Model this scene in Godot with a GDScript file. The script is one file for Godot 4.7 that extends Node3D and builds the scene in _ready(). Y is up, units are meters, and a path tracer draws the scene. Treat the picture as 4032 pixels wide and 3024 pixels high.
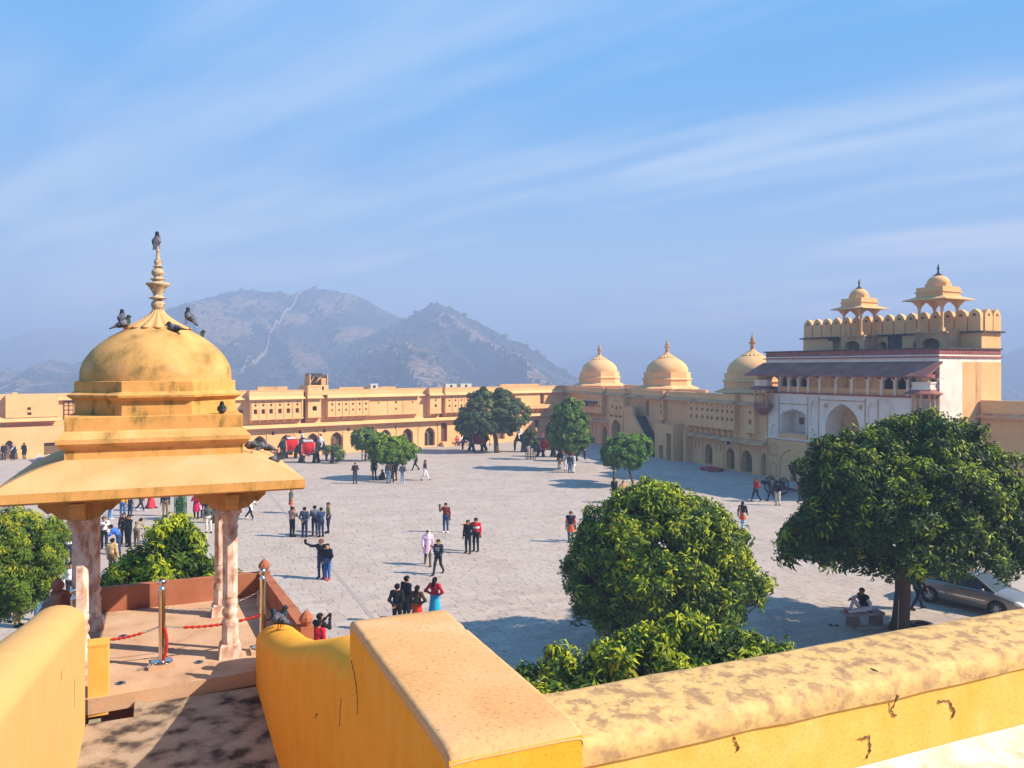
extends Node3D
# A hill fort courtyard seen from a terrace. Metres; the camera stands at x 0, z 0; depth runs along -z.

class MB:
	var v := PackedVector3Array()
	var n := PackedVector3Array()
	var c := PackedColorArray()
	var col := Color(1, 1, 1)
	var colored := false

	func tri(p: Vector3, q: Vector3, r: Vector3, a: Vector3, b: Vector3, d: Vector3) -> void:
		var g := (r - p).cross(q - p)
		if g.dot(a + b + d) < 0.0:
			v.append(p); v.append(r); v.append(q)
			n.append(a); n.append(d); n.append(b)
		else:
			v.append(p); v.append(q); v.append(r)
			n.append(a); n.append(b); n.append(d)
		if colored:
			c.append(col); c.append(col); c.append(col)

	func quad(p: Vector3, q: Vector3, r: Vector3, s: Vector3, m: Vector3) -> void:
		tri(p, q, r, m, m, m)
		tri(p, r, s, m, m, m)

	func face(p: Vector3, q: Vector3, r: Vector3, s: Vector3, away: Vector3) -> void:   # flat quad whose normal points away from a point inside
		var m := (r - p).cross(q - s).normalized()
		if m.dot((p + q + r + s) * 0.25 - away) < 0.0:
			m = -m
		quad(p, q, r, s, m)

	func hexa(b: Array, t: Array) -> void:   # a box-like solid of four bottom and four top corners
		var mid := Vector3.ZERO
		for p in b: mid += p
		for p in t: mid += p
		mid /= 8.0
		face(b[0], b[1], b[2], b[3], mid)
		face(t[0], t[1], t[2], t[3], mid)
		for i in 4:
			var j := (i + 1) % 4
			face(b[i], b[j], t[j], t[i], mid)

	func box(x0: float, x1: float, y0: float, y1: float, z0: float, z1: float, xf := Transform3D.IDENTITY) -> void:
		hexa([xf * Vector3(x0, y0, z0), xf * Vector3(x1, y0, z0), xf * Vector3(x1, y0, z1), xf * Vector3(x0, y0, z1)],
			[xf * Vector3(x0, y1, z0), xf * Vector3(x1, y1, z0), xf * Vector3(x1, y1, z1), xf * Vector3(x0, y1, z1)])

	func tapered(cx: float, cz: float, w0: float, d0: float, y0: float, w1: float, d1: float, y1: float) -> void:
		hexa([Vector3(cx - w0, y0, cz - d0), Vector3(cx + w0, y0, cz - d0), Vector3(cx + w0, y0, cz + d0), Vector3(cx - w0, y0, cz + d0)],
			[Vector3(cx - w1, y1, cz - d1), Vector3(cx + w1, y1, cz - d1), Vector3(cx + w1, y1, cz + d1), Vector3(cx - w1, y1, cz + d1)])

	func extrude(poly: PackedVector2Array, z0: float, z1: float, xf := Transform3D.IDENTITY) -> void:   # a polygon in x and y given depth along z
		var idx := Geometry2D.triangulate_polygon(poly)
		var nz := xf.basis * Vector3(0, 0, 1)
		for i in range(0, idx.size(), 3):
			var a := poly[idx[i]]
			var b := poly[idx[i + 1]]
			var d := poly[idx[i + 2]]
			tri(xf * Vector3(a.x, a.y, z1), xf * Vector3(b.x, b.y, z1), xf * Vector3(d.x, d.y, z1), nz, nz, nz)
			tri(xf * Vector3(a.x, a.y, z0), xf * Vector3(b.x, b.y, z0), xf * Vector3(d.x, d.y, z0), -nz, -nz, -nz)
		var s := -1.0 if Geometry2D.is_polygon_clockwise(poly) else 1.0
		for i in poly.size():
			var a := poly[i]
			var b := poly[(i + 1) % poly.size()]
			var e := (b - a).normalized()
			var m := xf.basis * Vector3(e.y * s, -e.x * s, 0)
			quad(xf * Vector3(a.x, a.y, z0), xf * Vector3(b.x, b.y, z0), xf * Vector3(b.x, b.y, z1), xf * Vector3(a.x, a.y, z1), m)

	func grid(rows: Array, flip := false, smooth := true) -> void:
		var h := rows.size()
		var w: int = rows[0].size()
		var closed: bool = rows[0][0].is_equal_approx(rows[0][w - 1])
		var nn := []
		for i in h:
			var line := PackedVector3Array()
			for j in w:
				var ja := j - 1 if j > 0 else (w - 2 if closed else 0)
				var jb := j + 1 if j < w - 1 else (1 if closed else w - 1)
				var du: Vector3 = rows[i][jb] - rows[i][ja]
				var dv: Vector3 = rows[mini(i + 1, h - 1)][j] - rows[maxi(i - 1, 0)][j]
				if du.length_squared() < 1e-12:
					var q := mini(i + 1, h - 1) if i < h / 2 else maxi(i - 1, 0)
					du = rows[q][jb] - rows[q][ja]
				var m := du.cross(dv).normalized()
				line.append(-m if flip else m)
			nn.append(line)
		for i in h - 1:
			for j in w - 1:
				var a: Vector3 = rows[i][j]
				var b: Vector3 = rows[i][j + 1]
				var d: Vector3 = rows[i + 1][j + 1]
				var e: Vector3 = rows[i + 1][j]
				if smooth:
					tri(a, b, d, nn[i][j], nn[i][j + 1], nn[i + 1][j + 1])
					tri(a, d, e, nn[i][j], nn[i + 1][j + 1], nn[i + 1][j])
				else:
					var m := (b - a + d - e).cross(e - a + d - b).normalized()
					if flip: m = -m
					quad(a, b, d, e, m)

	func lathe(prof: Array, segs: int, at := Vector3.ZERO, flute := 0, deep := 0.0, turn := 0.0, smooth := true) -> void:   # prof: [radius, height] from the bottom up
		var rows := []
		for p in prof:
			var line := PackedVector3Array()
			for j in segs + 1:
				var t := TAU * j / segs + turn
				var r: float = p[0]
				if flute > 0:
					r *= 1.0 - deep * (0.5 - 0.5 * cos(t * flute))
				line.append(at + Vector3(cos(t) * r, p[1], -sin(t) * r))
			rows.append(line)
		grid(rows, false, smooth)

	func ngon(prof: Array, sides: int, at: Vector3, turn: float) -> void:   # flat-sided tiers: prof of [apothem, height]
		var k := 1.0 / cos(PI / sides)
		var rows := []
		for p in prof:
			var line := PackedVector3Array()
			for j in sides + 1:
				var t := TAU * j / sides + turn
				line.append(at + Vector3(cos(t) * p[0] * k, p[1], -sin(t) * p[0] * k))
			rows.append(line)
		for i in rows.size() - 1:
			for j in sides:
				var a: Vector3 = rows[i][j]
				var b: Vector3 = rows[i][j + 1]
				var d: Vector3 = rows[i + 1][j + 1]
				var e: Vector3 = rows[i + 1][j]
				var m := (b - a + d - e).cross(e - a + d - b).normalized()
				if m.length() < 0.5: continue
				quad(a, b, d, e, m)

	func tube(pts: Array, radii: Array, segs := 6, squash := 1.0) -> void:
		var rows := []
		var side := Vector3(1, 0, 0)
		for i in pts.size():
			var d: Vector3 = (pts[mini(i + 1, pts.size() - 1)] - pts[maxi(i - 1, 0)]).normalized()
			if absf(d.dot(side)) > 0.95:
				side = Vector3(0, 0, 1) if absf(d.z) < 0.9 else Vector3(0, 1, 0)
			var a := (side - d * side.dot(d)).normalized()
			var b := d.cross(a)
			side = a
			var line := PackedVector3Array()
			for j in segs + 1:
				var t := TAU * j / segs
				line.append(pts[i] + (a * cos(t) + b * sin(t) * squash) * radii[i])
			rows.append(line)
		var e0 := PackedVector3Array()
		var e1 := PackedVector3Array()
		for j in segs + 1:
			e0.append(pts[0]); e1.append(pts[-1])
		rows.push_front(e0); rows.push_back(e1)
		grid(rows)

	func ball(at: Vector3, r: Vector3, segs := 10, rings := 6) -> void:
		for i in rings:
			for j in segs:
				var q := []
				for k in [[i, j], [i, j + 1], [i + 1, j + 1], [i + 1, j]]:
					var th: float = PI * k[0] / rings
					var ph: float = TAU * k[1] / segs
					q.append(Vector3(sin(th) * cos(ph), cos(th), sin(th) * sin(ph)))
				tri(at + q[0] * r, at + q[1] * r, at + q[2] * r, q[0], q[1], q[2])
				tri(at + q[0] * r, at + q[2] * r, at + q[3] * r, q[0], q[2], q[3])

	func facade(x0: float, x1: float, y0: float, y1: float, ops: Array, deep: float, z := 0.0) -> void:   # a wall face with real openings: [x0, x1, y0, y1, arch rise]
		var cuts := [x0, x1]
		for o in ops:
			cuts.append(o[0]); cuts.append(o[1])
			if o[4] > 0.0:
				for i in range(1, 12): cuts.append(lerpf(o[0], o[1], i / 12.0))
		cuts.sort()
		var f := Vector3(0, 0, 1)
		for i in cuts.size() - 1:
			var a: float = cuts[i]
			var b: float = cuts[i + 1]
			if b - a < 1e-4: continue
			var here := ops.filter(func(o): return o[0] < (a + b) * 0.5 and o[1] > (a + b) * 0.5)
			here.sort_custom(func(p, q): return p[2] < q[2])
			var la := y0
			var lb := y0
			for o in here:
				if o[2] > minf(la, lb) + 1e-4:
					quad(Vector3(a, la, z), Vector3(b, lb, z), Vector3(b, o[2], z), Vector3(a, o[2], z), f)
				la = top_of(o, a)
				lb = top_of(o, b)
				var m := Vector3(lb - la, a - b, 0).normalized()
				quad(Vector3(a, la, z), Vector3(b, lb, z), Vector3(b, lb, z - deep), Vector3(a, la, z - deep), m)
			quad(Vector3(a, la, z), Vector3(b, lb, z), Vector3(b, y1, z), Vector3(a, y1, z), f)
		for o in ops:
			var e := top_of(o, o[0])
			quad(Vector3(o[0], o[2], z), Vector3(o[0], e, z), Vector3(o[0], e, z - deep), Vector3(o[0], o[2], z - deep), Vector3(1, 0, 0))
			quad(Vector3(o[1], o[2], z), Vector3(o[1], e, z), Vector3(o[1], e, z - deep), Vector3(o[1], o[2], z - deep), Vector3(-1, 0, 0))
			quad(Vector3(o[0], o[2], z), Vector3(o[1], o[2], z), Vector3(o[1], o[2], z - deep), Vector3(o[0], o[2], z - deep), Vector3(0, 1, 0))

	func top_of(o: Array, x: float) -> float:
		if o[4] <= 0.0: return o[3]
		var u: float = absf(x - (o[0] + o[1]) * 0.5) / ((o[1] - o[0]) * 0.5)
		return o[3] - o[4] * (0.3 * u + 0.7 * (1.0 - sqrt(maxf(0.0, 1.0 - u * u * 0.999))))

	func add_mesh(o: MB, xf: Transform3D) -> void:
		for i in o.v.size():
			v.append(xf * o.v[i])
			n.append((xf.basis * o.n[i]).normalized())
			if colored: c.append(o.c[i] if o.colored else col)

	func mesh() -> ArrayMesh:
		var a := []
		a.resize(Mesh.ARRAY_MAX)
		a[Mesh.ARRAY_VERTEX] = v
		a[Mesh.ARRAY_NORMAL] = n
		if colored: a[Mesh.ARRAY_COLOR] = c
		var m := ArrayMesh.new()
		m.add_surface_from_arrays(Mesh.PRIMITIVE_TRIANGLES, a)
		return m


class Blob:   # tapered capsules joined by a smooth minimum, meshed as surface nets
	var bones := []   # [from, to, radius, radius, region]
	var v := PackedVector3Array()
	var n := PackedVector3Array()
	var reg := PackedInt32Array()
	var tris := PackedInt32Array()

	func bone(a: Vector3, b: Vector3, ra: float, rb: float, region: int) -> void:
		bones.append([a, b, ra, rb, region])

	func dist(p: Vector3, o: Array) -> float:
		var a: Vector3 = o[0]
		var ba: Vector3 = o[1] - a
		var t := clampf((p - a).dot(ba) / maxf(ba.length_squared(), 1e-9), 0.0, 1.0)
		return (p - a - ba * t).length() - lerpf(o[2], o[3], t)

	func build(h: float, k: float) -> void:
		var lo := Vector3.INF
		var hi := -Vector3.INF
		for o in bones:
			var r: float = maxf(o[2], o[3]) + h * 3.0
			lo = lo.min(o[0].min(o[1]) - Vector3.ONE * r)
			hi = hi.max(o[0].max(o[1]) + Vector3.ONE * r)
		var nx := int((hi.x - lo.x) / h) + 2
		var ny := int((hi.y - lo.y) / h) + 2
		var nz := int((hi.z - lo.z) / h) + 2
		var f := PackedFloat32Array()
		f.resize(nx * ny * nz)
		f.fill(1.0)
		var near := PackedByteArray()
		near.resize(nx * ny * nz)
		for o in bones:
			var a: Vector3 = o[0]
			var b: Vector3 = o[1]
			var ra: float = o[2]
			var rb: float = o[3]
			var r := maxf(ra, rb) + h * 2.5 + k
			var s := ((a.min(b) - Vector3.ONE * r - lo) / h).floor().max(Vector3.ZERO)
			var e := ((a.max(b) + Vector3.ONE * r - lo) / h).ceil().min(Vector3(nx - 1, ny - 1, nz - 1))
			var ba := b - a
			var inv := 1.0 / maxf(ba.length_squared(), 1e-9)
			for z in range(int(s.z), int(e.z) + 1):
				for y in range(int(s.y), int(e.y) + 1):
					var at := (z * ny + y) * nx
					for x in range(int(s.x), int(e.x) + 1):
						var pa := lo + Vector3(x, y, z) * h - a
						var t := clampf(pa.dot(ba) * inv, 0.0, 1.0)
						var d := (pa - ba * t).length() - ra - (rb - ra) * t
						var g := f[at + x]
						if d > g + k: continue
						if d < g - k:
							f[at + x] = d
						else:
							var w := 0.5 + 0.5 * (g - d) / k
							f[at + x] = lerpf(g, d, w) - k * w * (1.0 - w)
						near[at + x] = 1
		var step := [0, 1, nx, nx + 1, nx * ny, nx * ny + 1, nx * ny + nx, nx * ny + nx + 1]
		var id := {}
		for z in nz - 1:
			for y in ny - 1:
				for x in nx - 1:
					var at := (z * ny + y) * nx + x
					if near[at] == 0: continue
					var f0 := f[at]
					if absf(f0) > h * 2.0: continue
					var bits := 0
					for i in 8:
						if f[at + step[i]] < 0.0: bits |= 1 << i
					if bits == 0 or bits == 255: continue
					var p := Vector3.ZERO
					var m := 0
					var g := Vector3.ZERO
					for i in 8:
						var q := Vector3(i & 1, (i >> 1) & 1, i >> 2)
						var fi := f[at + step[i]]
						g += (q * 2.0 - Vector3.ONE) * fi
						for s in [1, 2, 4]:
							if i & s: continue
							var fj := f[at + step[i | s]]
							if (fi < 0.0) == (fj < 0.0): continue
							var q2 := Vector3((i | s) & 1, ((i | s) >> 1) & 1, (i | s) >> 2)
							p += q.lerp(q2, fi / (fi - fj))
							m += 1
					p = lo + (Vector3(x, y, z) + p / m) * h
					id[at] = v.size()
					v.append(p)
					n.append(g.normalized())
					var best := 1e9
					var which := 0
					for o in bones:
						var d := dist(p, o)
						if d < best:
							best = d
							which = o[4]
					reg.append(which)
		var ax := [1, nx, nx * ny]
		for at in id.keys():
			for d in 3:
				if (f[at] < 0.0) == (f[at + ax[d]] < 0.0): continue
				var p: int = ax[(d + 1) % 3]
				var q: int = ax[(d + 2) % 3]
				var quad := [at, at - p, at - p - q, at - q]
				if not (id.has(quad[1]) and id.has(quad[2]) and id.has(quad[3])): continue
				var i := [id[quad[0]], id[quad[1]], id[quad[2]], id[quad[3]]]
				var mid := n[i[0]] + n[i[2]]
				if (v[i[2]] - v[i[0]]).cross(v[i[1]] - v[i[0]]).dot(mid) > 0.0:
					tris.append_array([i[0], i[1], i[2], i[0], i[2], i[3]])
				else:
					tris.append_array([i[0], i[2], i[1], i[0], i[3], i[2]])

	func shell(keep: Callable, out: float) -> MB:   # the triangles whose corners are kept, pushed outwards
		var m := MB.new()
		var yes := PackedByteArray()
		for i in v.size(): yes.append(1 if keep.call(v[i], reg[i]) else 0)
		for i in range(0, tris.size(), 3):
			if yes[tris[i]] + yes[tris[i + 1]] + yes[tris[i + 2]] < 2: continue
			for j in 3:
				m.v.append(v[tris[i + j]] + n[tris[i + j]] * out)
				m.n.append(n[tris[i + j]])
		return m


var M := {}
var names := {}
var rng := RandomNumberGenerator.new()
const YAW := 23.4   # the near terrace, the domed pavilion and the paving all run along this turn


func numbered(called: String) -> String:
	var k: int = names.get(called, 0)
	names[called] = k + 1
	return called if k == 0 else "%s_%03d" % [called, k]


func tag(o: Node3D, label: String, category: String, group := "") -> Node3D:
	o.set_meta("label", label)
	o.set_meta("category", category)
	if group: o.set_meta("group", group)
	return o


func thing(called: String, label: String, category: String, at := Vector3.ZERO, turn := 0.0, group := "") -> Node3D:
	var o := Node3D.new()
	o.name = numbered(called)
	add_child(o)
	o.position = at
	o.rotation_degrees.y = turn
	return tag(o, label, category, group)


func part(called: String, mb: Variant, m: Material, parent: Node, at := Vector3.ZERO, turn := 0.0) -> MeshInstance3D:
	var o := MeshInstance3D.new()
	o.name = called
	o.mesh = mb.mesh() if mb is MB else mb
	o.material_override = m
	parent.add_child(o, true)
	o.position = at
	o.rotation_degrees.y = turn
	return o


func struct(called: String, mb: MB, m: Material) -> MeshInstance3D:
	var o := part(numbered(called), mb, m, self)
	o.set_meta("kind", "structure")
	return o


func lin(r: float, g: float, b: float) -> Color:
	return Color(r, g, b).linear_to_srgb()


func near_at(a: float, y: float, b: float) -> Vector3:   # terrace axes (along the wall, up, away from the terrace) to the world
	var t := deg_to_rad(YAW)
	return Vector3(a * cos(t) - b * sin(t), y, -a * sin(t) - b * cos(t))


func noise(freq: float, seed: int, octaves := 4, kind := FastNoiseLite.TYPE_SIMPLEX_SMOOTH) -> FastNoiseLite:
	var f := FastNoiseLite.new()
	f.noise_type = kind
	f.frequency = freq
	f.seed = seed
	f.fractal_octaves = octaves
	return f


func ramp_tex(f: FastNoiseLite, stops: Array, size := 512) -> NoiseTexture2D:   # stops: [offset, colour]
	var t := NoiseTexture2D.new()
	t.width = size
	t.height = size
	t.seamless = true
	t.noise = f
	var g := Gradient.new()
	var off := PackedFloat32Array()
	var cols := PackedColorArray()
	for s in stops:
		off.append(s[0]); cols.append(s[1])
	g.offsets = off
	g.colors = cols
	t.color_ramp = g
	return t


func flat(r: float, g: float, b: float, rough := 0.85, metal := 0.0) -> StandardMaterial3D:
	var m := StandardMaterial3D.new()
	m.albedo_color = lin(r, g, b)
	m.roughness = rough
	m.metallic = metal
	m.metallic_specular = 0.35
	return m


func weathered(stops: Array, scale: float, freq := 0.008, seed := 1, bump := 0.3, octaves := 5, tall := 1.0) -> StandardMaterial3D:   # a painted, stained or bare mineral surface
	var m := StandardMaterial3D.new()
	m.roughness = 0.92
	m.metallic_specular = 0.2
	m.albedo_texture = ramp_tex(noise(freq, seed, octaves), stops, 1024)
	m.uv1_triplanar = true
	m.uv1_world_triplanar = true
	m.uv1_scale = Vector3(scale, scale * tall, scale)
	m.detail_enabled = true
	m.detail_blend_mode = BaseMaterial3D.BLEND_MODE_MUL
	m.detail_uv_layer = BaseMaterial3D.DETAIL_UV_2
	m.uv2_triplanar = true
	m.uv2_world_triplanar = true
	m.uv2_scale = Vector3.ONE * scale * 2.3
	if not M.has("grain"):
		M.grain = ramp_tex(noise(0.05, 77, 5), [[0.0, Color(0.55, 0.48, 0.42)], [0.13, Color(0.66, 0.60, 0.55)], [0.19, Color(0.93, 0.92, 0.91)], [0.5, Color(0.97, 0.965, 0.96)], [0.9, Color(1, 1, 1)]], 1024)
		M.relief = ramp_tex(noise(0.02, 78, 6), [[0.0, Color.BLACK], [1.0, Color.WHITE]], 512)
	m.detail_albedo = M.grain
	if bump > 0.0:
		m.heightmap_enabled = true
		m.heightmap_texture = M.relief
		m.heightmap_scale = bump
	return m


func _ready() -> void:
	rng.seed = 7
	var cam := Camera3D.new()
	cam.name = "camera"
	cam.projection = Camera3D.PROJECTION_FRUSTUM   # a level camera with a slightly raised horizon, so uprights stay upright
	cam.near = 0.1
	cam.far = 9000.0
	cam.size = 0.096
	cam.frustum_offset = Vector2(0, -0.0019)
	cam.position = Vector3(0, 9.6, 0)
	cam.current = true
	add_child(cam)
	var env := Environment.new()
	env.background_mode = Environment.BG_SKY
	env.tonemap_mode = Environment.TONE_MAPPER_LINEAR
	env.tonemap_exposure = 2.9
	env.sdfgi_enabled = true
	env.ssao_enabled = true
	env.ssil_enabled = true
	env.fog_enabled = true
	env.fog_density = 0.00135
	env.fog_light_color = Color(0.73, 0.83, 1.0)
	var sm := ProceduralSkyMaterial.new()
	sm.sky_top_color = lin(0.018, 0.145, 0.325)
	sm.sky_horizon_color = lin(0.29, 0.33, 0.38)
	sm.sky_curve = 0.105
	sm.ground_bottom_color = lin(0.15, 0.13, 0.10)
	sm.ground_horizon_color = lin(0.24, 0.28, 0.36)
	sm.sun_angle_max = 1.0
	sm.sky_cover = cirrus()
	var sky := Sky.new()
	sky.sky_material = sm
	env.sky = sky
	var we := WorldEnvironment.new()
	we.name = "environment"
	we.environment = env
	add_child(we)
	var sun := DirectionalLight3D.new()
	sun.name = "sun"
	sun.light_energy = 1.22
	sun.light_color = Color(1.0, 0.93, 0.83)
	sun.light_angular_distance = 0.5
	sun.shadow_enabled = true
	add_child(sun)
	sun.look_at_from_position(Vector3.ZERO, -Vector3(0.975, 0.75, 0.20))
	materials()
	ground()
	hills()
	back_range()
	side_range()
	gatehouse()
	left_corner()
	terrace()
	pavilion()
	trees()
	courtyard_things()
	elephants()
	people()
	pigeons()


func cirrus() -> ImageTexture:
	var w := 1400
	var h := 700
	var im := Image.create(w, h, false, Image.FORMAT_RGBA8)
	var broad := noise(0.9, 11, 4)
	var streak := noise(1.0, 23, 5)
	var fine := noise(1.0, 31, 4)
	var dir := Vector2(-0.74, 0.67)   # the way the streaks run, seen from above: towards the far left
	for j in h / 2:
		var th := PI * (j + 0.5) / h
		for i in w:
			var ph := TAU * (i + 0.5) / w
			var d := Vector3(sin(ph) * sin(th), cos(th), cos(ph) * sin(th))
			var p := Vector2(d.x, d.z) / (d.y + 0.05)
			var a := p.dot(dir)
			var b := p.dot(Vector2(dir.y, -dir.x))
			var big := broad.get_noise_2d(a * 0.16 + 3.0, b * 0.42)
			var s := streak.get_noise_2d(a * 0.22, b * 0.75 + big * 0.6) * 0.6 + fine.get_noise_2d(a * 0.4, b * 3.0) * 0.34
			var t := smoothstep(-0.15, 0.70, s + big * 0.8)
			t *= 0.55 + 0.45 * smoothstep(-0.5, 1.6, d.x * 2.0 + 0.6)
			var v := clampf(t, 0.0, 1.0)
			im.set_pixel(i, j, Color(0.80, 0.66, 0.36, v * 0.25))
	return ImageTexture.create_from_image(im)


func materials() -> void:
	# near plaster: saturated ochre wash, patchy, with a little dark mould
	M.ochre = weathered([[0.0, lin(0.378, 0.207, 0.090)], [0.2, lin(0.594, 0.324, 0.135)], [0.42, lin(0.657, 0.365, 0.162)], [0.65, lin(0.675, 0.383, 0.184)], [1.0, lin(0.693, 0.450, 0.252)]], 0.3, 0.004, 3, 0.3)
	M.ochre_deep = weathered([[0.0, lin(0.78, 0.33, 0.03)], [0.3, lin(0.87, 0.385, 0.038)], [0.6, lin(0.90, 0.41, 0.046)], [0.88, lin(0.90, 0.44, 0.07)], [1.0, lin(0.90, 0.52, 0.16)]], 0.5, 0.008, 10, 0.35, 7, 0.4)
	M.ochre_wall = weathered([[0.0, lin(0.703, 0.361, 0.057)], [0.3, lin(0.807, 0.418, 0.085)], [0.6, lin(0.836, 0.442, 0.109)], [0.8, lin(0.836, 0.475, 0.142)], [1.0, lin(0.836, 0.570, 0.237)]], 0.5, 0.008, 9, 0.4, 7, 0.6)
	M.ochre_smooth = weathered([[0.0, lin(0.662, 0.377, 0.133)], [0.5, lin(0.681, 0.396, 0.152)], [1.0, lin(0.690, 0.423, 0.179)]], 0.5, 0.006, 15, 0.3, 7, 0.4)
	# dome and cornices: sooty mould in the hollows
	M.mould = weathered([[0.0, lin(0.090, 0.068, 0.027)], [0.14, lin(0.198, 0.135, 0.050)], [0.27, lin(0.405, 0.252, 0.090)], [0.40, lin(0.576, 0.324, 0.113)], [0.62, lin(0.657, 0.360, 0.135)], [1.0, lin(0.720, 0.513, 0.288)]], 0.35, 0.006, 21, 0.3, 7)
	M.mould.albedo_texture.noise.fractal_gain = 0.58
	M.streak = weathered([[0.0, lin(0.092, 0.069, 0.032)], [0.17, lin(0.239, 0.156, 0.055)], [0.31, lin(0.460, 0.276, 0.083)], [0.44, lin(0.626, 0.327, 0.101)], [0.7, lin(0.681, 0.354, 0.120)], [1.0, lin(0.718, 0.442, 0.202)]], 0.6, 0.008, 22, 0.3, 7, 0.35)
	M.streak.albedo_texture.noise.fractal_gain = 0.58
	# flaking limewash on the top of the parapet
	M.peel = weathered([[0.0, lin(0.313, 0.184, 0.092)], [0.34, lin(0.405, 0.258, 0.138)], [0.44, lin(0.506, 0.331, 0.166)], [0.475, lin(0.635, 0.409, 0.166)], [0.7, lin(0.699, 0.460, 0.193)], [1.0, lin(0.727, 0.524, 0.258)]], 0.28, 0.026, 5, 0.6, 7)
	M.peel.albedo_texture.noise.fractal_gain = 0.62
	M.lime = weathered([[0.0, lin(0.50, 0.38, 0.25)], [0.3, lin(0.60, 0.50, 0.37)], [0.5, lin(0.70, 0.64, 0.53)], [1.0, lin(0.78, 0.75, 0.68)]], 0.5, 0.010, 6, 0.5, 7)
	# far plaster
	M.apricot = weathered([[0.0, lin(0.570, 0.314, 0.138)], [0.22, lin(0.731, 0.427, 0.199)], [0.55, lin(0.779, 0.465, 0.223)], [1.0, lin(0.798, 0.513, 0.266)]], 0.06, 0.005, 8, 0.2)
	M.apricot_old = weathered([[0.0, lin(0.16, 0.11, 0.08)], [0.2, lin(0.34, 0.22, 0.13)], [0.42, lin(0.56, 0.34, 0.18)], [0.6, lin(0.64, 0.39, 0.205)], [1.0, lin(0.70, 0.45, 0.25)]], 0.10, 0.008, 18, 0.3, 6, 0.4)
	M.soot = weathered([[0.0, lin(0.03, 0.03, 0.034)], [0.5, lin(0.075, 0.07, 0.07)], [1.0, lin(0.20, 0.16, 0.13)]], 0.2, 0.01, 28, 0.3)
	M.white = weathered([[0.0, lin(0.52, 0.42, 0.36)], [0.2, lin(0.72, 0.61, 0.53)], [0.45, lin(0.82, 0.73, 0.64)], [1.0, lin(0.86, 0.79, 0.71)]], 0.10, 0.006, 38, 0.1, 6, 0.5)
	M.redstone = weathered([[0.0, lin(0.22, 0.07, 0.065)], [0.4, lin(0.34, 0.11, 0.10)], [0.75, lin(0.40, 0.15, 0.13)], [1.0, lin(0.48, 0.23, 0.20)]], 0.2, 0.008, 48, 0.2)
	M.eaves = weathered([[0.0, lin(0.13, 0.06, 0.055)], [0.35, lin(0.27, 0.115, 0.10)], [0.7, lin(0.35, 0.15, 0.13)], [1.0, lin(0.44, 0.24, 0.21)]], 0.12, 0.006, 58, 0.3)
	M.pier = weathered([[0.0, lin(0.24, 0.12, 0.07)], [0.2, lin(0.44, 0.23, 0.16)], [0.40, lin(0.54, 0.31, 0.235)], [0.47, lin(0.66, 0.48, 0.39)], [0.6, lin(0.73, 0.60, 0.51)], [1.0, lin(0.78, 0.70, 0.62)]], 0.7, 0.012, 68, 0.3, 7, 0.45)
	M.finial = weathered([[0.0, lin(0.07, 0.06, 0.05)], [0.3, lin(0.26, 0.20, 0.13)], [0.5, lin(0.52, 0.40, 0.26)], [1.0, lin(0.68, 0.56, 0.40)]], 1.5, 0.012, 69, 0.2, 6)
	M.railing = weathered([[0.0, lin(0.22, 0.075, 0.04)], [0.3, lin(0.35, 0.13, 0.075)], [0.7, lin(0.41, 0.165, 0.10)], [1.0, lin(0.46, 0.22, 0.15)]], 0.3, 0.005, 78, 0.2)
	M.deck = weathered([[0.0, lin(0.380, 0.237, 0.152)], [0.3, lin(0.522, 0.342, 0.223)], [0.7, lin(0.570, 0.389, 0.266)], [1.0, lin(0.617, 0.456, 0.332)]], 0.3, 0.005, 88, 0.15)
	M.walk = weathered([[0.0, lin(0.04, 0.03, 0.028)], [0.26, lin(0.09, 0.07, 0.06)], [0.40, lin(0.22, 0.17, 0.125)], [0.58, lin(0.36, 0.28, 0.21)], [1.0, lin(0.44, 0.36, 0.28)]], 0.3, 0.008, 98, 0.5, 6)
	M.concrete = weathered([[0.0, lin(0.20, 0.18, 0.13)], [1.0, lin(0.40, 0.36, 0.27)]], 0.6, 0.01, 99, 0.3)
	M.paving = weathered([[0.0, lin(0.391, 0.330, 0.302)], [0.5, lin(0.432, 0.372, 0.344)], [1.0, lin(0.456, 0.400, 0.372)]], 0.03, 0.010, 41, 0.0)
	M.paving.vertex_color_use_as_albedo = true
	M.joint = weathered([[0.0, lin(0.26, 0.22, 0.20)], [1.0, lin(0.36, 0.31, 0.29)]], 0.2, 0.01, 42, 0.0)
	M.earth = weathered([[0.0, lin(0.10, 0.10, 0.05)], [1.0, lin(0.26, 0.20, 0.13)]], 0.004, 0.01, 43, 0.0)
	M.hill = flat(1, 1, 1, 1.0)
	M.hill.albedo_color = Color(1, 1, 1)
	M.hill.vertex_color_use_as_albedo = true
	M.hill.detail_enabled = true
	M.hill.detail_blend_mode = BaseMaterial3D.BLEND_MODE_MUL
	M.hill.detail_uv_layer = BaseMaterial3D.DETAIL_UV_2
	M.hill.uv2_triplanar = true
	M.hill.uv2_world_triplanar = true
	M.hill.uv2_scale = Vector3.ONE * 0.012
	M.hill.detail_albedo = ramp_tex(noise(0.02, 51, 6), [[0.3, Color(0.42, 0.46, 0.36)], [0.5, Color(0.8, 0.78, 0.72)], [0.72, Color(1, 1, 1)]], 1024)
	M.rampart = flat(0.29, 0.24, 0.20)
	M.wood = weathered([[0.0, lin(0.10, 0.05, 0.035)], [1.0, lin(0.20, 0.10, 0.07)]], 1.0, 0.02, 61, 0.2)
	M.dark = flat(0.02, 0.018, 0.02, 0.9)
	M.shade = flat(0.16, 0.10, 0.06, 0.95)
	M.glass = flat(0.03, 0.035, 0.04, 0.2)
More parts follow.
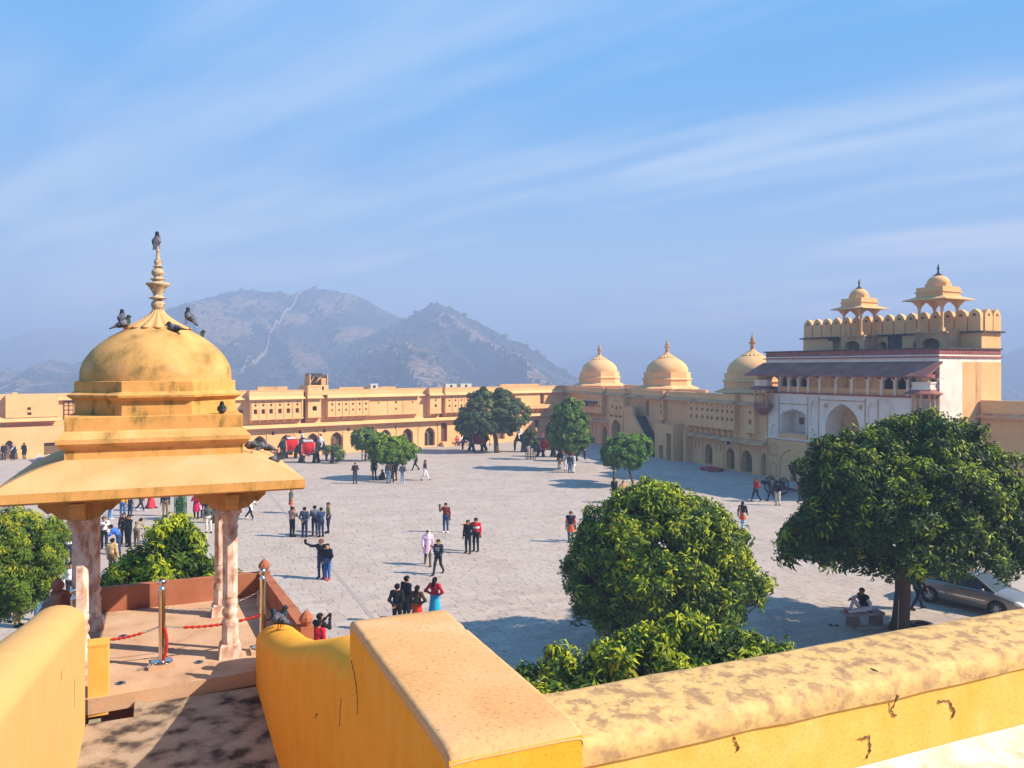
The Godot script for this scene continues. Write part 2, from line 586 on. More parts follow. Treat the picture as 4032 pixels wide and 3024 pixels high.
	M.steel = flat(0.62, 0.60, 0.57, 0.16, 1.0)
	M.chain = flat(0.55, 0.52, 0.48, 0.3, 1.0)
	M.redcloth = weathered([[0.0, lin(0.34, 0.02, 0.015)], [1.0, lin(0.52, 0.05, 0.03)]], 20.0, 0.02, 71, 0.1)
	M.iron = flat(0.018, 0.018, 0.02, 0.5, 0.3)
	M.green_paint = flat(0.05, 0.17, 0.09, 0.5)
	M.bark = weathered([[0.0, lin(0.03, 0.022, 0.016)], [0.5, lin(0.11, 0.08, 0.058)], [1.0, lin(0.20, 0.16, 0.12)]], 2.2, 0.02, 81, 1.5)


func ground() -> void:
	var e := MB.new()
	e.box(-4500, 4500, -40.0, -31.0, -3600, 600)
	struct("ground", e, M.earth)
	# the fort's hilltop, a solid under the courtyard
	var t := MB.new()
	t.box(-95, 75, -31.0, -0.02, -124, 12)
	struct("terrain", t, M.joint)
	var apron := MB.new()
	var slabs := []
	var b := 4.0
	var row := 0
	var cs := cos(deg_to_rad(YAW))
	var sn := sin(deg_to_rad(YAW))
	while b < 78.0:
		var wide := rng.randf_range(0.40, 0.52)
		var a := -46.0 - rng.randf() * 1.2
		while a < 58.0:
			var long := rng.randf_range(0.75, 1.25)
			var ca := a + long * 0.5
			var cb := b + wide * 0.5
			var x := ca * cs - cb * sn
			var d := ca * sn + cb * cs
			if d > 5.0 and absf(x) < d * 0.66 + 5.0:
				slabs.append([ca, cb, long, wide, Vector2(x, d).length(), x, d])
			a += long
		b += wide
		row += 1
	var grd := []
	grd.append([-47.0, 90.0, 78.0, 118.0])
	apron.hexa([near_at(-62, -0.02, 78), near_at(75, -0.02, 78), near_at(75, -0.02, 150), near_at(-62, -0.02, 150)].map(func(p): return p),
		[near_at(-62, 0.0, 78), near_at(75, 0.0, 78), near_at(75, 0.0, 150), near_at(-62, 0.0, 150)])
	apron.colored = false
	var plain: StandardMaterial3D = M.paving.duplicate()
	plain.vertex_color_use_as_albedo = false
	struct("pavement", apron, plain)
	var left := MB.new()
	left.hexa([near_at(-90, -0.02, 4), near_at(-47.3, -0.02, 4), near_at(-47.3, -0.02, 78), near_at(-90, -0.02, 78)],
		[near_at(-90, 0.0, 4), near_at(-47.3, 0.0, 4), near_at(-47.3, 0.0, 78), near_at(-90, 0.0, 78)])
	struct("pavement", left, plain)
	var ch := MB.new()
	for i in 30: ch.box(7.22, 7.40, -0.02, 0.003, -24.0 - i * 1.8 - 1.77, -24.0 - i * 1.8)
	var cho := struct("drain_channel", ch, flat(0.33, 0.28, 0.26))
	cho.rotation_degrees.y = YAW
	slabs.sort_custom(func(p, q): return p[4] < q[4])
	var yard := Node3D.new()
	yard.name = numbered("courtyard_paving")
	yard.set_meta("kind", "structure")
	add_child(yard)
	yard.rotation_degrees.y = YAW
	var kinds := []
	for k in 3:
		var m := MB.new()
		m.tapered(0, 0, 0.5, 0.5, -0.03, 0.5, 0.5, -0.008)
		m.tapered(0, 0, 0.5, 0.5, -0.008, 0.492, 0.485, 0.0)
		kinds.append(m.mesh())
	var tones := []
	for k in 5:
		var m: StandardMaterial3D = M.paving.duplicate()
		m.vertex_color_use_as_albedo = false
		var q := 0.95 + 0.02 * k
		m.albedo_color = Color(q + 0.01, q, q - 0.005 * k)
		tones.append(m)
	var many := MultiMesh.new()
	many.transform_format = MultiMesh.TRANSFORM_3D
	many.use_colors = true
	var mb := MB.new()
	mb.tapered(0, 0, 0.5, 0.5, -0.03, 0.5, 0.5, -0.008)
	mb.tapered(0, 0, 0.5, 0.5, -0.008, 0.492, 0.485, 0.0)
	many.mesh = mb.mesh()
	var rest := []
	var single := 0
	for s in slabs:
		var gap := 0.009
		var xf := Transform3D(Basis.from_scale(Vector3(s[2] - gap, 1, s[3] - gap)), Vector3(s[0], rng.randf_range(-0.004, 0.0), -s[1]))
		if single < 300 and s[6] > 27.0 and s[5] > -9.5 and s[5] < 11.0:
			var o := MeshInstance3D.new()
			o.name = "paving_slab"
			o.mesh = kinds[single % 3]
			o.material_override = tones[rng.randi() % 5]
			o.transform = xf
			yard.add_child(o, true)
			single += 1
		else:
			rest.append(xf)
	many.instance_count = rest.size()
	for i in rest.size():
		many.set_instance_transform(i, rest[i])
		var q := rng.randf_range(0.95, 1.05)
		if rng.randf() < 0.05: q *= 0.93
		many.set_instance_color(i, Color(q * 1.01, q, q * rng.randf_range(0.96, 1.0)))
	var mm := MultiMeshInstance3D.new()
	mm.name = "paving_slabs"
	mm.multimesh = many
	mm.material_override = M.paving
	mm.set_meta("kind", "stuff")
	yard.add_child(mm, true)


func ridge(prof: Array, x: float) -> float:   # piecewise line through [x, y]
	if x <= prof[0][0]: return prof[0][1]
	for i in prof.size() - 1:
		if x <= prof[i + 1][0]:
			return lerpf(prof[i][1], prof[i + 1][1], (x - prof[i][0]) / (prof[i + 1][0] - prof[i][0]))
	return prof[-1][1]


func hill_height(k: Dictionary, x: float, d: float) -> float:   # d is depth; the crest runs at k.crest
	var r := ridge(k.line, x)
	var crest: float = k.crest + k.wave * sin(x * 0.006 + k.seed)
	var u: float = absf(d - crest) / (k.wide * (0.55 + r / 260.0))
	var f: FastNoiseLite = k.noise
	var spur := f.get_noise_2d(x + d * 0.55, d * 0.22)
	var fall := maxf(0.0, 1.0 - u)
	fall = fall * 0.72 + fall * fall * 0.28
	return -31.0 + (r + 31.0) * fall + spur * 46.0 * sin(PI * clampf(u, 0.0, 1.0)) + k.rough.get_noise_2d(x, d) * 6.0 * smoothstep(0.0, 0.12, u) + k.rough.get_noise_2d(x * 1.6, 400.0) * 3.0 * (1.0 - smoothstep(0.0, 0.3, u))


func hill(k: Dictionary) -> void:
	var m := MB.new()
	m.colored = true
	var rows := []
	var cols := []
	var nx: int = k.nx
	var nd: int = k.nd
	var scrub: FastNoiseLite = k.rough
	for j in nd + 1:
		var line := PackedVector3Array()
		for i in nx + 1:
			var x := lerpf(k.x0, k.x1, float(i) / nx)
			var d := lerpf(k.d0, k.d1, float(j) / nd)
			line.append(Vector3(x, hill_height(k, x, d), -d))
		rows.append(line)
	var bushes := []
	for j in nd:
		for i in nx:
			var a: Vector3 = rows[j][i]
			var b: Vector3 = rows[j][i + 1]
			var d: Vector3 = rows[j + 1][i + 1]
			var e: Vector3 = rows[j + 1][i]
			var mid := (a + d) * 0.5
			var steep := (d - a).normalized().y
			var s: float = scrub.get_noise_2d(mid.x * 0.35 + mid.z * 0.2, mid.z * 0.12 + 90.0) + k.noise.get_noise_2d(mid.x - mid.z * 0.55, -mid.z * 0.22) * 0.9
			m.col = Color(0.045, 0.052, 0.045).lerp(Color(0.36, 0.25, 0.20), smoothstep(-0.12, 0.36, s) * 0.85)
			var cross := (d - b).cross(e - a).normalized()
			if cross.y < 0.0: cross = -cross
			m.quad(a, b, d, e, cross)
			if s < 0.25 and rng.randf() < k.bush and -mid.z < k.crest + 40.0:
				bushes.append(Vector3(lerpf(a.x, b.x, rng.randf()), a.y, lerpf(a.z, e.z, rng.randf())))
	var o := struct("hill", m, M.hill)
	if bushes.is_empty(): return
	var ball := MB.new()
	ball.ball(Vector3(0, 0.45, 0), Vector3(1, 0.8, 1), 7, 4)
	var mm := MultiMesh.new()
	mm.transform_format = MultiMesh.TRANSFORM_3D
	mm.mesh = ball.mesh()
	mm.instance_count = bushes.size()
	for i in bushes.size():
		var p: Vector3 = bushes[i]
		p.y = hill_height(k, p.x, -p.z)
		var q := rng.randf_range(1.2, 3.6)
		mm.set_instance_transform(i, Transform3D(Basis.from_scale(Vector3(q * rng.randf_range(0.8, 1.4), q, q)), p))
	var sc := MultiMeshInstance3D.new()
	sc.name = "hill_scrub"
	sc.multimesh = mm
	sc.material_override = flat(0.055, 0.065, 0.03, 1.0)
	sc.set_meta("kind", "stuff")
	o.add_child(sc, true)


func rampart(label: String, k: Dictionary, pts: Array, high: float, thick: float) -> void:   # a fort wall that follows the hillside, with merlons along its top
	var t := thing("hill_rampart", label, "fort wall")
	var body := MB.new()
	var teeth := MB.new()
	for i in pts.size() - 1:
		var a := Vector2(pts[i][0], pts[i][1])
		var b := Vector2(pts[i + 1][0], pts[i + 1][1])
		var steps := maxi(1, int(a.distance_to(b) / 6.0))
		for s in steps:
			var p := a.lerp(b, float(s) / steps)
			var q := a.lerp(b, float(s + 1) / steps)
			var hp := hill_height(k, p.x, p.y)
			var hq := hill_height(k, q.x, q.y)
			var side := (q - p).orthogonal().normalized() * thick
			var lo := [Vector3(p.x - side.x, hp - 3, -p.y + side.y), Vector3(q.x - side.x, hq - 3, -q.y + side.y), Vector3(q.x + side.x, hq - 3, -q.y - side.y), Vector3(p.x + side.x, hp - 3, -p.y - side.y)]
			body.hexa(lo, [lo[0] + Vector3(0, high + 3, 0), lo[1] + Vector3(0, high + 3, 0), lo[2] + Vector3(0, high + 3, 0), lo[3] + Vector3(0, high + 3, 0)])
			for u in 3:
				var c := Vector3(lerpf(p.x, q.x, (u + 0.5) / 3.0), lerpf(hp, hq, (u + 0.5) / 3.0) + high - 0.1, -lerpf(p.y, q.y, (u + 0.5) / 3.0))
				teeth.box(c.x - 0.6, c.x + 0.6, c.y, c.y + 1.5, c.z - 0.6, c.z + 0.6)
	part("wall", body, M.rampart, t)
	part("merlons", teeth, M.rampart, t).set_meta("kind", "stuff")


func watchtower(label: String, k: Dictionary, x: float, d: float, s: float, called := "watchtower") -> void:
	var t := thing(called, label, "tower", Vector3(x, hill_height(k, x, d) - 1.0, -d))
	var b := MB.new()
	b.tapered(0, 0, 2.6 * s, 2.6 * s, -3, 2.2 * s, 2.2 * s, 7 * s)
	part("shaft", b, M.rampart, t)
	var w := MB.new()
	w.tapered(0, 0, 3.0 * s, 3.0 * s, 7 * s, 2.4 * s, 2.4 * s, 7.6 * s)
	part("eaves", w, M.rampart, t)
	var r := MB.new()
	r.lathe([[2.1 * s, 7.6 * s], [2.0 * s, 8.6 * s], [1.3 * s, 9.8 * s], [0.2 * s, 10.6 * s], [0.0, 11.4 * s]], 10)
	part("dome", r, M.rampart, t)
	var q := MB.new()
	for i in 2: q.box(-1.5 * s + i * 1.8 * s, -0.3 * s + i * 1.8 * s, 3.5 * s, 5.8 * s, 2.35 * s, 2.55 * s)
	part("window", q, M.shade, t)


func hills() -> void:
	var big := {"line": [[-760, -25], [-650, 36], [-561, 62], [-482, 112], [-430, 126], [-400, 128], [-360, 126], [-325, 121], [-305, 131], [-272, 127], [-234, 122], [-216, 113], [-195, 98], [-168, 86], [-120, 54], [-60, 20], [40, -31]],
		"crest": 1240.0, "wave": 40.0, "wide": 520.0, "seed": 0.4, "x0": -900.0, "x1": 160.0, "d0": 640.0, "d1": 1500.0, "nx": 190, "nd": 130, "bush": 0.16, "noise": noise(0.0056, 101, 4, FastNoiseLite.TYPE_SIMPLEX_SMOOTH), "rough": noise(0.03, 102, 4)}
	hill(big)
	var near := {"line": [[-330, -31], [-245, 10], [-200, 44], [-150, 68], [-131, 78], [-108, 92], [-94, 94], [-70, 84], [-38, 66], [-3, 49], [14, 42], [43, 22], [86, -4], [150, -31]],
		"crest": 1010.0, "wave": 22.0, "wide": 460.0, "seed": 2.0, "x0": -420.0, "x1": 220.0, "d0": 560.0, "d1": 1220.0, "nx": 150, "nd": 120, "bush": 0.16, "noise": noise(0.0066, 111, 4), "rough": noise(0.033, 112, 4)}
	hill(near)
	var left := {"line": [[-1900, 40], [-1600, 66], [-1420, 74], [-1300, 78], [-1225, 104], [-1165, 112], [-1110, 106], [-1040, 92], [-990, 60], [-900, 10], [-800, -31]],
		"crest": 2050.0, "wave": 30.0, "wide": 700.0, "seed": 5.0, "x0": -2100.0, "x1": -700.0, "d0": 1300.0, "d1": 2500.0, "nx": 120, "nd": 60, "bush": 0.05, "noise": noise(0.004, 121, 4), "rough": noise(0.02, 122, 4)}
	hill(left)
	var far := {"line": [[60, -31], [180, 40], [330, 74], [420, 72], [520, 60], [640, 30], [760, 10], [1100, -31]],
		"crest": 2500.0, "wave": 30.0, "wide": 700.0, "seed": 7.0, "x0": 0.0, "x1": 1200.0, "d0": 1700.0, "d1": 2900.0, "nx": 90, "nd": 50, "bush": 0.0, "noise": noise(0.004, 131, 4), "rough": noise(0.02, 132, 4)}
	hill(far)
	var right := {"line": [[640, -31], [760, 0], [800, 6], [840, 17], [900, 40], [1020, 80], [1200, 90]],
		"crest": 1350.0, "wave": 20.0, "wide": 520.0, "seed": 9.0, "x0": 620.0, "x1": 1250.0, "d0": 900.0, "d1": 1650.0, "nx": 90, "nd": 60, "bush": 0.2, "noise": noise(0.004, 141, 4), "rough": noise(0.03, 142, 4)}
	hill(right)
	rampart("long crenellated wall running down the right ridge of the nearer hill", near, [[-94, 1000], [-70, 996], [-38, 985], [-3, 985], [14, 985], [43, 985], [86, 985], [112, 980]], 3.6, 1.0)
	rampart("pale stepped wall climbing the left flank of the far hill", big, [[-315, 1195], [-311, 1150], [-309, 1100], [-303, 1045], [-299, 1000], [-290, 940], [-284, 900], [-278, 820]], 3.0, 0.9)
	rampart("wall on the skyline between the two summit towers of the far hill", big, [[-310, 1255], [-272, 1240], [-234, 1235], [-200, 1230], [-170, 1225]], 3.0, 1.0)
	watchtower("small domed watchtower on the right ridge of the nearer hill", near, 14, 985, 0.85)
	watchtower("domed watchtower on the skyline of the far hill, right of its summit", big, -238, 1240, 0.75)
	var f := thing("hilltop_fort", "low square fort on the summit of the far hill", "fort", Vector3(-305, hill_height(big, -305, 1250) - 2.0, -1250))
	var b := MB.new()
	b.box(-9, 9, -3, 6.0, -6, 6)
	part("wall", b, M.rampart, f)
	for i in 7:
		var t := MB.new()
		t.box(-8.8 + i * 2.8, -7.4 + i * 2.8, 6.0, 7.4, 5.2, 5.9)
		part("merlon", t, M.rampart, f)
	var g := thing("hillside_gate", "low pale gatehouse low on the right ridge wall of the nearer hill", "gatehouse", Vector3(93, hill_height(near, 93, 985), -985), 30.0)
	var gb := MB.new()
	gb.box(-6, 6, -4, 5.2, -2.2, 2.2)
	part("wall", gb, M.rampart, g)
	for i in 5:
		var gt := MB.new()
		gt.box(-5.8 + i * 2.5, -4.4 + i * 2.5, 5.2, 6.4, 1.4, 2.1)
		part("merlon", gt, M.rampart, g)


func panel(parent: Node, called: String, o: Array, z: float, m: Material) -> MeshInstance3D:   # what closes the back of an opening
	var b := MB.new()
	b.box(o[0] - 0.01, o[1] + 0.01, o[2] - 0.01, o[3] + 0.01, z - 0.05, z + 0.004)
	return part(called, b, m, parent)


func ledge(parent: Node, called: String, x0: float, x1: float, y: float, out: float, m: Material, z := 0.0, drop := 0.26, ends := true) -> MeshInstance3D:   # a sloping stone eave
	var b := MB.new()
	var e := 0.12 if ends else 0.0
	b.hexa([Vector3(x0, y - 0.02, z), Vector3(x1, y - 0.02, z), Vector3(x1 + e, y - drop - 0.07, z + out), Vector3(x0 - e, y - drop - 0.07, z + out)],
		[Vector3(x0, y + 0.1, z), Vector3(x1, y + 0.1, z), Vector3(x1 + e, y - drop, z + out), Vector3(x0 - e, y - drop, z + out)])
	return part(called, b, m, parent)


func bay(parent: Node, x0: float, x1: float, y0: float, y1: float, out: float, ops: Array, m: Material, ribs: Array, brackets: int, backs: Material, under := 0.32) -> void:   # a projecting oriel with windows, ribs and brackets
	var b := MB.new()
	b.facade(x0, x1, y0, y1, ops, 0.3, out)
	b.box(x0, x0 + 0.02, y0, y1, 0.0, out - 0.002)
	b.box(x1 - 0.02, x1, y0, y1, 0.0, out - 0.002)
	b.box(x0 + 0.02, x1 - 0.02, y0, y0 + 0.03, 0.0, out - 0.003)
	b.box(x0 + 0.02, x1 - 0.02, y1 - 0.03, y1, 0.0, out - 0.003)
	b.box(x0 - 0.05, x1 + 0.05, y0 - 0.10, y0 - 0.002, 0.0, out + 0.07)
	var w := part("bay", b, m, parent)
	for o in ops:
		panel(w, "window" if o[3] - o[2] > 0.33 else "peephole", o, out - 0.3, backs)
	for x in ribs:
		var r := MB.new()
		r.box(x - 0.035, x + 0.035, y0 + 0.05, y1 - 0.35, out, out + 0.05)
		part("rib", r, m, w)
	for i in brackets:
		var x := lerpf(x0 + 0.2, x1 - 0.2, float(i) / maxf(1.0, brackets - 1))
		var k := MB.new()
		k.extrude(PackedVector2Array([Vector2(0, y0 - 0.10), Vector2(out * 0.95, y0 - 0.10), Vector2(out * 0.9, y0 - 0.2), Vector2(out * 0.5, y0 - 0.10 - under * 0.5), Vector2(out * 0.38, y0 - 0.10 - under), Vector2(0, y0 - 0.15 - under)]), -0.11, 0.11, Transform3D(Basis(Vector3(0, 0, 1), Vector3(0, 1, 0), Vector3(-1, 0, 0)), Vector3(x, 0, 0)))
		part("bracket", k, m, parent)


func arch_points(x0: float, x1: float, y0: float, top: float, rise: float) -> PackedVector2Array:
	var p := PackedVector2Array([Vector2(x1, y0)])
	var mb := MB.new()
	for i in 13:
		var x := lerpf(x1, x0, i / 12.0)
		p.append(Vector2(x, mb.top_of([x0, x1, y0, top, rise], x)))
	p.append(Vector2(x0, y0))
	return p


func back_range() -> void:
	var t := thing("courtyard_range", "long two-storey apricot range with windowed bays closing the far side of the courtyard", "building", Vector3(-19.05, 0, -91.7), 37.6)
	var A: Material = M.apricot
	var ops := []
	for x in [-10.04, -7.05, -4.0, -1.13, 2.0, 5.15, 8.14, 11.25]:
		ops.append([x - 0.74, x + 0.74, 0.12, 2.42, 0.75])
	ops.append([21.5, 22.85, 0.35, 2.2, 0.0])
	ops.append([30.1, 31.3, 0.3, 2.3, 0.6])
	var vents := []
	for x in [-8.55, -5.5, -2.62, 0.34, 3.38, 6.56, 9.74, 12.45, 15.5, 18.6]:
		vents.append([x - 0.16, x + 0.16, 2.42, 2.82, 0.0])
	vents.append([28.0, 28.8, 1.57, 2.62, 0.0])
	var door := [12.89, 13.82, 0.5, 2.85, 0.0]
	var w := MB.new()
	w.facade(-24.0, 33.62, 0.0, 3.42, ops + vents + [door], 0.45)
	var up_wins := [[23.97, 24.65, 4.95, 6.0, 0.0], [28.92, 29.64, 4.8, 6.2, 0.0], [-12.3, -11.75, 4.8, 5.25, 0.0], [19.5, 20.2, 4.9, 5.9, 0.0]]
	w.facade(-24.0, 33.62, 3.42, 6.4, up_wins, 0.45)
	w.box(-24.0, 33.62, 0, 6.4, -7.0, -0.45)
	w.box(-24.0, 33.62, 6.4, 6.75, -7.0, -0.02)
	w.box(-24.02, -24.0, 0, 6.4, -0.45, -0.001)
	part("wall", w, A, t)
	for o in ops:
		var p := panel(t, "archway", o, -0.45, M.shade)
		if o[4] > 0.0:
			var leaf := MB.new()
			leaf.box(o[0] + 0.12, o[0] + 0.62, o[2], o[3] - 0.75, -0.445, -0.40)
			leaf.box(o[1] - 0.5, o[1] - 0.12, o[2], o[3] - 0.7, -0.445, -0.38)
			part("door", leaf, M.iron if rng.randf() < 0.6 else M.wood, p)
			var bar := MB.new()
			bar.box(o[0], o[1], o[2] + 0.9, o[2] + 0.98, -0.37, -0.33)
			part("rail", bar, M.wood, p)
	for o in vents: panel(t, "vent", o, -0.4, M.wood)
	var dp := panel(t, "door", door, -0.3, M.wood)
	var db := MB.new()
	for i in 4:
		db.box(12.95, 13.33, 0.58 + i * 0.56, 1.04 + i * 0.56, -0.296, -0.26)
		db.box(13.38, 13.76, 0.58 + i * 0.56, 1.04 + i * 0.56, -0.296, -0.26)
	part("door_panels", db, M.wood, dp)
	for o in up_wins: panel(t, "window", o, -0.4, M.wood if o[0] < 20 else M.shade)
	var step := MB.new()
	step.box(12.75, 14.0, 0, 0.48, 0.0, 0.7)
	step.box(12.6, 14.15, 0, 0.24, 0.7, 1.1)
	part("doorstep", step, A, t)
	var plinth := MB.new()
	plinth.box(14.4, 33.0, 0, 0.35, 0.0, 0.75)
	part("plinth", plinth, A, t)
	for x in [-9.22, -6.1, -3.24, -0.3, 2.75, 5.78 - 2.2 + 0.4, 6.62, 8.94 - 2.3 + 3.0, 12.5]:
		var q := MB.new()
		q.box(x - 0.06, x + 0.06, 0.0, 3.05, 0.0, 0.07)
		part("pilaster", q, A, t)
	ledge(t, "ledge", -24.0, 33.5, 3.55, 0.72, A)
	# parapets step forward over each bay
	var pieces := [[-24.0, -11.4, 0.0, 7.3], [-11.4, -5.4, 0.75, 7.3], [-4.95, -3.25, 0.75, 7.65], [-2.6, 9.45, 0.75, 7.28], [9.45, 10.75, 0.0, 7.2], [10.75, 12.6, 0.75, 7.28], [13.0, 23.2, 0.75, 7.28], [23.2, 33.62, 0.0, 7.28]]
	for p in pieces:
		var m := MB.new()
		m.box(p[0], p[1], 6.52, p[3] - 0.08, p[2] - 0.35, p[2])
		m.box(p[0] - 0.02, p[1] + 0.02, p[3] - 0.08, p[3], p[2] - 0.38, p[2] + 0.04)
		if p[2] > 0.0:
			m.box(p[0], p[0] + 0.3, 6.52, p[3] - 0.09, -0.02, p[2] - 0.351)
			m.box(p[1] - 0.3, p[1], 6.52, p[3] - 0.09, -0.02, p[2] - 0.351)
			m.box(p[0] + 0.301, p[1] - 0.301, 6.42, 6.52, -0.02, p[2] - 0.351)
		var o := part("parapet", m, A, t)
		ledge(o, "upper_ledge", p[0], p[1], 6.55, 0.34, A, p[2], 0.16)
	var bw := []
	for x in [-10.72, -9.88, -9.03, -8.05, -7.11, -6.1]:
		bw.append([x - 0.2, x + 0.2, 4.8, 5.3, 0.0])
		bw.append([x - 0.12, x + 0.12, 5.6, 5.84, 0.0])
		bw.append([x - 0.07, x + 0.07, 5.98, 6.12, 0.0])
	bay(t, -11.24, -5.44, 4.26, 6.42, 0.7, bw, A, [-11.1, -10.3, -9.45, -8.54, -7.58, -6.6, -5.6], 7, M.shade)
	bay(t, -4.86, -3.34, 4.3, 6.42, 0.7, [[-4.34, -3.82, 4.95, 5.46, 0.0]], A, [], 2, M.dark)
	var b3 := []
	for x in [-1.99, -1.15, -0.3, 0.56, 1.4, 2.22]:
		b3.append([x - 0.12, x + 0.12, 5.46, 5.72, 0.0])
		b3.append([x - 0.10, x + 0.10, 4.82, 5.06, 0.0])
		b3.append([x - 0.07, x + 0.07, 5.98, 6.12, 0.0])
	bay(t, -2.5, 2.68, 4.31, 6.42, 0.7, b3, A, [-1.57, -0.72, 0.13, 0.98, 1.81, 2.62], 6, M.shade)
	bay(t, 2.7, 9.42, 4.25, 6.42, 0.55, [[3.8, 4.0, 5.5, 5.7, 0.0], [6.1, 6.36, 5.5, 5.76, 0.0], [6.12, 6.34, 4.75, 4.97, 0.0], [8.4, 8.62, 5.5, 5.7, 0.0]], A, [5.17, 7.2], 0, M.shade)
	bay(t, 10.88, 12.5, 4.2, 6.42, 0.7, [[11.55, 11.85, 4.9, 5.25, 0.0], [11.58, 11.82, 5.62, 5.86, 0.0]], A, [], 2, M.dark)
	var b5 := []
	for x in [13.7, 14.6, 15.5, 16.4, 17.3, 18.2]:
		b5.append([x - 0.13, x + 0.13, 4.85, 5.12, 0.0])
		b5.append([x - 0.12, x + 0.12, 5.55, 5.78, 0.0])
	bay(t, 13.1, 18.7, 4.25, 6.42, 0.7, b5, A, [14.15, 15.05, 15.95, 16.85, 17.75], 7, M.dark)
	# open balcony ledge on the right
	var bl := MB.new()
	bl.box(25.1, 30.4, 4.25, 4.75, 0.0, 0.95)
	var bb := part("balcony", bl, A, t)
	for i in 6:
		var k := MB.new()
		k.extrude(PackedVector2Array([Vector2(0, 4.24), Vector2(0.85, 4.24), Vector2(0.5, 3.98), Vector2(0.3, 3.72), Vector2(0, 3.7)]), -0.2, 0.2, Transform3D(Basis(Vector3(0, 0, 1), Vector3(0, 1, 0), Vector3(-1, 0, 0)), Vector3(25.5 + i * 0.9, 0, 0)))
		part("bracket", k, A, bb)
	for x in [-5.15, 12.8]:
		var s := MB.new()
		s.box(x - 0.22, x + 0.22, 3.6, 7.0, 0.0, 0.05)
		part("stained_gutter", s, M.soot, t)
	# stair head on the roof
	var tower := MB.new()
	var tw := [[-4.25, -3.95, 7.22, 7.6, 0.0], [-3.36, -3.02, 7.22, 7.64, 0.0]]
	tower.facade(-4.9, -2.5, 6.7, 7.78, tw, 0.3, 0.79)
	tower.box(-4.9, -2.5, 6.7, 7.78, -1.6, 0.49)
	tower.box(-4.9, -4.88, 6.7, 7.78, 0.49, 0.789)
	tower.box(-2.52, -2.5, 6.7, 7.78, 0.49, 0.789)
	var to := part("stair_tower", tower, A, t)
	for o in tw: panel(to, "window", o, 0.5, M.dark)
	var shed := MB.new()
	shed.extrude(PackedVector2Array([Vector2(-0.75, 7.78), Vector2(0.7, 7.78), Vector2(0.7, 8.6), Vector2(-0.75, 9.02)]), 0.0, 0.12, Transform3D(Basis(Vector3(0, 0, -1), Vector3(0, 1, 0), Vector3(1, 0, 0)), Vector3(-2.65, 0, 0)))
	shed.extrude(PackedVector2Array([Vector2(-0.75, 7.78), Vector2(0.7, 7.78), Vector2(0.7, 8.6), Vector2(-0.75, 9.02)]), 0.0, 0.12, Transform3D(Basis(Vector3(0, 0, -1), Vector3(0, 1, 0), Vector3(1, 0, 0)), Vector3(-4.7, 0, 0)))
	shed.box(-4.58, -2.65, 7.78, 8.95, -0.8, -0.7)
	shed.hexa([Vector3(-3.3, 7.78, 0.55), Vector3(-2.65, 7.78, 0.55), Vector3(-2.65, 7.78, 0.65), Vector3(-3.3, 7.78, 0.65)], [Vector3(-3.3, 8.62, 0.55), Vector3(-2.65, 8.62, 0.55), Vector3(-2.65, 8.62, 0.65), Vector3(-3.3, 8.62, 0.65)])
	part("stair_head", shed, M.apricot_old, to)
	var rf := MB.new()
	for i in 3:
		rf.box(-4.58 + i * 0.68, -4.05 + i * 0.68, 0.0, 0.06, -0.75, 0.75, Transform3D(Basis(Vector3.RIGHT, 0.28), Vector3(0, 8.84, 0)))
	part("roof_slabs", rf, M.soot, to)
	var rw := MB.new()
	rw.box(-9.5, -6.1, 6.7, 7.62, -2.4, -2.1)
	rw.box(0.5, 8.0, 6.7, 7.42, -3.0, -2.7)
	rw.box(24.0, 31.0, 6.7, 7.5, -3.0, -2.7)
	part("roof_wall", rw, M.apricot_old, t)
	for q in [[4.6, "left one of the pale rooftop air units, standing alone", 0.5, 0.75], [15.6, "middle one of the pale rooftop air units on the far range", 0.85, 0.5], [17.9, "right one of the pale rooftop air units on the far range", 0.85, 0.5]]:
		var p: Vector3 = t.transform * Vector3(q[0], 6.76, -2.2)
		var u := thing("rooftop_unit", q[1], "air unit", p, 37.6, "pale air units on the far roof")
		var c := MB.new()
		c.box(-q[2], q[2], 0.35, 0.6 + q[3] * 0.6, -0.4, 0.4)
		part("casing", c, flat(0.42, 0.42, 0.42, 0.5), u)
		var f := MB.new()
		f.lathe([[0.0, 0.0], [0.17, 0.0], [0.17, 0.03], [0.0, 0.03]], 14)
		var g := part("fan", f, M.iron, u, Vector3(0, 0.48 + q[3] * 0.3, 0.4))
		g.rotation_degrees.x = 90
		var l := MB.new()
		for x in [-q[2] + 0.08, q[2] - 0.08]: l.box(x - 0.05, x + 0.05, 0.0, 0.35, -0.3, 0.3)
		part("feet", l, M.iron, u)


